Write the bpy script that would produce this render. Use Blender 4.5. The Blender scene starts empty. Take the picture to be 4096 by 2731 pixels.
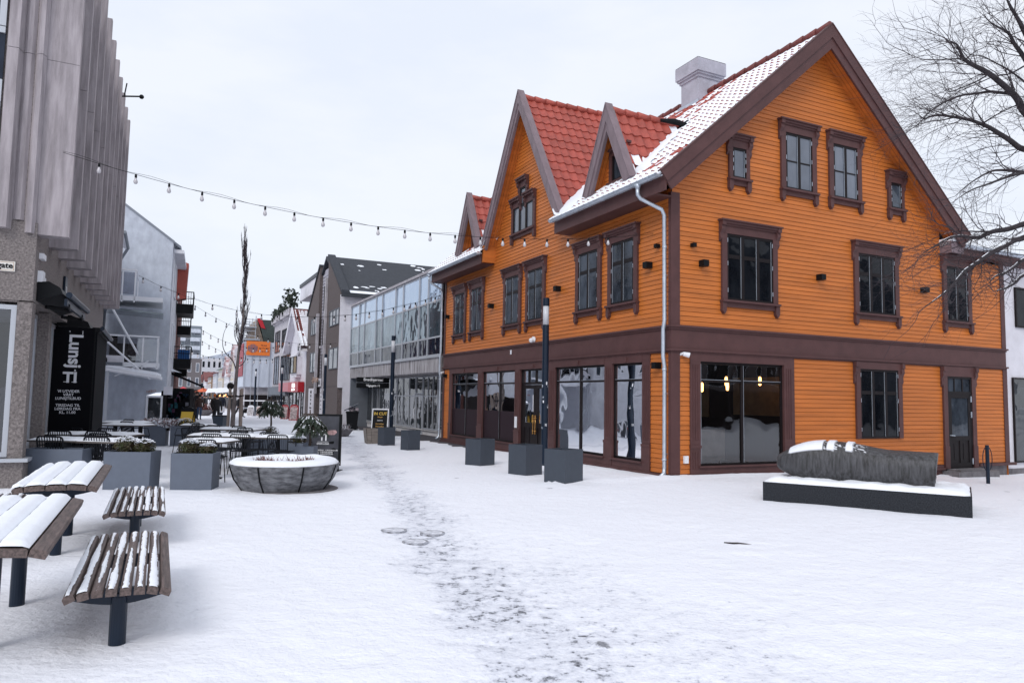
import bpy, math, random
from mathutils import Vector, Matrix, noise
R = math.radians
S = bpy.context.scene
COL = S.collection
random.seed(7)

# ------------------------------------------------------------ camera, sky, sun, exposure
FPX, PITCH, ROLL, EYE = 2900.0, 0.0775, 0.0172, 1.65      # focal length in pixels of the 4096 px wide photograph
cd = bpy.data.cameras.new('camera'); cam = bpy.data.objects.new('camera', cd); COL.objects.link(cam)
cd.sensor_width = 36.0; cd.lens = 36.0 * FPX / 4096; cd.clip_end = 9000; cd.clip_start = 0.05
cam.matrix_world = Matrix.Translation((0, 0, EYE)) @ Matrix.Rotation(R(90) + PITCH, 4, 'X') @ Matrix.Rotation(ROLL, 4, 'Z')
S.camera = cam
S.view_settings.view_transform = 'Standard'; S.view_settings.look = 'None'
S.view_settings.exposure = 0.12; S.view_settings.gamma = 1.0
SUN_EL, SUN_ROT = 40.0, 200.0
w = bpy.data.worlds.new('World'); S.world = w; w.use_nodes = True
nt = w.node_tree; nt.nodes.clear(); N = nt.nodes.new; LK = nt.links.new
out = N('ShaderNodeOutputWorld'); bg = N('ShaderNodeBackground'); LK(bg.outputs[0], out.inputs[0])
sky = N('ShaderNodeTexSky'); sky.sky_type = 'NISHITA'; sky.sun_disc = False
sky.sun_elevation = R(SUN_EL); sky.sun_rotation = R(SUN_ROT)
skm = N('ShaderNodeVectorMath'); skm.operation = 'SCALE'; skm.inputs['Scale'].default_value = 0.10; LK(sky.outputs[0], skm.inputs[0])
tc = N('ShaderNodeTexCoord'); mp = N('ShaderNodeMapping'); mp.inputs['Scale'].default_value = (1.6, 1.6, 4.5)
LK(tc.outputs['Generated'], mp.inputs[0])
nz = N('ShaderNodeTexNoise'); nz.inputs['Scale'].default_value = 2.2; nz.inputs['Detail'].default_value = 6; nz.inputs['Roughness'].default_value = 0.55
LK(mp.outputs[0], nz.inputs['Vector'])
cr = N('ShaderNodeValToRGB'); LK(nz.outputs['Fac'], cr.inputs[0])
cr.color_ramp.elements[0].position = 0.36; cr.color_ramp.elements[0].color = (0.80, 0.855, 0.965, 1)
cr.color_ramp.elements[1].position = 0.60; cr.color_ramp.elements[1].color = (0.87, 0.908, 0.99, 1)
mx = N('ShaderNodeMix'); mx.data_type = 'RGBA'; mx.inputs[0].default_value = 0.93
LK(skm.outputs[0], mx.inputs[6]); LK(cr.outputs[0], mx.inputs[7]); LK(mx.outputs[2], bg.inputs[0])
bg.inputs[1].default_value = 1.0
ld = bpy.data.lights.new('sun', 'SUN'); sun = bpy.data.objects.new('sun', ld); COL.objects.link(sun)
ld.energy = 1.35; ld.angle = R(25); ld.color = (1.0, 0.965, 0.93)
sd = Vector((math.sin(R(SUN_ROT)) * math.cos(R(SUN_EL)), math.cos(R(SUN_ROT)) * math.cos(R(SUN_EL)), math.sin(R(SUN_EL))))
sun.rotation_euler = sd.to_track_quat('Z', 'Y').to_euler()

# ------------------------------------------------------------ frames of reference
AX, AY, YAW = 3.4784, 15.7618, -0.4506                    # the timber house's street corner and heading
D1 = Vector((math.sin(YAW), math.cos(YAW), 0)); D2 = Vector((math.cos(YAW), -math.sin(YAW), 0))
def HW(u, v, z=0): return Vector((AX, AY, 0)) + D1 * u + D2 * v + Vector((0, 0, z))   # u along the street, v across it
def uv(p):
    q = Vector((p[0] - AX, p[1] - AY, 0)); return q.dot(D1), q.dot(D2)
def sm(t): t = max(0.0, min(1.0, t)); return t * t * (3 - 2 * t)
def zg(x, y):                                             # height of the ground: falls gently down the street and to the right
    u, v = uv((x, y))
    return -0.0055 * max(0, min(u, 75)) - 0.30 * sm((v - 1.5) / 11.0) * sm((4 - u) / 4.0) * sm((u + 14) / 12.0)
_c, _s, _cr, _sr = math.cos(PITCH), math.sin(PITCH), math.cos(ROLL), math.sin(ROLL)
def ray(px, py):
    a = (px - 2048) / FPX; b = -(py - 1365.5) / FPX
    x = a * _cr - b * _sr; y = b * _cr + a * _sr
    return Vector((x, _c - y * _s, _s + y * _c))
def gp(px, py, z=None):                                   # point of the ground (or of level z) seen at a pixel of the photograph
    r = ray(px, py); h = 0.0 if z is None else z
    for _ in range(40):
        p = Vector((0, 0, EYE)) + r * ((h - EYE) / r.z)
        if z is not None: break
        h = 0.5 * h + 0.5 * zg(p.x, p.y)
    return p
def at(px, py, Y): r = ray(px, py); return Vector((0, 0, EYE)) + r * (Y / r.y)
K = 4096 / 2352.0

# ------------------------------------------------------------ materials
MATS = {}
def mat(name, col, rough=0.6, metal=0.0, spec=0.5, var=0.0, vscale=6.0, bump=0.0, bscale=40.0, stretch=(1, 1, 1), emit=None, coat=0.0, col2=None):
    if name in MATS: return MATS[name]
    m = bpy.data.materials.new(name); m.use_nodes = True; MATS[name] = m
    t = m.node_tree; b = t.nodes['Principled BSDF']; n = t.nodes.new; l = t.links.new
    b.inputs['Base Color'].default_value = (*col, 1); b.inputs['Roughness'].default_value = rough
    b.inputs['Metallic'].default_value = metal; b.inputs['Specular IOR Level'].default_value = spec
    b.inputs['Coat Weight'].default_value = coat
    if emit: b.inputs['Emission Color'].default_value = (*emit[0], 1); b.inputs['Emission Strength'].default_value = emit[1]
    if var > 0 or bump > 0:
        c = n('ShaderNodeTexCoord'); p = n('ShaderNodeMapping'); p.inputs['Scale'].default_value = stretch; l(c.outputs['Object'], p.inputs[0])
    if var > 0:
        z = n('ShaderNodeTexNoise'); z.inputs['Scale'].default_value = vscale; z.inputs['Detail'].default_value = 6; z.inputs['Roughness'].default_value = 0.6
        l(p.outputs[0], z.inputs['Vector'])
        r = n('ShaderNodeValToRGB'); l(z.outputs['Fac'], r.inputs[0])
        c2 = col2 or tuple(x * (1 - var) for x in col); c1 = col if col2 else tuple(min(1, x * (1 + var * 0.6)) for x in col)
        r.color_ramp.elements[0].position = 0.34; r.color_ramp.elements[0].color = (*c2, 1)
        r.color_ramp.elements[1].position = 0.66; r.color_ramp.elements[1].color = (*c1, 1)
        l(r.outputs[0], b.inputs['Base Color'])
    if bump > 0:
        z2 = n('ShaderNodeTexNoise'); z2.inputs['Scale'].default_value = bscale; z2.inputs['Detail'].default_value = 5; l(p.outputs[0], z2.inputs['Vector'])
        bm = n('ShaderNodeBump'); bm.inputs['Strength'].default_value = bump; bm.inputs['Distance'].default_value = 0.02
        l(z2.outputs['Fac'], bm.inputs['Height']); l(bm.outputs[0], b.inputs['Normal'])
    return m
def glass_mat(name, tint, ior=1.65, base=0.0):            # thin window glass one can see through
    m = bpy.data.materials.new(name); m.use_nodes = True; t = m.node_tree; t.nodes.clear(); n = t.nodes.new; l = t.links.new
    o = n('ShaderNodeOutputMaterial'); mi = n('ShaderNodeMixShader'); tr = n('ShaderNodeBsdfTransparent'); gl = n('ShaderNodeBsdfGlossy'); fr = n('ShaderNodeFresnel')
    tr.inputs[0].default_value = (*tint, 1); gl.inputs['Roughness'].default_value = 0.015; gl.inputs[0].default_value = (0.95, 0.97, 1, 1); fr.inputs[0].default_value = ior
    c = n('ShaderNodeTexCoord'); z = n('ShaderNodeTexNoise'); z.inputs['Scale'].default_value = 1.3; z.inputs['Detail'].default_value = 1; l(c.outputs['Object'], z.inputs['Vector'])
    bm = n('ShaderNodeBump'); bm.inputs['Strength'].default_value = 0.12; bm.inputs['Distance'].default_value = 0.08; l(z.outputs['Fac'], bm.inputs['Height']); l(bm.outputs[0], gl.inputs['Normal'])
    l(fr.outputs[0], mi.inputs[0]); l(tr.outputs[0], mi.inputs[1]); l(gl.outputs[0], mi.inputs[2]); l(mi.outputs[0], o.inputs[0])
    MATS[name] = m; return m
def pane_mat(name, col, bump=0.25, spec=0.7, col2=None, scale=1.2, rough=0.03, coat=0.0):   # dark window with wavy old glass
    m = mat(name, col, rough, 0, spec, var=0.6 if col2 else 0, vscale=scale, col2=col2, coat=coat, stretch=(1, 1, 0.6))
    t = m.node_tree; b = t.nodes['Principled BSDF']; n = t.nodes.new; l = t.links.new
    c = n('ShaderNodeTexCoord'); z = n('ShaderNodeTexNoise'); z.inputs['Scale'].default_value = 1.6; z.inputs['Detail'].default_value = 1.5; l(c.outputs['Object'], z.inputs['Vector'])
    bm = n('ShaderNodeBump'); bm.inputs['Strength'].default_value = bump; bm.inputs['Distance'].default_value = 0.08
    l(z.outputs['Fac'], bm.inputs['Height']); l(bm.outputs[0], b.inputs['Normal']); return m
ORANGE = mat('orange paint', (0.52, 0.152, 0.028), 0.5, spec=0.4, var=0.20, vscale=1.0, stretch=(0.45, 0.45, 7), bump=0.10, bscale=90)
BROWN = mat('brown paint', (0.088, 0.040, 0.039), 0.55, spec=0.3, var=0.14, vscale=3, bump=0.06)
BROWNP = mat('weathered brown paint', (0.195, 0.145, 0.162), 0.6, var=0.18, vscale=5, stretch=(1, 1, 0.3))
FRAME = mat('black brown joinery', (0.012, 0.009, 0.010), 0.45, spec=0.15)
PANEL = mat('dark aubergine panel', (0.024, 0.013, 0.018), 0.6, spec=0.15)
TILE = mat('red clay tile', (0.36, 0.068, 0.047), 0.55, var=0.22, vscale=2.6)
TILED = mat('dark red clay tile', (0.16, 0.032, 0.028), 0.55, var=0.25, vscale=3)
SNOW = mat('snow', (0.84, 0.865, 0.92), 0.75, spec=0.25, bump=0.35, bscale=14)
ZINC = mat('zinc', (0.50, 0.55, 0.62), 0.38, metal=0.55, var=0.15, vscale=5)
PLASTER = mat('grey lilac plaster', (0.42, 0.41, 0.47), 0.8, var=0.14, vscale=3, bump=0.15)
STONE = mat('foundation stone', (0.16, 0.15, 0.16), 0.85, var=0.3, vscale=5, bump=0.3)
BLACK = mat('black metal', (0.006, 0.0065, 0.008), 0.5, spec=0.15)
NAVY = mat('navy lamp paint', (0.006, 0.014, 0.030), 0.35, spec=0.3)
WHITE = mat('white paint', (0.72, 0.73, 0.77), 0.5)
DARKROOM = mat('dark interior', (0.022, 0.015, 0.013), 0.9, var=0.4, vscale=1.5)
GLASS = glass_mat('shop glass', (0.72, 0.74, 0.78), 2.0)
PANE_D = pane_mat('dark window pane', (0.012, 0.014, 0.018), col2=(0.002, 0.003, 0.005), spec=0.18)
PANE_B = pane_mat('blue grey window pane', (0.070, 0.085, 0.108), col2=(0.010, 0.013, 0.018), scale=1.3, spec=0.3)
PANE_P = pane_mat('curtain and painted sky pane', (0.155, 0.175, 0.215), col2=(0.075, 0.088, 0.112), scale=0.8)  # pale curtains, with sky reflection also put into the base colour
BRASS = mat('brass', (0.42, 0.22, 0.07), 0.35, metal=0.9)
GREYBOX = mat('blue grey planter coating', (0.045, 0.056, 0.075), 0.55, bump=0.25, bscale=160, var=0.06, vscale=8)
GREYPL = mat('light blue grey planter coating', (0.105, 0.125, 0.165), 0.55, bump=0.25, bscale=160, var=0.06, vscale=8)
SOIL = mat('soil', (0.03, 0.022, 0.018), 0.9, var=0.4, vscale=20, bump=0.5)
LAMPGLOW = mat('lit filament bulb', (1, 0.7, 0.4), 0.4, emit=((1, 0.46, 0.13), 9.0))
WARM = mat('warm lit tiles', (0.30, 0.22, 0.12), 0.5, var=0.2, vscale=4)

# ------------------------------------------------------------ mesh builder
class MB:
    def __init__(s, xf=None): s.v = []; s.f = []; s.m = []; s.cur = 0; s.xf = xf
    def add(s, p): s.v.append(tuple(s.xf(*p)) if s.xf else tuple(p)); return len(s.v) - 1
    def face(s, ids, m=None): s.f.append(tuple(ids)); s.m.append(s.cur if m is None else m)
    def poly(s, pts, m=None): s.face([s.add(p) for p in pts], m)
    def box(s, x0, x1, y0, y1, z0, z1, m=None):
        i = [s.add(p) for p in ((x0, y0, z0), (x1, y0, z0), (x1, y1, z0), (x0, y1, z0), (x0, y0, z1), (x1, y0, z1), (x1, y1, z1), (x0, y1, z1))]
        for q in ((3, 2, 1, 0), (4, 5, 6, 7), (0, 1, 5, 4), (1, 2, 6, 5), (2, 3, 7, 6), (3, 0, 4, 7)): s.face([i[k] for k in q], m)
        return s
    def prism(s, pts, d, m=None):                        # polygon pts swept by vector d
        n = len(pts); a = [s.add(p) for p in pts]; b = [s.add((p[0] + d[0], p[1] + d[1], p[2] + d[2])) for p in pts]
        s.face(a[::-1], m); s.face(b, m)
        for k in range(n): s.face((a[k], a[(k + 1) % n], b[(k + 1) % n], b[k]), m)
        return s
    def tube(s, pts, r, n=8, m=None, cap=True, closed=False):
        pts = [Vector(p) for p in pts]; rs = r if isinstance(r, (list, tuple)) else [r] * len(pts); rings = []; L = len(pts)
        up = None
        for k, p in enumerate(pts):
            if closed: d = (pts[(k + 1) % L] - pts[k - 1])
            else: d = pts[min(k + 1, L - 1)] - pts[max(k - 1, 0)]
            if d.length < 1e-9: d = Vector((0, 0, 1))
            d.normalize()
            if up is None: up = d.orthogonal().normalized()
            a = up - d * up.dot(d)
            a = a.normalized() if a.length > 1e-6 else d.orthogonal().normalized()
            up = a; b = d.cross(a)
            rings.append([s.add(p + (a * math.cos(2 * math.pi * j / n) + b * math.sin(2 * math.pi * j / n)) * rs[k]) for j in range(n)])
        for k in range(L if closed else L - 1):
            A, B = rings[k], rings[(k + 1) % L]
            for j in range(n): s.face((A[j], A[(j + 1) % n], B[(j + 1) % n], B[j]), m)
        if cap and not closed: s.face(rings[0][::-1], m); s.face(rings[-1], m)
        return s
    def lathe(s, prof, c=(0, 0, 0), n=24, m=None, a0=0.0, a1=2 * math.pi, jit=None):
        full = abs(a1 - a0 - 2 * math.pi) < 1e-6; nn = n if full else n + 1; rings = []
        for (r, z) in prof:
            rings.append([s.add((c[0] + r * math.cos(a0 + (a1 - a0) * j / n), c[1] + r * math.sin(a0 + (a1 - a0) * j / n), c[2] + z)) for j in range(nn)])
        for A, B in zip(rings, rings[1:]):
            for j in range(n): s.face((A[j], A[(j + 1) % nn], B[(j + 1) % nn], B[j]), m)
        if full:
            if prof[0][0] > 1e-4: s.face(rings[0][::-1], m)
            if prof[-1][0] > 1e-4: s.face(rings[-1], m)
        return s
    def blob(s, c, r, seg=10, ring=7, jit=0.0, m=None, seed=0):
        rx, ry, rz = r if isinstance(r, (list, tuple)) else (r, r, r); rows = []
        for i in range(ring + 1):
            th = math.pi * i / ring; row = []
            for j in range(seg):
                ph = 2 * math.pi * j / seg; d = Vector((math.sin(th) * math.cos(ph), math.sin(th) * math.sin(ph), math.cos(th)))
                k = 1 + jit * noise.noise(d * 1.7 + Vector((seed, seed * 1.3, 0)))
                row.append(s.add((c[0] + d.x * rx * k, c[1] + d.y * ry * k, c[2] + d.z * rz * k)))
            rows.append(row)
        for A, B in zip(rows, rows[1:]):
            for j in range(seg): s.face((A[j], B[j], B[(j + 1) % seg], A[(j + 1) % seg]), m)
        return s
    def build(s, name, mats, parent=None, smooth=False, loc=None):
        me = bpy.data.meshes.new(name); me.from_pydata(s.v, [], s.f)
        for q in (mats if isinstance(mats, (list, tuple)) else [mats]): me.materials.append(q)
        me.polygons.foreach_set('material_index', s.m)
        if smooth: me.polygons.foreach_set('use_smooth', [True] * len(me.polygons))
        me.update(); o = bpy.data.objects.new(name, me); COL.objects.link(o)
        if parent: o.parent = parent
        if loc is not None: o.location = loc
        return o
def tag(o, label=None, cat=None, group=None, kind=None):
    if label: o['label'] = label
    if cat: o['category'] = cat
    if group: o['group'] = group
    if kind: o['kind'] = kind
    return o
def thing(name, label, cat, loc=(0, 0, 0), rz=0.0, group=None):
    o = bpy.data.objects.new(name, None); COL.objects.link(o); o.location = loc; o.rotation_euler = (0, 0, rz); o.empty_display_size = 0.2
    return tag(o, label, cat, group)
KIDS = {}
def dup(root, loc, rz=0.0, label=None, scale=None):
    r = root.copy(); COL.objects.link(r); r.location = loc; r.rotation_euler = (0, 0, rz)
    if scale: r.scale = (scale, scale, scale)
    if label: r['label'] = label
    for c in list(root.children):
        d = c.copy(); COL.objects.link(d); d.parent = r
        for g in list(c.children):
            e = g.copy(); COL.objects.link(e); e.parent = d
    return r
def text(s, size, M, mname='lettering', material=None, parent=None, ext=0.003, align='CENTER', bold=0.0, shear=0.0, name='lettering', line=1.0):
    c = bpy.data.curves.new('t', 'FONT'); c.body = s; c.size = size; c.extrude = ext; c.align_x = align; c.offset = bold; c.shear = shear; c.space_line = line; c.resolution_u = 3
    o = bpy.data.objects.new('t', c); COL.objects.link(o); dg = bpy.context.evaluated_depsgraph_get()
    me = bpy.data.meshes.new_from_object(o.evaluated_get(dg)); bpy.data.objects.remove(o); bpy.data.curves.remove(c)
    me.transform(M); me.materials.clear(); me.materials.append(material)
    q = bpy.data.objects.new(name, me); COL.objects.link(q)
    if parent: q.parent = parent
    return q
def basis(o, x, y):                                       # matrix that lays text in the plane of x (reading direction) and y (up)
    x = Vector(x).normalized(); y = Vector(y).normalized(); z = x.cross(y)
    return Matrix(((x.x, y.x, z.x, o[0]), (x.y, y.y, z.y, o[1]), (x.z, y.z, z.z, o[2]), (0, 0, 0, 1)))
def rnd(a, b): return random.uniform(a, b)
HR = -YAW                                                 # z rotation of everything laid out along the street; local x = v, local y = u

# ============================================================ THE TIMBER HOUSE (local x = v across, y = u along the street)
house = thing('timber_house', 'large orange timber house with brown trim, steep red tiled dormers and snowy roof', 'house', HW(0, 0, 0), HR)
HL, HWD, RV = 14.05, 12.03, 4.6                           # length, width, ridge position
def zr(v): return 6.55 + (v + 0.55) * 0.864 if v <= RV else 11.0 - (v - RV) * 0.9    # main roof surface
def FR(s, o, z): return (s, -o, z)                        # gable facade: s = v
def FL(s, o, z): return (-o, s, z)                        # street facade: s = u
FACE = {'R': FR, 'L': FL}
COURSE = 0.105
def clap(mb, lo, hi, z0, z1, holes=(), shift=0.0):
    z = z0
    while z < z1 - 0.01:
        t = min(z + COURSE, z1); zm = 0.5 * (z + t)
        a0, b0, a1, b1 = lo(z), hi(z), lo(t), hi(t)
        cuts = sorted([(h[0], h[1]) for h in holes if h[2] < zm < h[3]])
        iv = []; p0, p1 = a0, a1
        for c in cuts:
            iv.append((p0, c[0], p1, c[0])); p0 = p1 = c[1]
        iv.append((p0, b0, p1, b1))
        for (q0, r0, q1, r1) in iv:
            if r0 - q0 < 0.01: continue
            if r1 < q1: q1 = r1 = 0.5 * (q1 + r1)
            zb = z + 0.010
            mb.poly([(q0, 0.022 + shift, zb), (r0, 0.022 + shift, zb), (r1, 0.012 + shift, t), (q1, 0.012 + shift, t)], 0)
            mb.poly([(q0, 0.022 + shift, zb), (r0, 0.022 + shift, zb), (r0, -0.02 + shift, zb - 0.002), (q0, -0.02 + shift, zb - 0.002)], 0)
            mb.poly([(q0, -0.02 + shift, z - 0.004), (r0, -0.02 + shift, z - 0.004), (r0, -0.02 + shift, zb), (q0, -0.02 + shift, zb)], 0)
            mb.poly([(q0, 0.012 + shift, z), (r0, 0.012 + shift, z), (r0, -0.02 + shift, z - 0.003), (q0, -0.02 + shift, z - 0.003)], 0)
        z = t
def bx(mb, s0, s1, o0, o1, z0, z1, m=None):               # box in facade coordinates
    i = [mb.add(p) for p in ((s0, o0, z0), (s1, o0, z0), (s1, o1, z0), (s0, o1, z0), (s0, o0, z1), (s1, o0, z1), (s1, o1, z1), (s0, o1, z1))]
    for q in ((3, 2, 1, 0), (4, 5, 6, 7), (0, 1, 5, 4), (1, 2, 6, 5), (2, 3, 7, 6), (3, 0, 4, 7)): mb.face([i[k] for k in q], m)
def console(mb, s0, s1, ztop, h, o0, d):                  # scrolled bracket under a cornice
    prof = [(o0, ztop), (o0 + d, ztop), (o0 + d, ztop - 0.10 * h / 0.45), (o0 + d * 0.72, ztop - 0.2 * h), (o0 + d * 0.8, ztop - 0.42 * h), (o0 + d * 0.35, ztop - 0.62 * h), (o0 + d * 0.45, ztop - 0.85 * h), (o0 + 0.012, ztop - h), (o0, ztop - h)]
    a = [mb.add((s0, o, z)) for o, z in prof]; b = [mb.add((s1, o, z)) for o, z in prof]
    mb.face(a); mb.face(b[::-1])
    for k in range(len(prof)): mb.face((a[k], a[(k + 1) % len(prof)], b[(k + 1) % len(prof)], b[k]))
def window(face, s0, s1, z0, z1, cols, trans, pane, cw=0.15, head=0.31, cornice=True, sill=True, parent=None, off=0.022, mid=None, pal=None, name='window', sdet=True):
    F = FACE[face]; F2 = (lambda s, o, z: F(s, o + off, z))
    mb = MB(F2)
    e0, e1 = s0 - cw, s1 + cw
    bx(mb, e0, s0, 0, 0.055, z0, z1); bx(mb, s1, e1, 0, 0.055, z0, z1)
    bx(mb, e0, e1, 0, 0.058, z1, z1 + head - 0.02)
    if cornice:
        zt = z1 + head
        bx(mb, e0 - 0.02, e1 + 0.02, 0, 0.09, zt - 0.135, zt - 0.09); bx(mb, e0 - 0.04, e1 + 0.04, 0, 0.125, zt - 0.09, zt - 0.035); bx(mb, e0 - 0.085, e1 + 0.085, 0, 0.165, zt - 0.035, zt)
        for q in (e0 - 0.055, e1 - 0.055): console(mb, q, q + 0.11, zt - 0.035, 0.47, 0.0, 0.14)
    else:
        for q in (e0 - 0.055, e1 - 0.055): console(mb, q, q + 0.11, z1 + head - 0.02, 0.55, 0.0, 0.11)
    if sill:
        bx(mb, e0 - 0.03, e1 + 0.03, 0, 0.12, z0 - 0.05, z0 - 0.002)
        bx(mb, e0 + 0.02, e1 - 0.02, 0, 0.05, z0 - 0.16, z0 - 0.05)
        for q in (e0 - 0.02, e1 - 0.10):
            bx(mb, q, q + 0.12, 0, 0.085, z0 - 0.25, z0 - 0.052)
            mb.poly([(q, 0.085, z0 - 0.25), (q + 0.12, 0.085, z0 - 0.25), (q + 0.06, 0.085, z0 - 0.33)]); mb.poly([(q, 0, z0 - 0.25), (q + 0.12, 0, z0 - 0.25), (q + 0.06, 0, z0 - 0.33)])
            mb.poly([(q, 0, z0 - 0.25), (q, 0.085, z0 - 0.25), (q + 0.06, 0.085, z0 - 0.33), (q + 0.06, 0, z0 - 0.33)]); mb.poly([(q + 0.12, 0, z0 - 0.25), (q + 0.12, 0.085, z0 - 0.25), (q + 0.06, 0.085, z0 - 0.33), (q + 0.06, 0, z0 - 0.33)])
    wn = mb.build(name, BROWN, parent or house)
    fb = MB(F2); fw = 0.055
    bx(fb, s0, s1, 0.004, 0.04, z1 - fw, z1 - 0.001); bx(fb, s0, s1, 0.004, 0.04, z0 + 0.001, z0 + fw); bx(fb, s0 + 0.001, s0 + fw, 0.004, 0.04, z0 + fw, z1 - fw); bx(fb, s1 - fw, s1 - 0.001, 0.004, 0.04, z0 + fw, z1 - fw)
    for k in range(1, cols):
        q = s0 + (s1 - s0) * k / cols; bx(fb, q - 0.05, q + 0.05, 0.004, 0.038, z0 + fw, z1 - fw)
    for t in trans:
        q = z0 + (z1 - z0) * t; ww = 0.045 if len(trans) == 1 and t > 0.55 else 0.016
        bx(fb, s0 + fw, s1 - fw, 0.004, 0.034, q - ww, q + ww)
    if sdet:                                              # pale hinges and thin bright glazing beads
        for q in (s0 + 0.012, s1 - 0.022):
            for zz in (z0 + 0.18, z0 + (z1 - z0) * 0.52, z1 - 0.2): bx(fb, q, q + 0.012, 0.04, 0.052, zz, zz + 0.1, 1)
        for k in range(cols):
            q = s0 + (s1 - s0) * (k + 1) / cols - (0.055 if k < cols - 1 else 0.06)
            bx(fb, q, q + 0.005, 0.03, 0.043, z0 + fw, z1 - fw, 1)
    fb.build('sash', [FRAME, ZINC], wn)
    pb = MB(F2); pb.poly([(s0 + 0.02, 0.02, z0 + 0.02), (s1 - 0.02, 0.02, z0 + 0.02), (s1 - 0.02, 0.02, z1 - 0.02), (s0 + 0.02, 0.02, z1 - 0.02)]); pb.build('pane', pane, wn)
    return wn

# -------- walls
gl = lambda z: 0.0
SHOP_R = (0.6, 3.45, 0.05, 2.65)                         # big window of the gable side
L_OPEN = [(10.6, 13.12), (7.67, 10.2), (5.48, 7.33), (2.59, 5.12), (1.02, 2.25)]
mbR = MB(FR)
clap(mbR, lambda z: 0.0, lambda z: HWD, 0.06, 2.74, holes=[SHOP_R])
clap(mbR, lambda z: 0.0, lambda z: HWD if z < 5.80 else 9.2 , 3.30, 3.30 + 26 * COURSE)
def rlo(z): return max(0.0, (z + 0.12 - 6.55) / 0.864 - 0.55) if z > 6.2 else 0.0
def rhi(z): return min(9.2, RV + (11.0 - 0.12 - z) / 0.9)
clap(mbR, rlo, rhi, 3.30 + 26 * COURSE, 10.72)
mbR.build('wall', ORANGE, house)
mbL = MB(FL)
clap(mbL, lambda z: 0.0, lambda z: 0.72, 0.06, 2.74); clap(mbL, lambda z: 13.37, lambda z: HL, 0.06, 2.74)
clap(mbL, lambda z: 0.0, lambda z: HL, 3.30, 6.35)
XU, XZ, XS = 6.93, 11.0, 1.66                             # cross gable: centre, apex height, steepness
clap(mbL, lambda z: XU - (XZ - 0.15 - z) / XS, lambda z: XU + (XZ - 0.15 - z) / XS, 6.35, 10.7)
mbL.build('wall', ORANGE, house)
bk = MB(); bk.poly([(0, HL, -0.4), (HWD, HL, -0.4), (HWD, HL, 5.8), (9.2, HL, 6.4), (RV, HL, 10.8), (0, HL, 6.4)]); bk.poly([(HWD, 0, -0.4), (HWD, HL, -0.4), (HWD, HL, 5.8), (HWD, 0, 5.8)])
bk.poly([(9.2, 0, 5.7), (9.2, HL, 5.7), (9.2, HL, 6.8), (9.2, 0, 6.8)])
bk.build('wall', ORANGE, house)
fm = MB(); fm.box(0.03, HWD - 0.03, 0.03, HL - 0.03, -0.75, -0.01); fm.build('foundation', STONE, house)
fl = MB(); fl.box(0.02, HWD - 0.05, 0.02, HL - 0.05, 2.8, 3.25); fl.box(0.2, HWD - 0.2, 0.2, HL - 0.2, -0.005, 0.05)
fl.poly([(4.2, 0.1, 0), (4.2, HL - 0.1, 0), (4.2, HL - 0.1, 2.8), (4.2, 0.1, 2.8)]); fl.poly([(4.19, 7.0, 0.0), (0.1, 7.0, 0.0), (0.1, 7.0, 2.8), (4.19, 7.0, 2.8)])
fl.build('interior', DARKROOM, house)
ti = MB(); ti.box(1.9, 2.9, 6.96, 6.99, 1.0, 2.2); ti.box(4.15, 4.18, 0.6, 2.6, 1.3, 2.3); ti.box(4.15, 4.18, 3.6, 4.6, 1.2, 2.2); ti.box(4.15, 4.18, 8.2, 9.4, 1.4, 2.1); ti.box(4.15, 4.18, 11.0, 11.6, 1.3, 1.9)
ti.build('tiled_panel', WARM, house)
tr = MB()                                                 # skirting, band and mouldings
for F, Lg in ((FR, HWD), (FL, HL)):
    tr.xf = F; e = 0.06 if F is FL else -0.0
    if F is FR:
        bx(tr, -0.07, 9.05, 0, 0.07, -0.02, 0.055); bx(tr, 10.6, Lg + 0.25, 0, 0.09, -0.02, 0.055); bx(tr, -0.12, 9.05, 0, 0.12, -0.07, -0.021); bx(tr, -0.08, 9.05, 0, 0.05, -0.4, -0.071)
    else:
        bx(tr, 0.0, Lg, 0, 0.07, -0.02, 0.054); bx(tr, 0.0, Lg, 0, 0.12, -0.07, -0.021); bx(tr, 0.0, Lg, 0, 0.05, -0.3, -0.071)
    a = -0.035 if F is FR else 0.0
    bx(tr, a, Lg, 0.0, 0.035, 2.78, 3.26); bx(tr, a - 0.06 if F is FR else 0, Lg + 0.04, 0, 0.095, 3.255, 3.30); bx(tr, a - 0.03 if F is FR else 0, Lg, 0, 0.065, 3.21, 3.254)
    bx(tr, a - 0.055 if F is FR else 0, Lg + 0.03, 0, 0.09, 2.735, 2.782); bx(tr, a - 0.02 if F is FR else 0, Lg, 0, 0.055, 2.70, 2.734)
tr.build('trim_band', BROWN, house)
for nm, (x0, x1, y0, y1, zt) in {'a': (-0.04, 0.20, -0.04, 0.0, 6.25), 'b': (-0.04, 0.0, 0.0, 0.06, 6.25), 'c': (HWD - 0.17, HWD + 0.02, -0.04, 0.03, 5.8), 'd': (-0.04, 0.0, HL - 0.14, HL + 0.03, 6.2)}.items():
    cb = MB(); cb.box(x0, x1, y0, y1, 0.056, 2.70); cb.box(x0, x1, y0, y1, 3.30, zt); cb.build('corner_board', BROWN, house)

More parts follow.
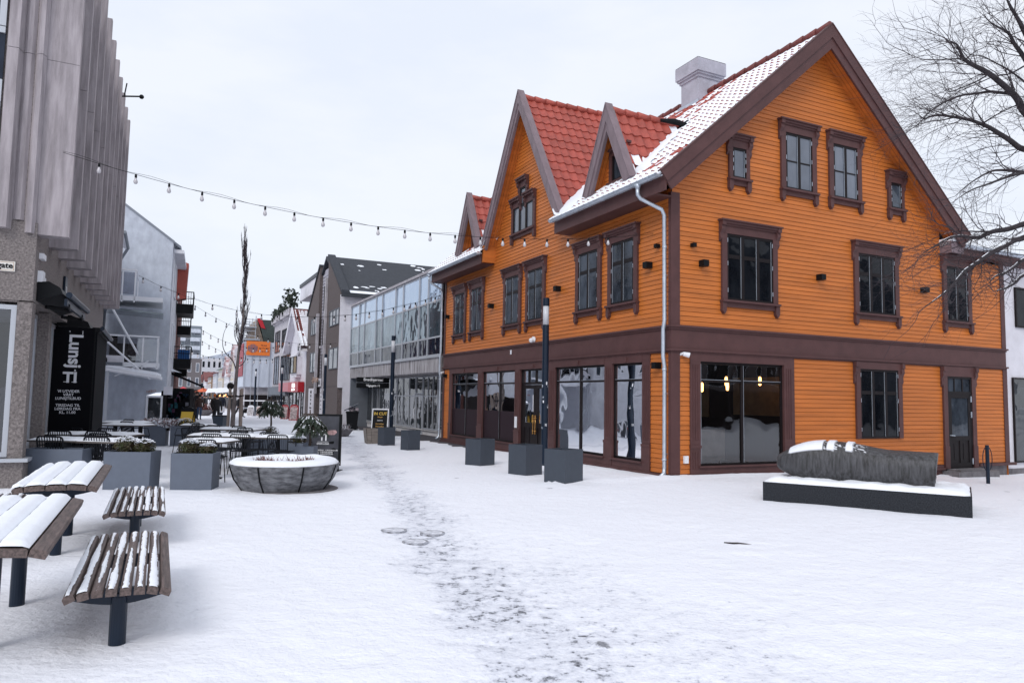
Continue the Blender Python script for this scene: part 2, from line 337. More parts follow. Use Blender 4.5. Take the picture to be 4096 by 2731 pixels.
# -------- windows of the upper floors
for a in [(1.72, 2.13, 6.82, 7.55, 1, [], PANE_P, 0.11), (3.4, 4.29, 6.81, 8.21, 2, [0.5], PANE_P, 0.15), (5.04, 5.91, 6.82, 8.21, 2, [0.5], PANE_P, 0.15), (7.19, 7.60, 6.82, 7.52, 1, [], PANE_B, 0.11)]:
    window('R', *a[:4], a[4], a[5], a[6], cw=a[7])
window('R', 1.53, 2.94, 3.955, 5.49, 3, [0.66], PANE_D); window('R', 5.88, 7.26, 3.955, 5.49, 3, [0.66], PANE_D); window('R', 9.39, 10.32, 3.965, 5.49, 2, [0.66], PANE_D)
window('R', 5.86, 7.29, 0.78, 2.53, 3, [0.66], PANE_D, head=0.19, cornice=False, sill=False)
for s0, s1 in ((11.96, 12.87), (10.35, 11.25), (7.46, 8.41), (5.89, 6.81), (2.91, 3.85), (1.335, 2.285)): window('L', s0, s1, 3.965, 5.50, 2, [0.66], PANE_B)

# -------- attic window group in the cross gable: three lights with a tall middle one
F = lambda s, o, z: FL(s, o + 0.022, z); mb = MB(F)
for q0, q1, zt in ((7.52, 7.92, 7.67), (6.55, 6.98, 7.67), (7.06, 7.46, 8.24)):
    bx(mb, q0 - 0.08, q1 + 0.08, 0, 0.05, zt, zt + 0.2); bx(mb, q0 - 0.10, q1 + 0.10, 0, 0.13, zt + 0.2, zt + 0.26); bx(mb, q0 - 0.14, q1 + 0.14, 0, 0.17, zt + 0.26, zt + 0.31)
    for q in (q0 - 0.14, q1 + 0.04): console(mb, q, q + 0.10, zt + 0.26, 0.42, 0, 0.14)
bx(mb, 6.42, 6.55, 0, 0.055, 6.84, 7.68); bx(mb, 7.92, 8.05, 0, 0.055, 6.84, 7.68); bx(mb, 6.96, 7.06, 0, 0.055, 7.72, 8.25); bx(mb, 7.46, 7.56, 0, 0.055, 7.72, 8.25)
bx(mb, 6.40, 8.07, 0, 0.12, 6.78, 6.838); bx(mb, 6.46, 8.0, 0, 0.05, 6.67, 6.78)
for q in (6.40, 7.95): bx(mb, q, q + 0.12, 0, 0.085, 6.52, 6.778)
wn = mb.build('window', BROWN, house); fb = MB(F)
for q in (6.55, 6.99, 7.03, 7.44, 7.48, 7.87): bx(fb, q, q + 0.05, 0.002, 0.04, 6.84, 7.68)
bx(fb, 6.55, 7.92, 0.002, 0.038, 6.84, 6.89); bx(fb, 6.55, 7.92, 0.002, 0.038, 7.64, 7.73); bx(fb, 7.06, 7.11, 0.002, 0.038, 7.73, 8.24); bx(fb, 7.41, 7.46, 0.002, 0.038, 7.73, 8.24); bx(fb, 7.06, 7.46, 0.002, 0.037, 8.19, 8.24)
fb.build('sash', FRAME, wn); pb = MB(F)
pb.poly([(6.57, 0.012, 6.86), (7.9, 0.012, 6.86), (7.9, 0.012, 7.7), (6.57, 0.012, 7.7)]); pb.poly([(7.08, 0.012, 7.7), (7.44, 0.012, 7.7), (7.44, 0.012, 8.22), (7.08, 0.012, 8.22)]); pb.build('pane', PANE_P, wn)

# -------- shop fronts
sf = MB(FL)
zt0, zb0 = 2.70, 0.055
edges = [0.72] + sorted(sum(([a, b] for a, b in L_OPEN), [])) + [13.37]
for a, b in zip(edges[0::2], edges[1::2]):
    bx(sf, a, b, -0.10, 0.04, zb0, zt0)                                   # pilaster board
    for k in range(3):
        if b - a > 0.25: q = a + (b - a) * (0.22 + 0.25 * k); bx(sf, q, q + 0.03, 0.04, 0.052, 0.75, 2.45)
    bx(sf, a - 0.012, b + 0.012, -0.05, 0.065, 0.60, 0.66); bx(sf, a - 0.008, b + 0.008, -0.05, 0.055, zb0, 0.60)
for a, b in L_OPEN:
    bx(sf, a, b, -0.10, 0.045, 2.52, zt0)
    if (a, b) != (5.48, 7.33): bx(sf, a, b, -0.10, 0.045, zb0, 0.24); bx(sf, a - 0.03, b + 0.03, 0.0, 0.10, 0.215, 0.25)
    bx(sf, 0.5 * (a + b) - 0.035, 0.5 * (a + b) + 0.035, 0.04, 0.075, 2.55, 2.66)
sf.build('shop_front', BROWN, house)
def shop_pane(F, a, b, z0, z1, mull, ztr, panel=None):
    o = MB(F); ww = 0.055; d0, d1 = -0.06, -0.02
    bx(o, a, a + ww, d0, d1, z0, z1); bx(o, b - ww, b, d0, d1, z0, z1); bx(o, a + ww, b - ww, d0, d1, z0, z0 + ww); bx(o, a + ww, b - ww, d0, d1, z1 - ww, z1)
    if mull: bx(o, mull - 0.035, mull + 0.035, d0, d1 + 0.005, z0 + ww, z1 - ww)
    bx(o, a + ww, b - ww, d0, d1 - 0.004, ztr - 0.025, ztr + 0.025)
    o.cur = 1
    for q in [a + ww] + ([mull + 0.036] if mull else []): bx(o, q, q + 0.008, d1 - 0.03, d1 + 0.004, z0 + ww, z1 - ww); 
    bx(o, a + ww, b - ww, d1 - 0.03, d1 + 0.002, ztr + 0.026, ztr + 0.034)
    wn = o.build('shop_window', [FRAME, ZINC], house)
    p = MB(F); p.poly([(a + 0.02, -0.045, z0 + 0.02), (b - 0.02, -0.045, z0 + 0.02), (b - 0.02, -0.045, z1 - 0.02), (a + 0.02, -0.045, z1 - 0.02)]); p.build('pane', GLASS, wn)
    if panel: p = MB(F); bx(p, a + ww, b - ww, -0.05, -0.028, z0 + 0.02, panel); p.build('lower_panel', PANEL, wn)
for (a, b), m, pn in ((L_OPEN[0], 11.78, 1.22), (L_OPEN[1], 8.88, 1.22), (L_OPEN[3], 3.82, None), (L_OPEN[4], None, None)): shop_pane(FL, a, b, 0.25, 2.52, m, 2.11, pn)
sr = MB(FR); bx(sr, 0.48, 0.77, -0.02, 0.045, 0.055, 2.70); bx(sr, 3.28, 3.61, -0.02, 0.045, 0.055, 2.70); bx(sr, 0.77, 3.28, -0.02, 0.043, 2.53, 2.70); bx(sr, 0.77, 3.28, -0.02, 0.043, 0.055, 0.22); bx(sr, 0.70, 3.34, 0, 0.10, 0.195, 0.23)
for a, b in ((0.48, 0.77), (3.28, 3.61)):
    bx(sr, a - 0.01, b + 0.01, 0, 0.062, 0.62, 0.68)
    for q in (a + 0.07, a + 0.14, a + 0.21): bx(sr, q, q + 0.025, 0.04, 0.056, 0.8, 2.45); bx(sr, q, q + 0.025, 0.04, 0.056, 0.16, 0.56)
sr.build('shop_front', BROWN, house)
shop_pane(FR, 0.77, 3.28, 0.22, 2.53, 2.03, 2.10)
# double door on the street side
dm = MB(FL); a, b = 5.48, 7.33
bx(dm, a, b, -0.1, -0.03, 2.06, 2.13); bx(dm, a, b, -0.1, -0.03, 2.47, 2.52)
for q in (a, b - 0.06): bx(dm, q, q + 0.06, -0.1, -0.03, 0.055, 2.52)
for q in (5.95, 6.40, 6.87): bx(dm, q - 0.02, q + 0.02, -0.09, -0.035, 2.13, 2.47)
for l0, l1 in ((5.54, 6.395), (6.405, 7.27)):
    bx(dm, l0, l1, -0.09, -0.04, 0.06, 0.20); bx(dm, l0, l0 + 0.13, -0.09, -0.04, 0.2, 2.05); bx(dm, l1 - 0.13, l1, -0.09, -0.04, 0.2, 2.05); bx(dm, l0 + 0.13, l1 - 0.13, -0.09, -0.04, 1.93, 2.05); bx(dm, l0 + 0.13, l1 - 0.13, -0.09, -0.04, 0.78, 0.92)
    bx(dm, l0 + 0.13, l1 - 0.13, -0.085, -0.06, 0.2, 0.78); bx(dm, 0.5 * (l0 + l1) - 0.03, 0.5 * (l0 + l1) + 0.03, -0.085, -0.045, 0.2, 0.78)
bx(dm, a, b, -0.12, 0.02, -0.02, 0.058)
dd = dm.build('door', FRAME, house)
dp = MB(FL); dp.poly([(a + 0.03, -0.07, 0.85), (b - 0.03, -0.07, 0.85), (b - 0.03, -0.07, 2.5), (a + 0.03, -0.07, 2.5)]); dp.build('pane', GLASS, dd)
for q in (6.33, 6.47):
    dh = MB(FL); dh.tube([(q, 0.0, 0.62), (q, 0.0, 1.12)], 0.018, 10)
    for zz in (0.68, 1.06): dh.tube([(q, 0.0, zz), (q, -0.045, zz)], 0.02, 10); dh.tube([(q, 0.0, zz - 0.03), (q, 0.0, zz + 0.03)], 0.028, 10)
    for zz in (0.61, 1.13): dh.tube([(q, 0.0, zz - 0.015), (q, 0.0, zz + 0.015)], 0.026, 10)
    dh.build('handle', BRASS, dd, smooth=True)
nb = MB(FL); bx(nb, 6.50, 6.62, -0.064, -0.06, 1.25, 1.75); nb.build('notice', WHITE, dd)
rb = MB(FL); bx(rb, 7.40, 7.52, 0.066, 0.10, 0.74, 1.08); rb.build('letter_box', WHITE, house)
# door on the gable side with transom
FRo = lambda s, o, z: FR(s, o + 0.022, z)
gd = MB(FRo); a, b = 9.29, 10.35
for s0, s1 in ((a - 0.17, a), (b, b + 0.17)):
    bx(gd, s0, s1, 0, 0.05, -0.05, 2.70); bx(gd, s0 - 0.01, s1 + 0.01, 0, 0.065, -0.05, 0.55)
bx(gd, a, b, 0, 0.048, 2.44, 2.70)
for q in (a - 0.23, b + 0.11): console(gd, q, q + 0.12, 2.70, 0.55, 0, 0.12)
gdo = gd.build('door', BROWN, house)
lf = MB(FRo); bx(lf, a, a + 0.06, 0.0, 0.035, -0.05, 2.44); bx(lf, b - 0.06, b, 0.0, 0.035, -0.05, 2.44); bx(lf, a + 0.06, b - 0.06, 0, 0.035, 2.38, 2.44); bx(lf, a + 0.06, b - 0.06, 0, 0.036, 1.97, 2.03)
for q in (9.61, 9.96): bx(lf, q - 0.02, q + 0.02, 0, 0.033, 2.03, 2.38)
bx(lf, a + 0.06, a + 0.17, 0, 0.03, -0.05, 1.97); bx(lf, b - 0.17, b - 0.06, 0, 0.03, -0.05, 1.97); bx(lf, a + 0.17, b - 0.17, 0, 0.03, 1.85, 1.97); bx(lf, a + 0.17, b - 0.17, 0, 0.03, 0.70, 0.82); bx(lf, a + 0.17, b - 0.17, 0, 0.03, -0.05, 0.09)
bx(lf, a + 0.17, b - 0.17, 0.0, 0.014, 0.09, 0.70); bx(lf, 9.78, 9.86, 0, 0.03, 0.09, 0.70); bx(lf, 9.54, 9.70, 0, 0.022, 0.17, 0.62); bx(lf, 9.94, 10.10, 0, 0.022, 0.17, 0.62)
lf.build('leaf', FRAME, gdo)
pp = MB(FRo); pp.poly([(a + 0.15, 0.012, 0.8), (b - 0.15, 0.012, 0.8), (b - 0.15, 0.012, 1.88), (a + 0.15, 0.012, 1.88)]); pp.poly([(a + 0.05, 0.012, 2.03), (b - 0.05, 0.012, 2.03), (b - 0.05, 0.012, 2.4), (a + 0.05, 0.012, 2.4)]); pp.build('pane', PANE_B, gdo)
hh = MB(FRo); hh.tube([(9.36, 0.03, 0.84), (9.36, 0.075, 0.84), (9.50, 0.075, 0.83)], 0.014, 8); hh.build('handle', ZINC, gdo)
hg = MB(FRo); [bx(hg, b - 0.075, b - 0.045, 0.035, 0.06, z, z + 0.16) for z in (0.05, 1.32, 1.75)]; hg.build('hinge', ZINC, gdo)
stp = MB(); stp.box(9.0, 10.75, -0.5, -0.05, -0.6, -0.10); stp.box(9.2, 10.5, -0.42, -0.05, -0.1, -0.055); stp.build('door_step', STONE, house)

# -------- roof
def tiles(mb, P0, ax, up, nA, nU, tw, th, keep, mfn, lift=0.030, amp=0.026):
    P0 = Vector(P0); ax = Vector(ax).normalized(); up = Vector(up).normalized(); nr = ax.cross(up).normalized()
    if nr.z < 0: nr = -nr
    prof = [(0.0, 0.0), (0.22, -0.9), (0.48, -0.75), (0.68, 0.35), (0.83, 1.0), (1.0, 0.15)]
    for r in range(nU):
        for c in range(nA):
            ctr = P0 + ax * (c + 0.5) * tw + up * (r + 0.5) * th
            if not keep(ctr): continue
            lo, hi, bt = [], [], []
            j = noise.noise(Vector((c * 7.31, r * 3.77, 0.5))) * 0.006
            for t, h in prof:
                q = P0 + ax * (c + t) * tw; k = amp * h
                lo.append(mb.add(q + up * (r * th - 0.03) + nr * (lift + k + j))); hi.append(mb.add(q + up * (r + 1) * th + nr * (k * 0.9)))
                bt.append(mb.add(q + up * (r * th - 0.025) + nr * (k * 0.5 - 0.012)))
            for i in range(5):
                mb.face((lo[i], lo[i + 1], hi[i + 1], hi[i]), mfn(ctr, r, c, i)); mb.face((bt[i], bt[i + 1], lo[i + 1], lo[i]), mfn(ctr, r, c, 10 + i))
SNOWR = mat('roof snow', (0.83, 0.855, 0.91), 0.75, spec=0.2, bump=0.2, bscale=20)
ANG = math.atan(0.864); upL = Vector((math.cos(ANG), 0, math.sin(ANG)))
def val(v): return (XZ - 0.25 - zr(v)) / XS                # half-width of the cross gable roof where it meets the main roof
DZ, DS = 8.98, 2.03                                       # dormers: apex height, steepness
DORM = (2.36, 11.55)
def dval(v): return (DZ - 0.2 - zr(v)) / DS
def keep_main(p):
    v, u = p.x, p.y
    if v > RV + 0.02: return False
    if abs(u - XU) < val(v) - 0.05 and v < 4.3: return False
    for d in DORM:
        if v > 0.12 and abs(u - d) < dval(v) - 0.05: return False
    return True
def m_main(p, r, c, i):
    n = noise.noise(Vector((p.x * 0.9, p.y * 0.9, 3.1))) + 0.5 * noise.noise(Vector((p.x * 4, p.y * 4, 9)))
    edge = 0.65 if r == 0 else 0.0
    near = 0.5 if (p.x > 3.4 and 2.5 < p.y < 9) else 0.0
    if i >= 10: return 0 if i >= 12 or n > 0.3 else 1
    if i in (3, 4): return 0 if (i == 4 and n + near > 0.0) or (i == 3 and n + near > 0.45) else 1
    if i == 2 and n + near > 0.42: return 0
    return 1 if n < 0.72 - near - edge * 0.3 else 0
rm = MB(); tiles(rm, (-0.56, -0.40, zr(-0.56) - 0.02), (0, 1, 0), upL, 66, 20, 0.226, 0.336, keep_main, m_main)
rf = rm.build('roof', [TILE, SNOWR], house)
ub = MB()                                                 # roof body, its far slope and soffits
for v0, v1 in ((-0.50, RV), (RV, 9.75)):
    for o, m in ((-0.045, 0), (-0.24, 1)):
        if v0 < RV:
            for ua, ub_, va in ((-0.40, 4.42, v0), (4.42, 9.42, 0.02), (9.42, HL + 0.45, v0)):
                ub.poly([(va, ua, zr(va) + o - 0.02), (v1, ua, zr(RV) + o - 0.02), (v1, ub_, zr(RV) + o - 0.02), (va, ub_, zr(va) + o - 0.02)], m)
        else: ub.poly([(v0, -0.40, zr(RV) + o - 0.02), (v1, -0.40, zr(v1) + o), (v1, HL + 0.45, zr(v1) + o), (v0, HL + 0.45, zr(RV) + o - 0.02)], 2 if m == 0 else 1)
ub.build('roof_underlay', [BLACK, BROWN, SNOWR], rf)
so = MB()                                                 # orange soffit boards under the gable overhang
for (va, vb) in ((-0.5, RV), (RV, 9.7)):
    n = 26
    for k in range(4):
        y0, y1 = -0.40 + 0.1 * k, -0.40 + 0.1 * (k + 1) - 0.008
        so.poly([(va, y0, zr(va) - 0.42), (vb, y0, zr(vb) - 0.42), (vb, y1, zr(vb) - 0.42), (va, y1, zr(va) - 0.42)])
so.build('soffit', ORANGE, rf)
rg = MB()
for k in range(36):
    y = -0.42 + k * 0.415; rg.tube([(RV, y, 11.035), (RV, y + 0.43, 11.015)], [0.105, 0.09], 10, 0)
rg.build('ridge_tiles', [TILED], rf, smooth=True)
bb = MB()
def barge(mb, sgn, v0, y0, y1, a, b, m=0):                # sloping board between heights zr-a and zr-b, square cut at its foot
    f = lambda v: zr(v) if sgn < 0 else zr(v)
    sl = 0.864 if sgn < 0 else -0.9; ca = math.atan(abs(sl))
    e = v0; d1 = a * math.sin(ca) * math.cos(ca); d2 = b * math.sin(ca) * math.cos(ca)
    pa = (e - sgn * d1, y0, zr(e - sgn * d1) - a); pb_ = (e - sgn * d2, y0, zr(e - sgn * d2) - b)
    mb.prism([pa, (RV, y0, 11.0 - a), (RV, y0, 11.0 - b), pb_], (0, y1 - y0, 0), m)
for sgn, v0 in ((-1, -0.62), (1, 9.86)):
    barge(bb, sgn, v0, -0.475, -0.43, -0.045, 0.30); barge(bb, sgn, v0, -0.445, -0.40, 0.27, 0.58)
    barge(bb, sgn, v0, -0.49, -0.36, -0.075, -0.042)
bb.build('barge_board', BROWN, rf)
# gutters, fascias and downpipes
def gutter(u0, u1):
    g = MB(); n = 8; rr = 0.068; cx, cz = -0.63, 6.475
    prof = [(cx + rr * math.cos(math.pi + math.pi * k / n), cz + rr * math.sin(math.pi + math.pi * k / n)) for k in range(n + 1)]
    pr2 = [(cx + (rr - 0.008) * math.cos(math.pi + math.pi * k / n), cz + (rr - 0.008) * math.sin(math.pi + math.pi * k / n)) for k in range(n + 1)]
    for q in (prof, pr2):
        a = [g.add((x, u0, z)) for x, z in q]; b = [g.add((x, u1, z)) for x, z in q]
        for k in range(n): g.face((a[k], a[k + 1], b[k + 1], b[k]))
    for u in (u0, u1): g.poly([(x, u, z) for x, z in prof])
    k = u0 + 0.3
    while k < u1:
        g.tube([(x + (x - cx) * 0.06, k, z + (z - cz) * 0.06) for x, z in prof], 0.010, 6); k += 0.62
    g.tube([(cx - rr, u0, cz), (cx - rr, u1, cz)], 0.012, 8)
    g.box(cx - rr + 0.02, cx + 0.15, u0, u1, cz - 0.015, cz + 0.004, 1)
    g.build('gutter', [ZINC, SNOWR], house, smooth=False)
    f = MB(); q = u0 + (0.05 if u0 > 0 else -0.06); f.box(-0.50, -0.46, q, u1, 6.13, 6.50); f.box(-0.459, 0.0, max(q, -0.04), u1, 6.13, 6.16)
    f.build('fascia', BROWN, house)
gutter(-0.36, 4.42); gutter(9.42, HL + 0.35)
for a, b in ((4.40, 4.47), (9.36, 9.46)): m = MB(); m.box(-0.455, 0.0, a, b, 6.165, 6.72); m.build('eave_end', ORANGE, house)
for ud, o in ((0.11, 0), (HL + 0.12, 1)):
    g = MB(); y = ud + (0.28 if not o else 0.12)
    g.tube([(-0.63, y, 6.44), (-0.63, y, 6.33)], [0.085, 0.048], 10)
    g.tube([(-0.63, y, 6.36), (-0.63, y, 6.20), (-0.55, y, 6.12), (-0.18, ud, 5.86), (-0.115, ud, 5.74), (-0.105, ud, 3.4), (-0.14, ud, 3.2), (-0.14, ud, 2.6), (-0.105, ud, 2.4), (-0.105, ud, 0.22), (-0.13, ud - 0.02, 0.08), (-0.25, ud - 0.05, 0.02)], 0.043, 12)
    for z in (5.0, 2.3, 0.35): g.tube([(-0.105, ud, z), (-0.105, ud, z + 0.05)], 0.052, 12)
    for z in (4.4, 1.8, 0.5): g.tube([(-0.105, ud, z), (-0.0, ud, z)], 0.012, 6)
    g.build('downpipe', ZINC, house, smooth=True)

# -------- cross gable roof and dormers
def gable(kind, uc, za, sl, vf, zfoot, half, tw, th, parentname):
    dz = 0.22 if kind == 'x' else 0.18
    zridge = za - dz; vend = (zridge - 6.55) / 0.864 - 0.55
    t = MB()
    for sg in (-1, 1):
        a = math.atan(sl); up = Vector((0, -sg * math.cos(a), math.sin(a))); Ls = (zridge - zfoot) / math.sin(a)
        nU = int(Ls / th) + 1; P0 = Vector((vf + 0.03, uc, zridge)) - up * (nU * th) 
        nA = int((vend + 0.9 - vf) / tw) + 1
        kp = lambda p: p.z > zr(p.x) - 0.02 and p.z > zfoot - 0.1
        def mf(p, r, c, i):
            n = noise.noise(Vector((p.x * 3.1, p.y * 3.1, p.z * 3.1)))
            if p.z < zr(p.x) + 0.30 and n > 0.18 and i < 9 and i != 4: return 1
            return 0
        if sg < 0: tiles(t, P0, (1, 0, 0), up, nA, nU, tw, th, kp, mf)
        else: tiles(t, P0, (1, 0, 0), up, nA, nU, tw, th, kp, mf)
    dorm = t.build(parentname, [TILE, SNOWR], house)
    u = MB()
    for sg in (-1, 1):
        for o in (0.035, 0.075):
            y = lambda z: uc + sg * (za - dz - o * 2.0 - z) / sl
            zf = max(zfoot - 0.05, zr(vf + 0.03) - 0.02) if kind == 'd' else zfoot
            u.poly([(vf, uc, zridge - o * 2), (vend, uc, zridge - o * 2), (-0.55 + (zf - 6.55) / 0.864, y(zf), zf), (vf, y(zf), zf)], 0)
    u.build('underlay', [BLACK], dorm)
    s2 = MB()
    for sg in (-1, 1):
        for k in range(4):
            v0, v1 = vf + 0.02 + 0.105 * k, vf + 0.02 + 0.105 * (k + 1) - 0.006
            y = lambda z: uc + sg * (za - 0.42 - z) / sl
            s2.poly([(v0, uc, za - 0.42), (v1, uc, za - 0.42), (v1, y(zfoot), zfoot), (v0, y(zfoot), zfoot)])
    s2.build('soffit', ORANGE, dorm)
    b = MB(); a = math.atan(sl)
    for sg in (-1, 1):
        for (y0, y1, o0, o1, m) in ((vf - 0.03, vf + 0.05, 0.0, 0.20, 0), (vf + 0.0, vf + 0.09, 0.18, 0.31, 0)):
            q0, q1 = o0 / math.cos(a), o1 / math.cos(a)                    # board widths measured square to the slope
            f = lambda q, z: uc + sg * (za - q - z) / sl
            zf0 = zfoot; zf1 = zfoot - (o1 - o0) * 0.45
            b.prism([(y0, uc, za - q0), (y0, f(q0, zf0 + 0.0), zf0), (y0, f(q1, zf1), zf1), (y0, uc, za - q1)], (y1 - y0, 0, 0), m)
        q = 0.0; f = lambda z, o: uc + sg * (za - o - z) / sl
        b.prism([(vf - 0.05, uc, za + 0.03), (vf - 0.05, f(zfoot, -0.03), zfoot), (vf - 0.05, f(zfoot, 0.02), zfoot), (vf - 0.05, uc, za - 0.02)], (0.22, 0, 0), 0)
    b.build('barge_board', [BROWNP], dorm)
    r = MB(); k = vf + 0.16
    while k < vend - 0.02:
        r.tube([(k, uc, zridge + 0.045), (k + 0.40, uc, zridge + 0.025)], [0.095, 0.08], 10); k += 0.385
    r.build('ridge_tiles', TILE, dorm, smooth=True)
    return dorm, vend, zridge
xg, xvend, _ = gable('x', XU, XZ + 0.15, XS, -0.42, 6.62, 2.7, 0.27, 0.345, 'cross_gable')
for d in DORM:
    dg, vend, zrd = gable('d', d, DZ + 0.12, DS, -0.18, 6.95, 1.05, 0.27, 0.345, 'dormer')
    m2 = MB(lambda s, o, z: (0.22 - o, s, z)); clap(m2, lambda z: d - (DZ - 0.3 - z) / DS, lambda z: d + (DZ - 0.3 - z) / DS, 6.98, 8.5)
    m2.build('front_wall', ORANGE, dg)
    w2 = MB(lambda s, o, z: (0.20 - o, s, z)); c = d - 0.05
    bx(w2, c - 0.42, c - 0.30, 0, 0.06, 7.18, 7.85); bx(w2, c + 0.30, c + 0.42, 0, 0.06, 7.18, 7.85); bx(w2, c - 0.42, c + 0.42, 0, 0.06, 7.85, 7.98); bx(w2, c - 0.50, c + 0.50, 0, 0.13, 7.98, 8.04); bx(w2, c - 0.48, c + 0.48, 0, 0.11, 7.10, 7.18)
    bx(w2, c - 0.30, c + 0.30, 0, 0.03, 7.18, 7.25, 1); bx(w2, c - 0.30, c + 0.30, 0, 0.03, 7.78, 7.85, 1); bx(w2, c - 0.30, c - 0.23, 0, 0.03, 7.25, 7.78, 1); bx(w2, c + 0.23, c + 0.30, 0, 0.03, 7.25, 7.78, 1)
    w2.poly([(c - 0.24, 0.01, 7.24), (c + 0.24, 0.01, 7.24), (c + 0.24, 0.01, 7.79), (c - 0.24, 0.01, 7.79)], 2)
    w2.build('window', [BROWN, FRAME, PANE_B], dg)
    fe = MB()                                             # black felt along the valley and at the ridge end
    for sg in (-1, 1):
        pts = []
        for k in range(11):
            v = -0.05 + (vend + 0.25) * k / 10; pts.append((v, d + sg * max(0.0, dval(v)) + sg * 0.03, zr(v) + 0.045 + 0.015 * math.sin(k * 3)))
        fe.tube(pts, 0.035, 5)
    fe.tube([(vend - 0.75, d - 0.05, zrd + 0.03), (vend - 0.3, d - 0.09, zrd + 0.06), (vend, d - 0.10, zrd + 0.04), (vend + 0.22, d - 0.16, zrd - 0.03)], [0.05, 0.085, 0.07, 0.04], 7)
    fe.build('felt_flashing', BLACK, dg)
# snow lying in the valleys beside the steep gables
sv = MB(); nv = 46
def valley(uc, half, sg, v0, v1, wid, seed):
    rows = []
    for k in range(nv + 1):
        v = v0 + (v1 - v0) * k / nv; row = []
        hw = max(half(v), 0.0)
        ww = wid(v) * (1 + 0.25 * noise.noise(Vector((v * 3.0, seed, 0)))) + 0.10 * noise.noise(Vector((v * 9.0, seed, 4)))
        for j in range(9):
            t = j / 8; u = uc + sg * (hw - 0.16 - 0.10 * noise.noise(Vector((v * 7, seed, 8))) + t * max(ww, 0.12))
            th = 0.005 + 0.085 * math.sin(math.pi * min(1, t * 0.9 + 0.1)) ** 0.6 * (1 if 0 < k < nv else 0) + 0.015 * noise.noise(Vector((v * 6, u * 6, seed)))
            lift = max(0, (0.16 - t * ww) * 1.3)
            row.append(sv.add((v, u, zr(v) + 0.02 + th + (lift if t * ww < 0.16 else 0))))
        rows.append(row)
    for a, b in zip(rows, rows[1:]):
        for j in range(8): sv.face((a[j], a[j + 1], b[j + 1], b[j]))
valley(XU, val, -1, -0.50, 3.4, lambda v: 0.95 - 0.16 * v, 1.0); valley(DORM[0], dval, -1, 0.0, 1.9, lambda v: 0.62 - 0.1 * v, 5.0)
valley(XU, val, 1, -0.50, 3.4, lambda v: 0.8 - 0.16 * v, 2.0); valley(DORM[1], dval, -1, 0.0, 1.9, lambda v: 0.5 - 0.1 * v, 7.0)
sv.build('snow_drift', SNOWR, rf, smooth=True)
# chimney on the ridge
ch = MB(); ch.box(4.18, 5.02, 4.02, 4.82, 9.9, 11.62); ch.box(4.13, 5.07, 3.97, 4.87, 10.0, 10.72)
for e, z0, z1 in ((0.04, 11.42, 11.50), (0.09, 11.50, 11.56), (0.13, 11.56, 11.95)): ch.box(4.18 - e, 5.02 + e, 4.02 - e, 4.82 + e, z0, z1)
cm = ch.build('chimney', PLASTER, house)
fs = MB(); fs.box(4.10, 5.10, 3.94, 4.90, 10.15, 10.68); fs.box(3.95, 5.25, 3.85, 5.0, 10.0, 10.42); fs.build('flashing', ZINC, cm)
cs = MB(); cs.box(4.06, 5.14, 3.90, 4.94, 11.951, 11.97); cs.build('cap', BLACK, cm)

# -------- fittings: box lamps, cameras, meter box
def boxlamp(F, s, z, big=1.0):
    b = MB(F); q = 0.075 * big; bx(b, s - q, s + q, 0.02, 0.05 + q * 1.9, z - q * 0.95, z + q * 0.95); bx(b, s - q * 0.5, s + q * 0.5, 0.004, 0.03, z - q * 0.5, z + q * 0.5); b.build('wall_lamp', BLACK, house)
for s, z, g in ((4.93, 4.72, 1), (9.46, 4.72, 1), (13.6, 4.74, 0.9), (0.73, 4.72, 1), (0.42, 5.11, 0.6), (0.40, 2.42, 1), (13.72, 2.46, 0.9)): boxlamp(FL, s, z, g)
for s, z, g in ((0.55, 5.11, 0.6), (0.82, 4.72, 1), (4.49, 4.73, 1), (8.4, 4.73, 1)): boxlamp(FR, s, z, g)
c = MB(FL); c.tube([(6.42, 0.02, 3.38), (6.42, 0.07, 3.38)], 0.10, 16); c.blob((6.40, 0.13, 3.36), 0.075, 12, 8); c.build('dome_camera', WHITE, house, smooth=True)
c = MB(FR); c.tube([(0.22, 0.02, 2.66), (0.25, 0.09, 2.68), (0.26, 0.12, 2.66)], 0.03, 8); c.tube([(0.24, 0.10, 2.67), (0.36, 0.16, 2.64)], [0.045, 0.06], 12); c.build('security_camera', WHITE, house)
c = MB(FL); c.tube([(14.0, 0.03, 2.60), (13.95, 0.16, 2.57)], 0.04, 10); c.build('security_camera', WHITE, house)
c = MB(FR); bx(c, 0.30, 0.41, 0.02, 0.07, 0.30, 0.46); c.build('socket_box', WHITE, house)
c = MB(FL); bx(c, 7.93, 8.02, 0.035, 0.045, 3.02, 3.16); c.build('small_plate', WHITE, house)
an = MB(); an.box(9.25, HWD + 0.05, -0.28, 0.0, 5.80, 6.0); an.build('fascia', BROWN, house)
an = MB(); an.box(9.2, 9.72, -0.35, 0.3, 5.80, 6.12); an.build('eave_box', BROWNP, house)
an = MB(); an.box(9.2, HWD + 0.1, -0.3, HL, 6.02, 6.10); an.box(9.18, 9.75, -0.36, 0.3, 6.121, 6.20); an.build('flat_roof', SNOWR, house)
an = MB(); an.tube([(9.75, -0.34, 6.03), (HWD + 3.6, -0.34, 6.0)], 0.065, 10); an.build('gutter', ZINC, house)
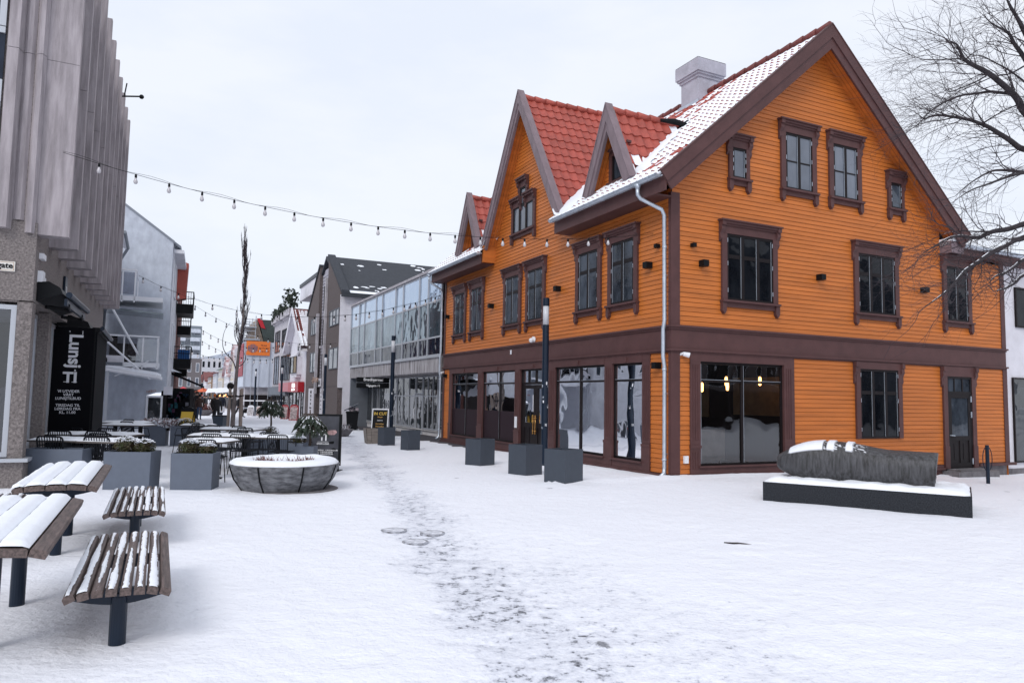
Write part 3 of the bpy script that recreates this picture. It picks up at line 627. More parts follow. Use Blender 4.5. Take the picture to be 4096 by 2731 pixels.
# things inside the ground floor room, seen through the shop windows
for v, u, z, wh in ((1.61, 0.9, 1.99, 'leftmost lit bulb behind the big window of the gable side'), (2.36, 0.9, 2.15, 'upper bulb of the pair hanging behind the big gable side window'), (2.47, 0.98, 2.04, 'lower bulb of the pair hanging behind the big gable side window'), (3.45, 0.9, 2.18, 'rightmost lit bulb behind the big window of the gable side'), (1.0, 2.94, 2.07, 'lit bulb hanging behind the narrow shop window nearest the house corner'), (1.2, 5.66, 2.06, 'lit bulb hanging behind the wide shop window right of the door')):
    t = thing('pendant_lamp', 'orange glowing pendant, ' + wh, 'pendant lamp', HW(u, v, 0), HR, 'pendant lamps inside the timber house')
    m = MB(); m.tube([(0, 0, 2.8), (0, 0, z + 0.16)], 0.008, 5); m.tube([(0, 0, z + 0.16), (0, 0, z + 0.10)], 0.025, 8); m.build('cord', BLACK, t)
    m = MB(); m.lathe([(0.02, 0.10), (0.034, 0.06), (0.036, -0.04), (0.03, -0.11), (0.005, -0.125)], (0, 0, z), 12); m.build('bulb', LAMPGLOW, t, smooth=True)
SOFA = mat('beige upholstery', (0.30, 0.25, 0.20), 0.85, var=0.2, vscale=5)
t = thing('sofa', 'beige sofa with its back to the big gable side window of the orange house', 'sofa', HW(0.9, 1.15, 0.05), HR)
m = MB(); m.box(-0.75, 0.75, -0.45, -0.28, 0.25, 0.95); m.build('backrest', SOFA, t); m = MB(); m.box(-0.75, 0.75, -0.28, 0.40, 0.2, 0.45); m.build('seat', SOFA, t)
for x in (-0.66, 0.66): m = MB(); m.box(x - 0.03, x + 0.03, -0.42, -0.36, 0, 0.22); m.box(x - 0.03, x + 0.03, 0.30, 0.36, 0, 0.22); m.build('leg', BLACK, t)
LEAF = mat('house plant leaf', (0.035, 0.085, 0.03), 0.5, var=0.4, vscale=9)
t = thing('potted_plant', 'leafy green plant in a small pot inside the shop window nearest the corner', 'plant', HW(1.35, 0.45, 0.24), HR)
m = MB(); m.lathe([(0.07, 0), (0.10, 0.18)], (0, 0, 0), 14); m.build('pot', BRASS, t); m = MB()
for k in range(26):
    a, l = rnd(0, 6.28), rnd(0.25, 0.5); d = Vector((math.cos(a), math.sin(a), 0)); p = [Vector((0, 0, 0.17)), d * l * 0.35 + Vector((0, 0, 0.17 + l * 0.8)), d * l + Vector((0, 0, 0.17 + l * 0.55))]; s = Vector((-d.y, d.x, 0)) * 0.02
    m.poly([p[0] - s * 0.3, p[0] + s * 0.3, p[1] + s, p[1] - s]); m.poly([p[1] - s, p[1] + s, p[2]])
m.build('leaves', LEAF, t)

# ============================================================ GROUND: one sheet of snow from the camera to the horizon
def plan_poly(ps): return [gp(*p) for p in ps]
TRK_L = plan_poly([(1500, 1985), (1560, 2250), (1660, 2450), (1800, 2731)]); TRK_R = plan_poly([(1860, 1985), (2260, 2250), (2620, 2450), (3060, 2731)])
def trod(x, y):                                           # how worn the snow is along the walked path
    xl = xr = None
    def interp(P):
        if y >= P[0].y:
            return P[0].x + (y - P[0].y) * -0.30
        for a, b in zip(P, P[1:]):
            if b.y <= y <= a.y: t = (y - b.y) / (a.y - b.y); return b.x + t * (a.x - b.x)
        return P[-1].x
    xl, xr = interp(TRK_L), interp(TRK_R)
    if y > 13: xr += (y - 13) * 0.02
    e = noise.noise(Vector((x * 0.9, y * 0.9, 2))) * 0.35
    t = sm((x - xl + e) / 0.35) * sm((xr - x + e) / 1.1)
    return max(t, 0.62 * sm((x - xl + e) / 0.35) * sm((xr + 1.5 - x + 2 * e) / 1.7) * sm((9.5 - y) / 3))
def lump(x, y): return noise.fractal(Vector((x * 0.55, y * 0.55, 0.3)), 1.0, 2.0, 4)
def snow_h(x, y):
    t = trod(x, y); u, v = uv((x, y)); h = 0.020 * lump(x, y) + 0.014 * noise.noise(Vector((x * 3.3, y * 3.3, 7))) * (0.5 + t)
    h += 0.006 * noise.noise(Vector((x * 9, y * 9, 1))) * (0.4 + t)
    right = sm((x - 1.2) / 1.5) * sm((12 - y) / 4.0)
    h += right * 0.030 * abs(noise.noise(Vector((x * 1.9, y * 1.9, 5)))) - t * 0.018
    return h
def ground():
    mb = MB(); angs = []; a = -math.pi
    while a < math.pi - 1e-6:
        angs.append(a); a += R(0.36) if abs(a + R(0.18)) < R(41) else R(4)
    radii = [0.0]; r = 1.2
    while r < 6000: radii.append(r); r *= 1.0125 if r < 22 else (1.03 if r < 130 else 1.3)
    na = len(angs); tr_a = []; ba = []
    rows = []
    for r in radii:
        row = []
        for a in angs:
            x, y = r * math.sin(a), r * math.cos(a); z = zg(x, y)
            tt = bb_ = 0.0
            if r < 30 and abs(a) < R(45): z += snow_h(x, y)
            if abs(a) < R(45): tt = trod(x, y) if r < 40 else 0.4
            u, v = uv((x, y))
            d = min(abs(v) if -0.3 < u < HL + 0.3 and v < 0.4 else 9, 9)
            if u > 6 and u < 33 and v < 1.2: bb_ = max(bb_, sm((v + 0.75 + 0.25 * noise.noise(Vector((x * 2, y * 2, 0)))) / 0.3) * sm((u - 6) / 5))
            if -3 < v < 9.2 and -0.45 < u < 0.1: z += 0.05 * sm((u + 0.45) / 0.4)
            row.append(mb.add((x, y, z))); tr_a.append(tt); ba.append(bb_)
        rows.append(row)
    for A, B in zip(rows[1:], rows[2:]):
        for j in range(na): mb.face((A[j], B[j], B[(j + 1) % na], A[(j + 1) % na]))
    for j in range(na): mb.face((rows[0][0], rows[1][j], rows[1][(j + 1) % na]))
    m = bpy.data.materials.new('trodden snow'); m.use_nodes = True; t = m.node_tree; b = t.nodes['Principled BSDF']; n = t.nodes.new; l = t.links.new
    b.inputs['Roughness'].default_value = 0.7; b.inputs['Specular IOR Level'].default_value = 0.25
    c = n('ShaderNodeTexCoord')
    def nzt(sc, det, ro=0.6):
        z = n('ShaderNodeTexNoise'); z.inputs['Scale'].default_value = sc; z.inputs['Detail'].default_value = det; z.inputs['Roughness'].default_value = ro; l(c.outputs['Object'], z.inputs['Vector']); return z.outputs['Fac']
    def math_(op, a, b_=None, cl=False):
        q = n('ShaderNodeMath'); q.operation = op; q.use_clamp = cl
        for i, k in ((0, a), (1, b_)):
            if k is None: continue
            if isinstance(k, float): q.inputs[i].default_value = k
            else: l(k, q.inputs[i])
        return q.outputs[0]
    def stepr(x, a, b_):
        q = n('ShaderNodeMapRange'); q.interpolation_type = 'SMOOTHSTEP'; q.inputs[1].default_value = a; q.inputs[2].default_value = b_; l(x, q.inputs[0]); return q.outputs[0]
    at_ = n('ShaderNodeAttribute'); at_.attribute_name = 'trod'; ab = n('ShaderNodeAttribute'); ab.attribute_name = 'bare'
    big = nzt(1.1, 3); fine = nzt(7.5, 9, 0.72); grit = nzt(30, 6, 0.7)
    s1 = math_('ADD', math_('MULTIPLY', fine, 0.85), math_('MULTIPLY', big, 0.20)); s1 = math_('ADD', s1, math_('MULTIPLY', grit, 0.22))
    thr = math_('ADD', s1, math_('MULTIPLY', at_.outputs['Fac'], 0.150))
    vo2 = n('ShaderNodeTexVoronoi'); vo2.inputs['Scale'].default_value = 1.15; l(c.outputs['Object'], vo2.inputs['Vector']); sx_ = n('ShaderNodeSeparateColor'); l(vo2.outputs['Color'], sx_.inputs[0])
    spot = math_('MULTIPLY', stepr(math_('ADD', vo2.outputs['Distance'], math_('MULTIPLY', fine, 0.30)), 0.225, 0.19), stepr(sx_.outputs[0], 0.70, 0.72))
    dark = math_('MAXIMUM', stepr(thr, 0.835, 0.97), math_('MULTIPLY', spot, 0.8))
    thin = stepr(math_('ADD', s1, math_('MULTIPLY', at_.outputs['Fac'], 0.235)), 0.70, 0.98)
    bare = stepr(math_('ADD', math_('MULTIPLY', ab.outputs['Fac'], 0.8), math_('MULTIPLY', fine, 0.5)), 0.62, 0.82)
    mixc = n('ShaderNodeMix'); mixc.data_type = 'RGBA'; mixc.inputs[6].default_value = (0.842, 0.855, 0.915, 1); mixc.inputs[7].default_value = (0.58, 0.60, 0.68, 1); l(math_('MULTIPLY', thin, 0.8), mixc.inputs[0])
    mix2 = n('ShaderNodeMix'); mix2.data_type = 'RGBA'; l(mixc.outputs[2], mix2.inputs[6]); mix2.inputs[7].default_value = (0.060, 0.062, 0.080, 1); l(math_('MULTIPLY', dark, 0.92), mix2.inputs[0])
    mix3 = n('ShaderNodeMix'); mix3.data_type = 'RGBA'; l(mix2.outputs[2], mix3.inputs[6]); mix3.inputs[7].default_value = (0.07, 0.066, 0.075, 1); l(bare, mix3.inputs[0])
    l(mix3.outputs[2], b.inputs['Base Color'])
    vo = n('ShaderNodeTexVoronoi'); vo.inputs['Scale'].default_value = 2.6; l(c.outputs['Object'], vo.inputs['Vector'])
    foot = stepr(vo.outputs['Distance'], 0.05, 0.22)
    hgt = math_('ADD', math_('MULTIPLY', nzt(5, 6), 0.9), math_('MULTIPLY', nzt(22, 5), 0.28)); hgt = math_('ADD', hgt, math_('MULTIPLY', foot, math_('ADD', math_('MULTIPLY', big, 0.25), math_('MULTIPLY', at_.outputs['Fac'], 0.08))))
    hgt = math_('SUBTRACT', hgt, math_('MULTIPLY', dark, 0.35))
    bm = n('ShaderNodeBump'); bm.inputs['Strength'].default_value = 0.75; bm.inputs['Distance'].default_value = 0.06; l(hgt, bm.inputs['Height']); l(bm.outputs[0], b.inputs['Normal'])
    o = mb.build('snow_ground', m, smooth=True)
    for nm, dat in (('trod', tr_a), ('bare', ba)):
        a_ = o.data.attributes.new(nm, 'FLOAT', 'POINT'); a_.data.foreach_set('value', dat)
    return tag(o, kind='structure')
ground()
def gz(x, y):                                             # snow surface under an object
    return zg(x, y) + (snow_h(x, y) if math.hypot(x, y) < 30 else 0)

# ============================================================ RIGHT SIDE OF THE STREET
PEBBLE = mat('brown pebble dash', (0.130, 0.105, 0.104), 0.9, var=0.55, vscale=26, bump=0.6, bscale=60)
PEBG = mat('grey pebble dash', (0.20, 0.175, 0.17), 0.9, var=0.5, vscale=28, bump=0.6, bscale=50)
CONC = mat('pale concrete', (0.43, 0.41, 0.44), 0.85, var=0.2, vscale=3, bump=0.2)
RENDER = mat('white render', (0.66, 0.65, 0.70), 0.8, var=0.10, vscale=2)
ASPHALT = mat('dark roofing felt', (0.040, 0.045, 0.056), 0.85, var=0.18, vscale=5)
STREAK = mat('streaked concrete apron', (0.55, 0.53, 0.56), 0.85, var=0.5, vscale=3.2, stretch=(3.5, 3.5, 0.25), col2=(0.10, 0.085, 0.08), bump=0.3, bscale=60)
ALU = mat('aluminium frame', (0.45, 0.47, 0.51), 0.4, metal=0.35)
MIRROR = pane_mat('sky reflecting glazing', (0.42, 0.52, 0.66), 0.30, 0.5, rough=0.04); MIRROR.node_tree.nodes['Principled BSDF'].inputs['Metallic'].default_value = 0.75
TEAL = pane_mat('blue green glazing', (0.22, 0.30, 0.36), 0.3, 0.6, col2=(0.05, 0.085, 0.11), scale=0.7); TEAL.node_tree.nodes['Principled BSDF'].inputs['Metallic'].default_value = 0.55
DEEP = pane_mat('deep blue glazing', (0.030, 0.040, 0.066), 0.35, 0.25, col2=(0.006, 0.008, 0.016), scale=0.8)
SHOPD = pane_mat('dim shop window', (0.055, 0.062, 0.070), 0.3, 0.8, col2=(0.010, 0.011, 0.013), scale=1.0)
BLIND = mat('tan blind', (0.25, 0.19, 0.12), 0.8, var=0.2, vscale=9, stretch=(1, 1, 8))
RED = mat('red sign', (0.42, 0.012, 0.022), 0.4)
SIGNW = mat('white sign lettering', (0.80, 0.80, 0.82), 0.5)
LITW = mat('lit white lettering', (0.9, 0.9, 0.9), 0.5, emit=((1, 1, 1), 1.0))
ORG = mat('orange sign', (0.70, 0.17, 0.025), 0.5)
GREYP = mat('grey painted wall', (0.125, 0.140, 0.165), 0.7, var=0.12, vscale=2)
BRICKW = mat('white painted brick', (0.62, 0.60, 0.60), 0.7, var=0.12, vscale=4, bump=0.3, bscale=12)
def root(name, label, cat, u0, v0=0.0, group=None): return thing(name, label, cat, HW(u0, v0, 0), HR, group)
FS = FL                                                   # facade coordinates with s = along the street, o = towards the street
def panel(par, name, F, s0, s1, z0, z1, o, m): p = MB(F); p.poly([(s0, o, z0), (s1, o, z0), (s1, o, z1), (s0, o, z1)]); return p.build(name, m, par)
def win(par, F, s0, s1, z0, z1, cols, frame, pane, o=0.0, trans=(), fw=0.05, name='window', mull=None, dep=0.05):
    f = MB(F)
    bx(f, s0, s1, o, o + dep, z1 - fw, z1); bx(f, s0, s1, o, o + dep, z0, z0 + fw); bx(f, s0, s0 + fw, o, o + dep, z0 + fw, z1 - fw); bx(f, s1 - fw, s1, o, o + dep, z0 + fw, z1 - fw)
    for k in range(1, cols): q = s0 + (s1 - s0) * k / cols; bx(f, q - fw / 2, q + fw / 2, o, o + dep - 0.004, z0 + fw, z1 - fw)
    for t in trans: q = z0 + (z1 - z0) * t; bx(f, s0 + fw, s1 - fw, o, o + dep - 0.008, q - fw / 2, q + fw / 2)
    w_ = f.build(name, frame, par); p = MB(F); p.poly([(s0 + fw * 0.5, o + 0.012, z0 + fw * 0.5), (s1 - fw * 0.5, o + 0.012, z0 + fw * 0.5), (s1 - fw * 0.5, o + 0.012, z1 - fw * 0.5), (s0 + fw * 0.5, o + 0.012, z1 - fw * 0.5)]); p.build('pane', pane, w_)
    return w_
def ltext(s, size, s_, o, z, m, par, F=FL, bold=0.0, name='lettering', shear=0.0, ext=0.004, line=1.0):
    a = Vector(F(s_, o, z)); x = (Vector(F(s_ - 1, o, z)) - a) if F is FL else (Vector(F(s_ + 1, o, z)) - a); y = Vector((0, 0, 1))
    return text(s, size, basis(a, x, y), material=m, parent=par, bold=bold, name=name, shear=shear, ext=ext, line=line)

# glazed office building beside the timber house
gb = root('glazed_building', 'office building with rows of reflecting glass above a stained concrete apron', 'building', 14.25)
g0, g1 = 0.12, 15.45
m = MB(); m.box(0.05, 9.0, g0, g1, 6.80, 6.95); m.box(-0.10, 0.05, g0 - 0.02, g1, 6.82, 6.93); m.box(0.10, 9.0, g1 - 0.1, g1, -0.6, 6.79); m.box(0.10, 9.0, g0, g0 + 0.08, 2.65, 6.79); m.box(9.0, 9.1, g0, g1, -0.6, 6.9); m.build('wall', CONC, gb)
m = MB(); m.box(0.0, 0.2, g0, g1, 2.63, 3.22); m.box(0.2, 2.9, g0, g1, 2.60, 2.70); m.build('apron', STREAK, gb)
m = MB(); m.box(-0.06, 0.12, g0, g1, 3.225, 3.29); m.build('sill', ALU, gb)
mul = [14.40, 16.02, 17.2, 19.53, 20.74, 23.03, 24.2, 26.55, 27.75, 29.70]
fr = MB(FL)
for u in mul: q = u - 14.25; bx(fr, q - 0.045, q + 0.045, 0.0, 0.06, 3.30, 6.81)
for z in (3.32, 4.05, 5.53, 6.77): bx(fr, g0, g1, -0.03, 0.05 - 0.002 * z, z - 0.035, z + 0.035)
fr.build('glazing_frame', ALU, gb)
for a, b in zip(mul, mul[1:]):
    a, b = a - 14.25 + 0.04, b - 14.25 - 0.04
    for z0, z1, mm in ((3.35, 4.02, DEEP), (4.08, 5.50, TEAL), (5.56, 6.74, MIRROR)):
        p = MB(FL); dz = rnd(-0.012, 0.012); dy = rnd(-0.015, 0.015); p.poly([(a, 0.012 + dz, z0), (b, 0.012 + dz + dy, z0), (b, 0.012 - dz + dy, z1), (a, 0.012 - dz, z1)]); p.build('glazing_pane', mm, gb)
# recessed shop front
FC = lambda s, o, z: (1.05 - o, s, z)
m = MB(FC); bx(m, 3.2, 15.3, -0.1, 0.0, -0.5, 0.10); bx(m, 3.2, 15.3, 0, 0.06, 0.10, 0.14); m.build('plinth', BRICKW, gb)
win(gb, FC, 6.3, 9.3, 0.16, 2.58, 3, ALU, SHOPD, trans=(0.62,)); win(gb, FC, 3.2, 5.2, 0.16, 2.58, 3, ALU, SHOPD, trans=(0.62,)); win(gb, FC, 10.3, 12.7, 0.16, 2.58, 1, ALU, SHOPD, trans=()); win(gb, FC, 13.0, 15.3, 0.16, 2.58, 2, ALU, SHOPD)
dr_ = win(gb, FC, 5.25, 6.25, -0.15, 1.72, 1, ALU, SHOPD, name='door', fw=0.10); h = MB(FC); h.tube([(6.1, 0.09, 0.55), (6.1, 0.16, 0.62), (6.1, 0.17, 0.85), (6.1, 0.16, 1.05), (6.1, 0.09, 1.12)], 0.02, 6); h.build('handle', WHITE, dr_)
win(gb, FC, 5.25, 6.25, 1.75, 2.58, 1, ALU, SHOPD); win(gb, FC, 9.35, 10.25, -0.2, 1.72, 1, ALU, SHOPD, name='door', fw=0.1); win(gb, FC, 9.35, 10.25, 1.75, 2.58, 1, ALU, SHOPD)
FW = lambda s, o, z: (1.05 - 0.52 * s / 3.0 + 0.0 - o, 3.2 - s, z)       # angled bay beside the house
m = MB(FW); bx(m, 0, 3.05, -0.1, 0, -0.5, 0.14); m.build('plinth', BRICKW, gb); win(gb, FW, 0.05, 3.0, 0.16, 2.58, 1, ALU, SHOPD, fw=0.09)
m = MB(); m.box(0.02, 1.2, 15.2, 15.42, -0.5, 2.62); m.build('end_wall', GREYP, gb)
sg = thing('hanging_sign', 'two black boards with white lettering hanging from the concrete apron of the glass building', 'sign', HW(23.3, -0.45, 0), HR)
for z0, tx, sz in ((2.30, 'Brødhjørnet', 0.20), (2.02, 'Vågsgate 11', 0.15)):
    m = MB(); m.box(-0.72, 0.95, -0.04, 0.04, z0, z0 + 0.25); b_ = m.build('board', BLACK, sg); text(tx, sz, basis((0.12, -0.045, z0 + 0.075), (1, 0, 0), (0, 0, 1)), material=SIGNW, parent=b_, bold=0.004)
m = MB(); m.tube([(-0.6, 0, 2.27), (-0.6, 0, 2.75)], 0.015, 5); m.tube([(0.8, 0, 2.27), (0.8, 0, 2.75)], 0.015, 5); m.box(-0.72, 0.95, -0.012, 0.012, 2.265, 2.298); m.build('hanger', ALU, sg)

# brown gabled building with felt roof
bb2 = root('gabled_building', 'tall brown pebble dashed building with a split gable and dark felt roof', 'building', 32.8)
def split(y): return y
m = MB()
for pts in ([(0.1, -0.7), (0.1, 8.05), (4.15, 11.0), (4.15, -0.7)], [(7.1, -0.7), (7.1, 10.85), (9.7, 8.9), (11.1, 7.8), (11.1, -0.7)]):
    m.prism([(0, y, z) for y, z in pts], (0.3, 0, 0))
m.build('wall', PEBBLE, bb2)
m = MB(); m.box(0.28, 0.4, 4.15, 7.1, 2.0, 10.5)
for k in range(34): m.box(0.22, 0.28, 4.16, 7.09, 2.4 + k * 0.23, 2.58 + k * 0.23)
m.build('slatted_bay', PLASTER, bb2)
m = MB(); m.prism([(0.3, 0.0, -0.7), (0.3, 0.0, 8.05), (14, 0.0, 8.05), (14, 0.0, -0.7)], (0, 0.12, 0)); m.box(-0.02, 0.3, -0.01, 0.099, 2.1, 7.95)
for z in (7.0, 7.45): m.box(0.3, 14, -0.015, 0.0, z, z + 0.02)
m.build('side_wall', RENDER, bb2)
m = MB(); m.prism([(0.1, -0.35, 8.02), (0.1, 5.6, 11.35), (0.1, 11.4, 7.6), (0.1, 11.4, 7.45), (0.1, 5.6, 11.15), (0.1, -0.35, 7.86)], (14.2, 0, 0)); rf2 = m.build('roof', ASPHALT, bb2)
m = MB(); m.prism([(-0.08, -0.42, 8.0), (-0.08, 4.15, 10.98), (-0.08, 4.15, 11.22), (-0.08, -0.42, 8.2)], (0.5, 0, 0)); m.prism([(-0.08, 7.1, 10.75), (-0.08, 11.3, 7.6), (-0.08, 11.3, 7.8), (-0.08, 7.1, 10.98)], (0.5, 0, 0)); m.box(-0.06, 14, -0.45, -0.3, 7.78, 7.98); m.build('verge_flashing', [ASPHALT], rf2)
m = MB(); sl = (11.35 - 8.02) / 5.95
for k in range(46):
    x = rnd(0.9, 11); y = rnd(0.0, 5.4) if k % 2 else rnd(3.6, 5.2); 
    if x < 6 and k % 3: y = rnd(-0.3, 1.0)
    if x >= 6: x = rnd(6, 11.5); y = rnd(3.0, 5.3)
    r0, r1 = rnd(0.06, 0.26), rnd(0.05, 0.16); ps = []
    for j in range(12): a = j / 12 * 6.283; q = 1 + 0.5 * noise.noise(Vector((k, j * 0.7, 0))); ps.append((x + r0 * q * math.cos(a), y + r1 * q * math.sin(a), 8.02 + (y + r1 * q * math.sin(a) + 0.35) * sl + 0.03))
    m.poly(ps)
k = 0.5
while k < 9: m.poly([(k, -0.33, 8.06), (k + 0.5, -0.33, 8.06), (k + 0.5, -0.2 + 0.25 * abs(noise.noise(Vector((k, 3, 0)))) + 0.15, 8.25), (k, -0.2 + 0.25 * abs(noise.noise(Vector((k - .5, 3, 0)))) + 0.15, 8.25)]); k += 0.5
tag(m.build('snow_patches', SNOWR, rf2), kind='stuff')
for y0, y1, z0, z1, c_ in ((0.25, 3.1, 6.12, 7.16, 3), (0.25, 2.95, 3.30, 4.66, 2), (7.6, 9.7, 6.0, 7.2, 3), (7.5, 9.5, 3.25, 4.7, 2)): win(bb2, FL, y0, y1, z0, z1, c_, GREYP, PANE_P, o=0.01)
FI = lambda s, o, z: FL(s, o - 0.2, z)
for z0, z1 in ((7.5, 9.3), (5.1, 6.9), (2.7, 4.5)): win(bb2, FI, 5.0, 6.2, z0, z1, 1, FRAME, PANE_B)
m = MB(); m.box(-0.14, 0.02, 4.15, 4.45, 1.7, 9.6); m.box(-0.14, 0.02, 6.85, 7.15, 1.7, 7.4); m.build('concrete_fin', CONC, bb2)
m = MB(); m.box(0.35, 0.45, 0.3, 9.4, -0.6, 2.18); m.box(0.0, 0.5, 0.1, 9.6, 2.16, 2.2); m.build('shop_recess', FRAME, bb2)
FQ = lambda s, o, z: (0.33 - o, s, z)
for a, b in ((0.6, 2.2), (2.3, 3.6), (3.9, 4.9), (5.9, 7.3)): win(bb2, FQ, a, b, -0.2, 2.1, 1, FRAME, SHOPD, trans=(0.72,))
p = MB(FQ); bx(p, 1.0, 3.4, 0.06, 0.12, 1.55, 1.98); q_ = p.build('shop_sign', mat('lit red sign', (0.5, 0.03, 0.02), 0.4, emit=((1, 0.10, 0.04), 0.22)), bb2)
ltext('cewe', 0.16, 2.9, 0.125, 1.75, LITW, q_, F=FQ, bold=0.006); ltext('japan photo', 0.17, 1.9, 0.125, 1.66, ORG, q_, F=FQ, bold=0.006)
for y0, w_ in ((7.45, 1.95), (4.25, 0.9)):
    p = MB(FL); bx(p, y0, y0 + w_, 0.02, 0.08, -0.15 if w_ > 1 else 0.2, 2.08); q_ = p.build('sign_panel', RENDER, bb2)
    for k, (tx, sz) in enumerate((('NÅR', 0.30), ('TOK', 0.26), ('DU', 0.24), ('SIST', 0.2), ('FAMILIEBILDE?', 0.12))): ltext(tx, sz * min(1, w_ / 1.7), y0 + w_ / 2, 0.085, 1.72 - k * 0.27, BLACK, q_, bold=0.004)
p = MB(FL)
for cx_, rr in ((6.6, 0.28), (6.0, 0.2), (5.5, 0.26), (5.0, 0.16)): p.tube([(cx_ + rr * math.cos(a / 10 * 6.283), 0.30, 2.65 + rr * 0.8 * math.sin(a / 10 * 6.283)) for a in range(10)], 0.018, 5, closed=True)
p.tube([(4.6, 0.3, 2.75), (7.2, 0.3, 2.6)], 0.015, 5); p.build('wire_sign', mat('copper wire', (0.35, 0.22, 0.16), 0.4, metal=0.5), bb2)
p = MB(FL); bx(p, 4.3, 4.95, 0.2, 0.26, 2.2, 2.75); bx(p, 4.38, 4.5, 0.265, 0.27, 2.32, 2.62, 1); bx(p, 4.56, 4.7, 0.265, 0.27, 2.32, 2.55, 1); bx(p, 4.75, 4.86, 0.265, 0.27, 2.32, 2.65, 1); p.build('square_sign', [RENDER, BLACK], bb2)

# small white house with a steep gable, squeezed between the brown and the flat roofed building
wh = root('white_gabled_house', 'small white house with a steep overhanging gable above a red shop sign', 'house', 44.2)
m = MB(); m.prism([(0.0, 0, -0.8), (0.0, 0, 5.9), (0.0, 3.9, 8.5), (0.0, 7.2, 5.9), (0.0, 7.2, -0.8)], (9, 0, 0)); m.build('wall', RENDER, wh)
m = MB(); tiles(m, (-0.5, 4.2 - 4.6, 5.35), (1, 0, 0), (0, 4.6, 3.35), 30, 15, 0.3, 0.36, lambda p: True, lambda p, r, c, i: 1 if (r < 6 and i != 4 and noise.noise(Vector((c * .9, r * .9, 2))) > -0.35) or i == 2 else 0)
m.poly([(-0.5, 4.2, 8.66), (8.5, 4.2, 8.66), (8.5, 7.9, 5.5), (-0.5, 7.9, 5.5)], 0); m.poly([(-0.5, 4.2, 8.62), (8.5, 4.2, 8.62), (8.5, -0.4, 5.27), (-0.5, -0.4, 5.27)], 0); m.build('roof', [TILED, SNOWR], wh)
m = MB()
for ya, za_, yb, zb_ in ((4.2, 8.75, 8.0, 5.4), (4.2, 8.75, -0.5, 5.25)): m.prism([(-0.58, ya, za_), (-0.58, yb, zb_), (-0.58, yb, zb_ - 0.4), (-0.58, ya, za_ - 0.42)], (0.09, 0, 0)); m.prism([(-0.5, ya, za_ - 0.3), (-0.5, yb, zb_ - 0.3), (-0.5, yb, zb_ - 0.34), (-0.5, ya, za_ - 0.34)], (0.5, 0, 0))
m.build('barge_board', RENDER, wh)
win(wh, FL, 1.9, 3.6, 5.15, 6.6, 2, FRAME, PANE_B, o=0.01); w_ = win(wh, FL, 1.7, 4.6, 3.3, 4.65, 2, FRAME, PANE_B, o=0.4)
m = MB(FL); bx(m, 1.75, 4.55, 0.0, 0.39, 3.2, 4.62); m.prism([(1.6, 0.5, 4.66), (4.7, 0.5, 4.66), (3.15, 0.02, 5.0)], (0, 0.0, 0.06)); bx(m, 1.9, 4.4, 0, 0.35, 2.98, 3.19); m.build('oriel', RENDER, wh); panel(w_, 'blind', FL, 1.8, 3.0, 3.36, 4.6, 0.416, BLIND)
m = MB(FL); bx(m, 0.1, 4.9, 0.05, 0.5, 1.82, 2.6); q_ = m.build('shop_sign', RED, wh); m = MB(FL); bx(m, 4.95, 10.4, 0.05, 0.47, 1.84, 2.6); q2_ = m.build('shop_sign', mat('faded red sign', (0.40, 0.07, 0.09), 0.35), wh)
ltext('cewe', 0.66, 2.3, 0.505, 2.18, LITW, q_, bold=0.02); ltext('japan photo', 0.30, 2.3, 0.505, 1.94, LITW, q_, bold=0.006)
ltext('O', 0.62, 8.6, 0.475, 2.0, SIGNW, q2_, bold=0.02)
for a, b in ((0.3, 1.4), (2.2, 3.5), (3.7, 6.9)): win(wh, FL, a, b, -0.3, 1.8, 1 if b - a < 2 else 2, FRAME, SHOPD, o=0.01)

# flat roofed modern block with roof garden
mo = root('modern_block', 'pale flat roofed shop block with window bands and a planted roof terrace', 'building', 51.5)
m = MB(); m.box(0, 12, 0.02, 10.6, -0.8, 8.35); m.build('wall', CONC, mo)
m = MB(); m.box(-0.12, 0.06, -0.3, 10.7, 8.28, 8.42); m.box(-0.35, 0.1, -0.3, 10.5, 8.42, 9.0); m.build('parapet', CONC, mo)
m = MB(); m.box(1.2, 9, -7.5, 3.6, 10.1, 11.3); m.box(3.2, 9, -7.4, 2.6, 8.4, 10.1); m.build('penthouse', RENDER, mo); m = MB(); m.box(1.1, 9.1, -7.6, 3.7, 11.301, 11.6); m.build('penthouse_fascia', mat('slate fascia', (0.05, 0.055, 0.065), 0.6), mo)
for z0, z1 in ((5.75, 7.5), (2.75, 5.1)):
    win(mo, FL, 0.2, 5.3, z0 + 0.1, z1, 6, FRAME, PANE_B, o=0.01); win(mo, FL, 6.6, 9.6, z0 - 0.2, z1 + 0.1, 2, FRAME, PANE_P, o=0.01)
m = MB(FL); bx(m, 0, 10.5, 0.02, 0.35, 1.55, 2.3); m.build('canopy', GREYP, mo)
for a, b in ((0.2, 2.6), (2.8, 5.4), (5.7, 8.0), (8.2, 10.3)): win(mo, FL, a, b, -0.3, 1.5, 1, FRAME, SHOPD, o=0.01)
SHRUB = mat('dark evergreen leaf', (0.018, 0.030, 0.016), 0.6, var=0.5, vscale=8)
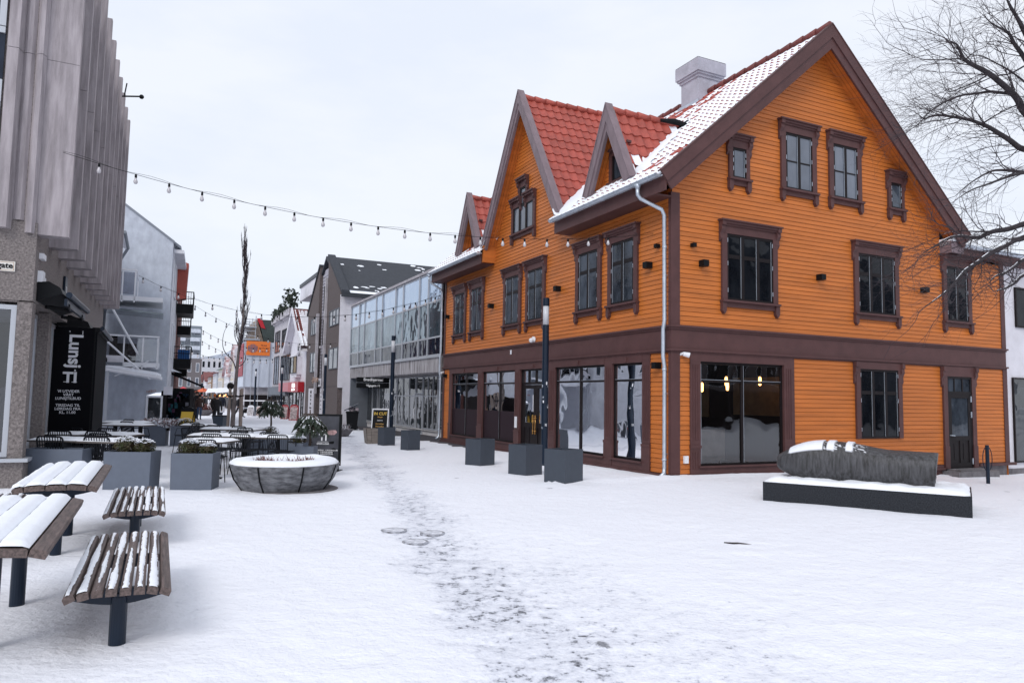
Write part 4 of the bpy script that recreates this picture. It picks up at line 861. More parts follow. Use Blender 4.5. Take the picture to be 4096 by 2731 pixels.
def leafball(mb, c, r, n, s, rng, squash=1.0, drop=0.0):
    for _ in range(n):
        d = Vector((rng.gauss(0, 1), rng.gauss(0, 1), rng.gauss(0, 1))); d.normalize(); q = rng.random() ** 0.45
        k = 1 + 0.30 * noise.noise(d * 2.1 + Vector(c)); p = Vector(c) + Vector((d.x * r[0], d.y * r[1], d.z * r[2])) * q * k
        a = Vector((rng.gauss(0, 1), rng.gauss(0, 1), rng.gauss(0, 1))).normalized(); b = d.cross(a)
        b = b.normalized() if b.length > 1e-3 else d.orthogonal().normalized()
        nn = (d * 0.8 + a * 0.6).normalized(); t1 = nn.orthogonal().normalized(); t2 = nn.cross(t1); w_ = s * rng.uniform(0.6, 1.3)
        mb.poly([p - t1 * w_ * 0.5, p + t2 * w_ * 0.35, p + t1 * w_ * 0.5, p - t2 * w_ * 0.35])
for k, (y, z, r) in enumerate(((9.3, 9.15, 0.75), (8.0, 9.1, 0.6), (5.0, 9.2, 0.8), (3.0, 9.0, 0.5), (0.6, 9.7, 1.2))):
    t = thing('terrace_shrub', ['low shrub trailing over the far corner of the roof terrace', 'second trailing shrub on the roof terrace edge', 'broad shrub in the middle of the roof terrace edge', 'smallest shrub on the roof terrace edge', 'tall upright shrub at the near end of the roof terrace'][k], 'shrub', HW(51.5 + y, -0.1, z - r * 0.6), 0, 'shrubs on the roof terrace')
    m = MB(); rng = random.Random(k); leafball(m, (0, 0, r * 0.6), (r * 0.7, r * 0.7, r), 260, 0.28, rng); m.build('foliage', SHRUB, t); m = MB(); m.tube([(0, 0, -0.2), (0, 0, r * 0.6)], 0.04, 5); m.build('stem', SOIL, t)

# house wrapped in scaffolding sheets
TARP = mat('white scaffold sheeting', (0.50, 0.54, 0.62), 0.6, var=0.10, vscale=0.9, stretch=(1, 1, 0.5), bump=0.3, bscale=2)
STEEL = mat('scaffold tube', (0.40, 0.42, 0.46), 0.4, metal=0.4)
sc = root('scaffolded_house', 'house wrapped in white scaffold sheeting with an orange banner and green tarpaulin roof', 'building', 66)
m = MB(); m.box(-2.1, 9, 0.5, 14, -0.6, 6.9); m.build('wall', CONC, sc)
m = MB()
for i in range(15):
    for j in range(8):
        def P(a, b): x = -2.35 + a * 0.35; z = 2.3 + b * 0.58; return (x, 0.012 * math.sin(a * 3.1 + b) - 0.008 * math.cos(b * 2.3), z)
        m.poly([P(i, j), P(i + 1, j), P(i + 1, j + 1), P(i, j + 1)])
for j in range(8): m.poly([(-2.36, 0, 2.3 + j * 0.58), (-2.36 - 0.05 * (j % 2), 7, 2.3 + j * 0.58), (-2.36 - 0.05 * ((j + 1) % 2), 7, 2.88 + j * 0.58), (-2.36, 0, 2.88 + j * 0.58)])
m.build('sheeting', TARP, sc, smooth=False)
m = MB()
for x in (-2.3, -1.6, -0.9, 0.1, 1.2, 2.3): m.tube([(x, -0.12, -0.5), (x, -0.12, 7.0)], 0.028, 5)
m.build('scaffold_pole', STEEL, sc)
m = MB()
for y in (0.0, 3.0, 6.0):
    for x in (-2.4, -1.3):
        m.tube([(x, y + 0.6, 6.6), (x, y + 0.6, 9.7)], 0.045, 5)
    for z in (7.6, 8.1, 8.8, 9.3): m.tube([(-2.4, y + 0.6, z), (-1.3, y + 0.6, z)], 0.04, 5)
for z in (7.6, 8.1, 8.8, 9.3): m.tube([(-2.4, 0.4, z), (-2.4, 7, z)], 0.04, 5)
m.box(-2.5, -1.2, 0.4, 7, 8.45, 8.55); m.box(-2.5, -0.9, 0.2, 7, 7.1, 7.3); m.build('scaffold', STEEL, sc)
m = MB(); m.prism([(-2.0, 1.0, 6.7), (-0.3, 1.0, 6.7), (-1.15, 1.0, 9.4)], (0, 6, 0)); m.build('gable', mat('bare boards', (0.28, 0.22, 0.18), 0.8, var=0.3), sc)
m = MB(); m.prism([(-1.0, 0.8, 9.35), (6, 0.8, 9.35), (7, 0.8, 6.8), (-0.3, 0.8, 6.8)], (0, 5, 0)); m.build('roof_tarpaulin', mat('dark green tarpaulin', (0.040, 0.055, 0.052), 0.6, var=0.25, bump=0.4, bscale=6), sc)
m = MB(); m.prism([(-1.2, 0.7, 9.45), (-0.75, 0.7, 9.5), (-0.3, 0.7, 8.4), (-0.75, 0.7, 8.5)], (0, 0.1, 0)); m.build('warning_flag', RED, sc)
m = MB(); m.box(-2.2, 0.12, -0.2, -0.16, 5.55, 7.0); q_ = m.build('banner', ORG, sc)
for k in range(7):
    mm = MB(); 
for k, (x, h_) in enumerate(((-2.0, 0.5), (-1.86, 0.7), (-1.72, 0.85), (-1.58, 0.9), (-1.44, 0.85), (-1.30, 0.7), (-1.17, 0.5))): 
    if k == 0: lg = MB()
    lg.box(x - 0.04, x + 0.04, -0.23, -0.201, 6.25 - h_ / 2, 6.25 + h_ / 2); 
lg.box(-2.05, -1.15, -0.228, -0.203, 6.22, 6.28); lg.build('logo', mat('violet grey print', (0.16, 0.12, 0.17), 0.6), q_)
for tx, sz, z in (('PILAR', 0.24, 6.5), ('WWW.PILAR.NO', 0.13, 6.25), ('95 18 79 79', 0.22, 5.9)): text(tx, sz, basis((-0.5, -0.205, z), (1, 0, 0), (0, 0, 1)), material=mat('dark print', (0.12, 0.03, 0.02), 0.6), parent=q_, bold=0.003)
m = MB(); m.box(-2.44, -2.40, 0.3, 6.5, 3.4, 6.8); q_ = m.build('banner', mat('dark red banner', (0.28, 0.03, 0.045), 0.6), sc); text('ESKI', 0.5, basis((-2.45, 3.2, 4.3), (0, -1, 0), (0, 0, 1)), material=SIGNW, parent=q_)
m = MB(); m.box(-2.1, 7, 0.3, 0.45, -0.6, 1.5); m.build('shop_front', FRAME, sc)
for z in (0.1, 0.85): 
    m = MB(); m.box(-2.3, 4.0, -0.18, -0.14, z, z + 0.12); m.build('guard_board', SIGNW if z > 0.5 else STEEL, sc)
m = MB(); m.box(0.2, 6.5, -0.3, 0.2, 1.35, 1.85); m.build('awning', GREYP, sc)

# ============================================================ LEFT SIDE OF THE STREET
FIN = mat('weathered precast concrete', (0.40, 0.36, 0.38), 0.85, var=0.38, vscale=3.6, stretch=(2.4, 2.4, 0.28), col2=(0.235, 0.21, 0.222), bump=0.35, bscale=70)
lc = thing('concrete_building', 'grey concrete office building with tall vertical fins and a pebble dashed shop floor', 'building', HW(2.2, -12.05), HR - 0.0204)
LF = lambda s, o, z: (o, s, z)                            # its street face (outwards = +x)
LE = lambda s, o, z: (s, -o, z)                           # its end face towards the square
m = MB(); m.box(-12, -0.20, 0.02, 12.6, 3.15, 10.55); m.box(-12, 0.0, 0.0, 12.6, 3.18, 4.55); m.build('wall', PEBG, lc)
m = MB(); m.box(-12, -0.45, 0.3, 12.6, 3.02, 3.14); m.build('soffit', RENDER, lc)
m = MB(); m.box(-12, 0.02, 0.0, 0.3, -0.6, 0.42); m.box(-0.3, 0.02, 0.3, 2.35, -0.6, 0.42); m.box(-0.5, -0.3, 0.3, 12.6, -0.6, 0.42); m.build('plinth', PEBG, lc)
m = MB(); m.box(-12, 0.10, -0.10, 0.28, 0.421, 0.48); m.box(-0.34, 0.08, 0.281, 2.4, 0.421, 0.47); m.build('sill', ALU, lc)
for k, (x0, x1, y0, y1) in enumerate(((-0.22, 0.0, 0.02, 0.34), (-0.30, -0.02, 2.0, 2.36), (-0.30, -0.02, 7.6, 8.0), (-0.30, -0.02, 11.8, 12.4), (-4.4, -4.1, 0.02, 0.3))):
    m = MB(); m.box(x0, x1, y0, y1, 0.47, 3.16); m.build('pier', PEBG, lc)
win(lc, LE, -4.1, -0.23, 0.5, 3.1, 2, ALU, GLASS, o=-0.12, fw=0.08, dep=0.06)
FLs = lambda s, o, z: (-0.26 + o, s, z)
win(lc, FLs, 0.36, 1.98, 0.5, 3.1, 1, ALU, GLASS, o=0, fw=0.08); win(lc, FLs, 2.38, 7.5, 0.5, 3.1, 3, ALU, SHOPD, o=0, fw=0.08); win(lc, FLs, 8.1, 11.7, 0.5, 3.1, 2, ALU, SHOPD, o=0, fw=0.08)
m = MB(); m.box(-6, -0.6, 3.0, 3.1, -0.1, 3.1); m.box(-6, -0.4, 0.3, 3.0, -0.1, 0.05); m.build('interior', DARKROOM, lc)
for k in range(11):                                        # the fins of the street face, stepping away
    y = 0.02 + 1.222 * k; m = MB()
    m.prism([(-0.20, y, 0), (0.47, y + 0.03, 0), (0.47, y + 0.19, 0), (0.36, y + 0.30, 0), (-0.20, y + 0.46, 0)], (0, 0, 3.15)); m.prism([(-0.20, y, 3.158), (0.47, y + 0.03, 3.158), (0.47, y + 0.19, 3.158), (0.36, y + 0.30, 3.158), (-0.20, y + 0.46, 3.158)], (0, 0, 3.25))
    f = m.build('concrete_fin', FIN, lc, loc=(0, 0, 4.36))
for x0, x1, zb, d in ((-0.20, -0.03, 4.36, 0.08), (-0.38, -0.21, 4.58, 0.02), (-0.64, -0.38, 4.40, 0.16), (-3.1, -2.7, 4.40, 0.16), (-5.6, -5.2, 4.4, 0.16)):
    m = MB(); m.prism([(x0, 0.02, zb), (x0 + 0.05, -d, zb), (x1 - 0.05, -d, zb), (x1, 0.02, zb)], (0, 0, 7.55 - zb + 0.0)); m.prism([(x0, 0.02, 7.56), (x0 + 0.05, -d, 7.56), (x1 - 0.05, -d, 7.56), (x1, 0.02, 7.56)], (0, 0, 3.15)); m.build('concrete_fin', FIN, lc)
for z0, z1, mm in ((4.72, 6.58, PANE_P), (7.95, 9.8, PANE_B)): win(lc, LE, -2.68, -0.66, z0, z1, 2, ALU, mm, o=0.0, fw=0.10)
m = MB(LE); bx(m, -2.68, -0.66, 0.0, 0.03, 6.60, 7.0); bx(m, -2.68, -0.66, 0.0, 0.06, 7.82, 7.93); bx(m, -2.68, -0.66, 0.0, 0.05, 4.6, 4.70); m.build('spandrel', ALU, lc)
m = MB(LE); bx(m, -2.68, -0.66, 0.0, 0.025, 7.01, 7.81); m.build('dark_spandrel', DEEP, lc)
m = MB(LE); bx(m, -1.6, -0.285, 0.0, 0.03, 3.665, 3.835); sp = m.build('street_sign', [mat('enamel street sign', (0.72, 0.70, 0.66), 0.35)], lc)
m = MB(LE)
for a in ((-1.58, -0.30, 3.815, 3.82), (-1.58, -0.30, 3.68, 3.685), (-0.305, -0.30, 3.685, 3.815)): bx(m, a[0], a[1], 0.031, 0.034, a[2], a[3])
m.build('sign_border', BRASS, sp); text('gate', 0.135, basis((-0.425, -0.036, 3.718), (1, 0, 0), (0, 0, 1)), material=BLACK, parent=sp, bold=0.003)
for q_ in ((0.0, 0.07, 0.32, 0.62, 3.98, 4.08), (0.0, 0.08, 0.30, 0.55, 3.56, 3.76), (0.0, 0.07, 0.62, 0.75, 3.52, 3.68)): m = MB(); m.box(*q_); m.build('wall_floodlight', WHITE, lc)
m = MB(); m.box(0.01, 0.05, 3.3, 3.62, 3.25, 4.1); q_ = m.build('wall_sign', NAVY, lc); text('TI', 0.2, basis((0.056, 3.46, 3.75), (0, 1, 0), (0, 0, 1)), material=SIGNW, parent=q_)
m = MB(); m.tube([(0.2, 9.0, 10.3), (0.9, 9.2, 10.5)], 0.025, 5); m.tube([(0.5, 9.1, 10.4), (0.55, 9.1, 10.8)], 0.02, 5); m.blob((0.95, 9.2, 10.5), 0.07, 6, 5); m.build('roof_antenna', BLACK, lc)

CANVAS = mat('black canvas', (0.004, 0.004, 0.006), 0.8, spec=0.1, bump=0.1, bscale=30)
aw = thing('awning', 'folded black awning in its cassette above the front corner shop window of the concrete building', 'awning', HW(2.2, -12.05), HR - 0.0204)
m = MB(); m.prism([(0.01, 0.3, 3.22), (0.01, 0.3, 3.56), (0.18, 0.3, 3.58), (0.36, 0.3, 3.48), (0.40, 0.3, 3.38)], (0, 2.9, 0)); m.build('cassette', BLACK, aw)
m = MB(); m.tube([(0.50, 0.32, 3.36), (0.50, 3.25, 3.36)], 0.055, 10); m.box(0.42, 0.47, 0.4, 3.2, 3.17, 3.30); m.build('front_rail', NAVY, aw)
for y in (0.7, 2.7): m = MB(); m.tube([(0.1, y, 3.16), (0.44, y + 0.3, 3.15), (0.46, y - 0.1, 3.2)], 0.035, 6); m.build('folding_arm', BLACK, aw)
a2 = thing('awning_screen', 'tall black canvas screen with white lunch lettering beside the concrete building', 'awning', HW(6.5, -12.0), HR)
m = MB(); m.box(-0.22, 0.61, -0.006, 0.006, 0.32, 3.08); pn = m.build('side_panel', CANVAS, a2)
m = MB(); m.box(0.612, 0.66, 0.0, 3.35, 0.30, 3.0); m.build('front_panel', CANVAS, a2)
m = MB(); m.box(0.600, 0.626, -0.016, -0.007, 0.3, 3.08); m.build('edge_post', BLACK, a2)
m = MB(); m.prism([(-0.2, 0.05, 3.10), (-0.2, 0.05, 3.34), (0.1, 0.05, 3.36), (0.45, 0.05, 3.22), (0.5, 0.05, 3.10)], (0, 3.2, 0)); m.box(0.55, 0.70, 0.0, 3.4, 2.99, 3.10); m.build('cassette', BLACK, a2)
m = MB(); m.tube([(0.75, -0.02, 3.08), (0.75, 3.5, 3.05)], 0.05, 8); m.build('front_rail', NAVY, a2)
LET = mat('white canvas lettering', (0.72, 0.73, 0.78), 0.6)
def ptx(s, size, x, z, dn=False, bold=0.0):
    return text(s, size, basis((x, -0.009, z), (0, 0, -1) if dn else (1, 0, 0), (1, 0, 0) if dn else (0, 0, 1)), material=LET, parent=pn, bold=bold, ext=0.001)
ptx('Lunsj', 0.37, 0.12, 2.54, True, 0.011); ptx('TI', 0.33, 0.17, 1.83, False, 0.011)
for q in ((0.03, 1.83), (0.03, 2.055)): pass
sr_ = MB()                                                 # slab serifs of the large lettering
for x0, x1, z in ((0.045, 0.155, 1.83), (0.205, 0.31, 1.83)): sr_.box(x0, x1, -0.0105, -0.0085, z, z + 0.014)
for x0, x1, z0, z1 in ((0.105, 0.12, 2.965, 3.0), (0.36, 0.372, 2.925, 3.005)): sr_.box(x0, x1, -0.0105, -0.0085, z0, z1)
sr_.box(0.243, 0.275, -0.0105, -0.0085, 2.085, 2.118); sr_.build('lettering', LET, pn)
for s_, z, sz in (('VI UTVIDER', 1.60, 0.083), ('VÅRT', 1.52, 0.083), ('LUNSJTILBUD', 1.44, 0.083), ('TIRSDAG TIL', 1.285, 0.083), ('LØRDAG FRA', 1.205, 0.083), ('KL. 11.00', 1.125, 0.083)): ptx(s_, sz, 0.16, z, False, 0.0015)

# courtyard house with white balconies, behind the concrete building
STUC = mat('blotchy blue grey stucco', (0.54, 0.58, 0.65), 0.85, var=0.25, vscale=3.4, stretch=(1, 1, 0.6), col2=(0.42, 0.45, 0.515), bump=0.25, bscale=25)
CLAPW = mat('white clapboard', (0.62, 0.63, 0.68), 0.6, var=0.1, vscale=2)
cy = root('courtyard_house', 'pale clapboard house with white balconies, half hidden behind the concrete fins', 'house', 15.6, -12.7)
m = MB(LF); clap(m, lambda z: 0, lambda z: 11.3, -0.3, 8.0); m.build('wall', CLAPW, cy)
m = MB(); m.prism([(1.0, 6.5, 8.3), (1.0, 6.5, 8.45), (-5, 6.5, 11.5), (-5, 6.5, 11.3)], (0, 3.6, 0)); m.prism([(1.0, -0.5, 8.0), (1.0, -0.5, 8.15), (-5, -0.5, 11.2), (-5, -0.5, 11.0)], (0, 6.9, 0)); m.build('roof', RENDER, cy)
m = MB(); m.tube([(1.05, 6.45, 8.42), (1.05, 10.1, 8.38), (0.6, 10.6, 7.6), (0.2, 11.0, 7.5), (0.15, 11.1, 2.6)], 0.07, 8); m.build('downpipe', mat('dark zinc', (0.20, 0.22, 0.25), 0.5), cy)
for z0 in (2.95, 5.9):
    for y0 in (1.0, 5.0): win(cy, LF, y0, y0 + 1.8, z0 + 0.1, z0 + 2.2, 2, WHITE, PANE_B, o=0.02)
    m = MB(); m.box(0.05, 2.65, 8.0, 11.2, z0 - 0.22, z0 - 0.02); b_ = m.build('balcony', WHITE, cy)
    m = MB()
    xe = 2.6 if z0 < 4 else 1.55
    for x in ([0.25, 1.2, 1.95, 2.55] if z0 < 4 else [0.25, 1.0, 1.5]): m.box(x - 0.03, x + 0.03, 8.0, 8.06, z0 - 0.3, z0 + 1.12)
    m.box(0.2, xe, 7.98, 8.07, z0 + 1.12, z0 + 1.19); m.box(xe - 0.06, xe, 8.05, 11.1, z0 + 1.12, z0 + 1.19); m.box(xe - 0.05, xe, 11.0, 11.1, z0 - 0.2, z0 + 1.2); m.build('railing', WHITE, b_)
    p = MB(); p.box(0.25, xe - 0.02, 8.02, 8.03, z0 + 0.05, z0 + 1.05); p.build('rail_glass', GLASS, b_)
m = MB(); m.tube([(0.1, 7.4, 6.3), (2.1, 8.2, 2.7)], 0.05, 6); m.tube([(0.1, 6.6, 4.2), (2.3, 7.9, 2.2)], 0.04, 6); m.tube([(0.9, 8.0, 2.3), (2.2, 8.0, 3.0)], 0.03, 5); m.build('tie_rod', WHITE, cy)
m = MB(); m.prism([(0.2, 8.2, 5.3), (2.7, 8.2, 5.15), (2.7, 8.2, 5.2), (0.2, 8.2, 5.36)], (0, 2.4, 0)); m.build('glass_canopy', pane_mat('greenish canopy glass', (0.20, 0.25, 0.27), col2=(0.12, 0.15, 0.16)), cy)
m = MB(); m.box(0.5, 1.6, 10.6, 11.1, 3.0, 3.9); m.box(0.5, 0.8, 10.5, 11.0, 3.0, 4.3); m.build('covered_furniture', CANVAS, cy)
cn = thing('lean_to_canopy', 'low shop canopy covered in snow under the white balcony', 'canopy', HW(23.2, -12.4), HR)
m = MB(); m.prism([(0, 0, 2.72), (2.25, 0, 2.38), (2.45, 0.4, 2.30), (2.45, 3.6, 2.30), (0, 3.6, 2.72)], (0, 0, 0.13)); m.build('snow_cover', SNOWR, cn)
m = MB(); m.prism([(-0.1, -0.06, 2.58), (2.3, -0.06, 2.25), (2.5, 0.3, 2.18), (2.5, 3.6, 2.18), (-0.1, 3.6, 2.58)], (0, 0, 0.135)); m.build('roof', WHITE, cn)
m = MB(); m.box(0.3, 0.4, 0.1, 0.2, -0.1, 2.5); m.build('post', ALU, cn); m = MB(); m.box(-0.1, 0.9, 0.0, 0.04, 2.75, 2.9); m.build('sign_back', GREYP, cn)
m = MB(); m.box(-0.05, 0.9, 0.2, 0.26, 2.85, 3.2); q_ = m.build('shop_sign', RENDER, cn); text('en', 0.42, basis((0.1, 0.19, 2.9), (1, 0, 0), (0, 0, 1)), material=BLACK, parent=q_, bold=0.02)

# stucco gable house continuing along the street
sh = thing('stucco_house', 'house with a blotchy blue grey stucco gable, white clapboard street side and black balconies', 'house', HW(27, -9.72), HR - 0.05)
m = MB(); m.prism([(0, 0, 1.75), (0, 0, 9.1), (-5.2, 0, 12.9), (-9, 0, 12.9), (-9, 0, -0.5), (-0.85, 0, -0.5), (-0.85, 0, 1.45)], (0, 0.2, 0)); m.build('gable_wall', STUC, sh)
m = MB(); m.prism([(0.06, -0.04, 9.06), (0.06, -0.04, 9.18), (-5.2, -0.04, 13.0), (-5.2, -0.04, 12.86)], (0, 0.3, 0)); m.prism([(0.3, 0.26, 8.9), (0.35, 0.26, 9.0), (-5.2, 0.26, 12.9), (-5.2, 0.26, 12.7)], (0, 14, 0)); m.build('roof', mat('grey verge', (0.22, 0.24, 0.28), 0.7), sh)
m = MB(); z = 1.8
while z < 8.7: bx2 = m.box(0.0, 0.05, 0.2, 8.0, z, z + 0.185); z += 0.19
m.box(0.0, 0.5, 0.2, 8.0, 8.62, 8.8); m.box(-0.3, 0.02, 0.2, 8, 1.7, 9.0); m.build('wall', CLAPW, sh)
m = MB(); m.box(-0.3, 0.05, 8.0, 17, -0.5, 8.6); m.build('wall', mat('dark red brick', (0.16, 0.055, 0.045), 0.85, var=0.3, vscale=6), sh)
m = MB(); tiles(m, (-0.2, 8.2, 5.9), (-0.35, 0, 1), (0, 1, 0), 1, 1, 0.1, 0.1, lambda p: False, lambda *a: 0); m.prism([(-0.9, 5.5, 6.7), (0.55, 5.5, 7.0), (0.62, 5.5, 9.0), (-0.6, 5.5, 9.4)], (0, 1.0, 0)); m.build('tiled_gable', TILE, sh)
win(sh, LF, 2.0, 3.4, 6.6, 8.3, 2, WHITE, PANE_B, o=0.06); win(sh, LF, 2.0, 3.4, 3.4, 5.2, 2, WHITE, PANE_B, o=0.06)
for y0, z0, w_, d in ((6.0, 6.30, 3.0, 0.95), (9.5, 5.3, 2.4, 0.8), (6.4, 3.15, 2.8, 0.95), (9.8, 2.75, 2.4, 0.7)):
    m = MB(); m.box(0.05, d, y0, y0 + w_, z0 - 0.12, z0); m.box(d - 0.03, d, y0, y0 + w_, z0, z0 + 0.42); m.box(0.05, d, y0, y0 + 0.03, z0, z0 + 0.42); b_ = m.build('balcony', BLACK, sh); m = MB()
    for k in range(8): x = 0.08 + (d - 0.1) * k / 7; m.box(x - 0.012, x + 0.012, y0 + 0.005, y0 + 0.028, z0 + 0.42, z0 + 1.1)
    for k in range(16): y = y0 + w_ * k / 15; m.box(d - 0.026, d - 0.004, y - 0.012, y + 0.012, z0 + 0.42, z0 + 1.1)
    m.box(0.05, d + 0.02, y0 - 0.01, y0 + 0.035, z0 + 1.1, z0 + 1.15); m.box(d - 0.03, d + 0.02, y0, y0 + w_, z0 + 1.1, z0 + 1.15); m.box(0.05, d, y0, y0 + 0.03, z0 + 0.72, z0 + 0.76); m.build('railing', BLACK, b_)
    if z0 == 3.15: m = MB(); m.box(0.25, d - 0.06, y0 + 0.1, y0 + 0.14, z0 + 0.05, z0 + 0.95); m.build('blue_screen', mat('blue fabric', (0.01, 0.10, 0.32), 0.7), b_)
win(sh, LE, -0.83, -0.10, 0.05, 1.45, 1, WHITE, SHOPD, o=0.02, fw=0.09)
m = MB(); m.prism([(0.05, 4.6, 2.75), (1.75, 4.6, 2.0), (1.75, 4.6, 1.75), (1.7, 4.6, 1.95), (0.05, 4.6, 2.62)], (0, 4.5, 0)); a_ = m.build('awning', CANVAS, sh); m = MB(); m.prism([(0.0, 4.3, 2.8), (0.55, 4.3, 2.72), (0.0, 4.3, 2.95)], (0, 1.2, 0)); m.build('snow', SNOWR, a_)
m = MB(); m.box(-0.2, 0.0, 0.3, 8, -0.5, 1.7); m.build('shop_front', FRAME, sh)
m = MB(); m.box(-0.09, 0.32, -0.03, -0.0, 1.50, 1.9); q_ = m.build('notice_board', RENDER, sh)
ht = mat('terracotta spray paint', (0.33, 0.09, 0.04), 0.7); text('NERO', 0.16, basis((-0.62, -0.004, 1.62), (1, 0, 0.18), (-0.18, 0, 1)), material=ht, parent=sh, name='graffiti', ext=0.002)

# far end of the street
def front(name, label, cat, c, rz, W, H, D, wallm, roofm=None, rise=0.0, rows=3, cols=4, paneM=PANE_B, group=None, fm=None, z0=-0.8, ww=0.5, gab=False, shop=True):
    r_ = thing(name, label, cat, c, rz, group); m = MB()
    if rise and gab: m.prism([(-W / 2, 0, z0), (W / 2, 0, z0), (W / 2, 0, H), (0, 0, H + rise), (-W / 2, 0, H)], (0, D, 0))
    else: m.box(-W / 2, W / 2, 0, D, z0, H)
    m.build('wall', wallm, r_)
    if roofm:
        m = MB()
        if gab:
            e = 0.35
            for sg in (-1, 1): m.prism([(0, -e, H + rise + 0.25), (sg * (W / 2 + e), -e, H - 0.1), (sg * (W / 2 + e), -e, H - 0.3), (0, -e, H + rise)], (0, D, 0))
        else: m.prism([(-W / 2 - 0.3, -0.4, H), (-W / 2 - 0.3, D / 2, H + rise), (-W / 2 - 0.3, D, H)], (W + 0.6, 0, 0))
        m.build('roof', roofm, r_)
    F_ = lambda s, o, z: (s, -o, z)
    st = (H - 2.6) / max(rows, 1)
    for i in range(rows):
        for j in range(cols):
            cx = -W / 2 + W * (j + 0.5) / cols; a = 2.9 + st * i; f = MB(F_); hw = W / cols * ww / 2; hh_ = st * 0.58
            bx(f, cx - hw - 0.06, cx + hw + 0.06, 0, 0.05, a - 0.06, a); bx(f, cx - hw - 0.06, cx + hw + 0.06, 0, 0.05, a + hh_, a + hh_ + 0.07); bx(f, cx - hw - 0.06, cx - hw, 0, 0.049, a, a + hh_); bx(f, cx + hw, cx + hw + 0.06, 0, 0.049, a, a + hh_)
            wn_ = f.build('window', fm or WHITE, r_); p = MB(F_); p.poly([(cx - hw, 0.015, a), (cx + hw, 0.015, a), (cx + hw, 0.015, a + hh_), (cx - hw, 0.015, a + hh_)]); p.build('pane', paneM, wn_)
    if shop: m = MB(F_); bx(m, -W / 2 + 0.2, W / 2 - 0.2, 0.0, 0.06, -0.5, 2.2); m.build('shop_front', FRAME, r_)
    return r_
q3 = lambda x, y: (680 + x / 3.565, 1280 + y / 3.565)
def place(x, Y, z=None): p = at(*q3(x, 1100), Y); return Vector((p.x, Y, zg(p.x, Y) if z is None else z))
YEL = mat('cream paint', (0.52, 0.46, 0.38), 0.8, var=0.1); TAN = mat('tan paint', (0.30, 0.20, 0.13), 0.8); TOWER = mat('tower concrete', (0.20, 0.23, 0.26), 0.85, var=0.15); BRK = mat('grey brown brick', (0.14, 0.125, 0.13), 0.85, var=0.2)
SROOF = mat('half snowed tile', (0.66, 0.66, 0.70), 0.8, var=0.5, vscale=1.4, col2=(0.25, 0.05, 0.04), stretch=(1, 1, 1))
tw = front('tower_block', 'tall grey apartment tower far down the left side of the street', 'building', (-76.2, 170, 0), 0.44, 5.9, 17.3, 8, TOWER, rows=6, cols=3, paneM=PANE_P, fm=ALU, ww=0.62)
m = MB(); m.prism([(-3.0, -0.6, 6.6), (3.0, -0.6, 6.6), (3.0, 0, 9.2), (-3.0, 0, 9.2)], (0, 0.02, 0)); m.box(-3.0, 3.0, -0.6, 0, 6.0, 6.6); m.build('snowy_step', SNOWR, tw)
for i in range(4):
    for a, b in ((-2.7, -0.5), (0.5, 2.7)): m = MB(); m.box(a, b, -0.8, 0, 9.6 + i * 2.0, 9.75 + i * 2.0); m.box(a, b, -0.82, -0.75, 9.75 + i * 2, 10.5 + i * 2); m.build('balcony', STUC, tw)
front('brick_block', 'dark brick block below the tower on the left side of the street', 'building', (-66.6, 150, 0), 0.44, 4.6, 8.6, 6, BRK, rows=2, cols=3, paneM=PANE_P, ww=0.35)
front('end_building', 'flat roofed grey white building closing the far end of the street', 'building', (-78.6, 190, 0), 0.40, 5.2, 10.6, 10, mat('grey white render', (0.52, 0.52, 0.55), 0.85), rows=3, cols=4, paneM=PANE_D, fm=RENDER, ww=0.45)
ROWH = [(85.5, 9, 5.0, YEL, SROOF, 3.0, True, 'cream gabled house with a steep half snowed tile roof, next beyond the scaffolding'), (95, 8, 4.5, RENDER, SROOF, 2.4, True, 'white gabled house with a half snowed tile roof, second beyond the scaffolding'), (104.5, 9, 5.6, YEL, mat('copper green roof', (0.20, 0.32, 0.30), 0.7), 1.2, False, 'cream house with a copper green roof in the distant row'), (115, 9, 5.2, STUC, TILED, 1.0, False, 'grey blue house with dark red attic in the distant row'), (126, 10, 4.8, TAN, TILED, 1.2, False, 'tan house with a low dark red roof in the distant row'), (138, 10, 4.4, RENDER, TILED, 1.4, True, 'low white house with a small red gable near the end of the street')]
for u, W, H, wm, rm_, rise, gb_, lab in ROWH:
    front('row_house', lab, 'house', HW(u, -1.6 - (u - 85) * 0.012, -0.45), HR - math.pi / 2, W, H, 8, wm, rm_, rise, 2, 4, group='distant houses along the right side', gab=gb_, z0=-0.3)
for k, (x, Y, lab) in enumerate(((470, 175, 'small house with a red roof left of the grey white end building'), (445, 160, 'low house half hidden behind the tower block'))):
    front('row_house', lab, 'house', place(x, Y), 0.3, 5.0, 4.6, 6, YEL if k else RENDER, TILED, 1.5, 1, 3, group='distant houses along the right side')
m = MB(); rows = []
for i in range(64):
    row = []
    for j in range(10):
        x = -900 + i * 12.0; t = j / 9; top = 88 + 52 * sm((x + 760) / 220) * (1 - 0.55 * sm((x + 560) / 300)) + 9 * noise.noise(Vector((x * 0.02, 3, 0)))
        row.append(m.add((x + 5 * noise.noise(Vector((x * .05, j, 0))), 1500 + 260 * t + 20 * noise.noise(Vector((x * 0.02, j * 0.6, 9))), -6 + (top + 6) * t ** 0.8 + 4 * noise.noise(Vector((x * 0.04, j * 1.2, 5))))))
    rows.append(row)
for a, b in zip(rows, rows[1:]):
    for j in range(9): m.face((a[j], b[j], b[j + 1], a[j + 1]))
tag(m.build('hill', mat('snowy wooded hillside', (0.50, 0.55, 0.65), 0.9, var=0.5, vscale=0.07, col2=(0.045, 0.055, 0.085)), smooth=True), kind='structure')

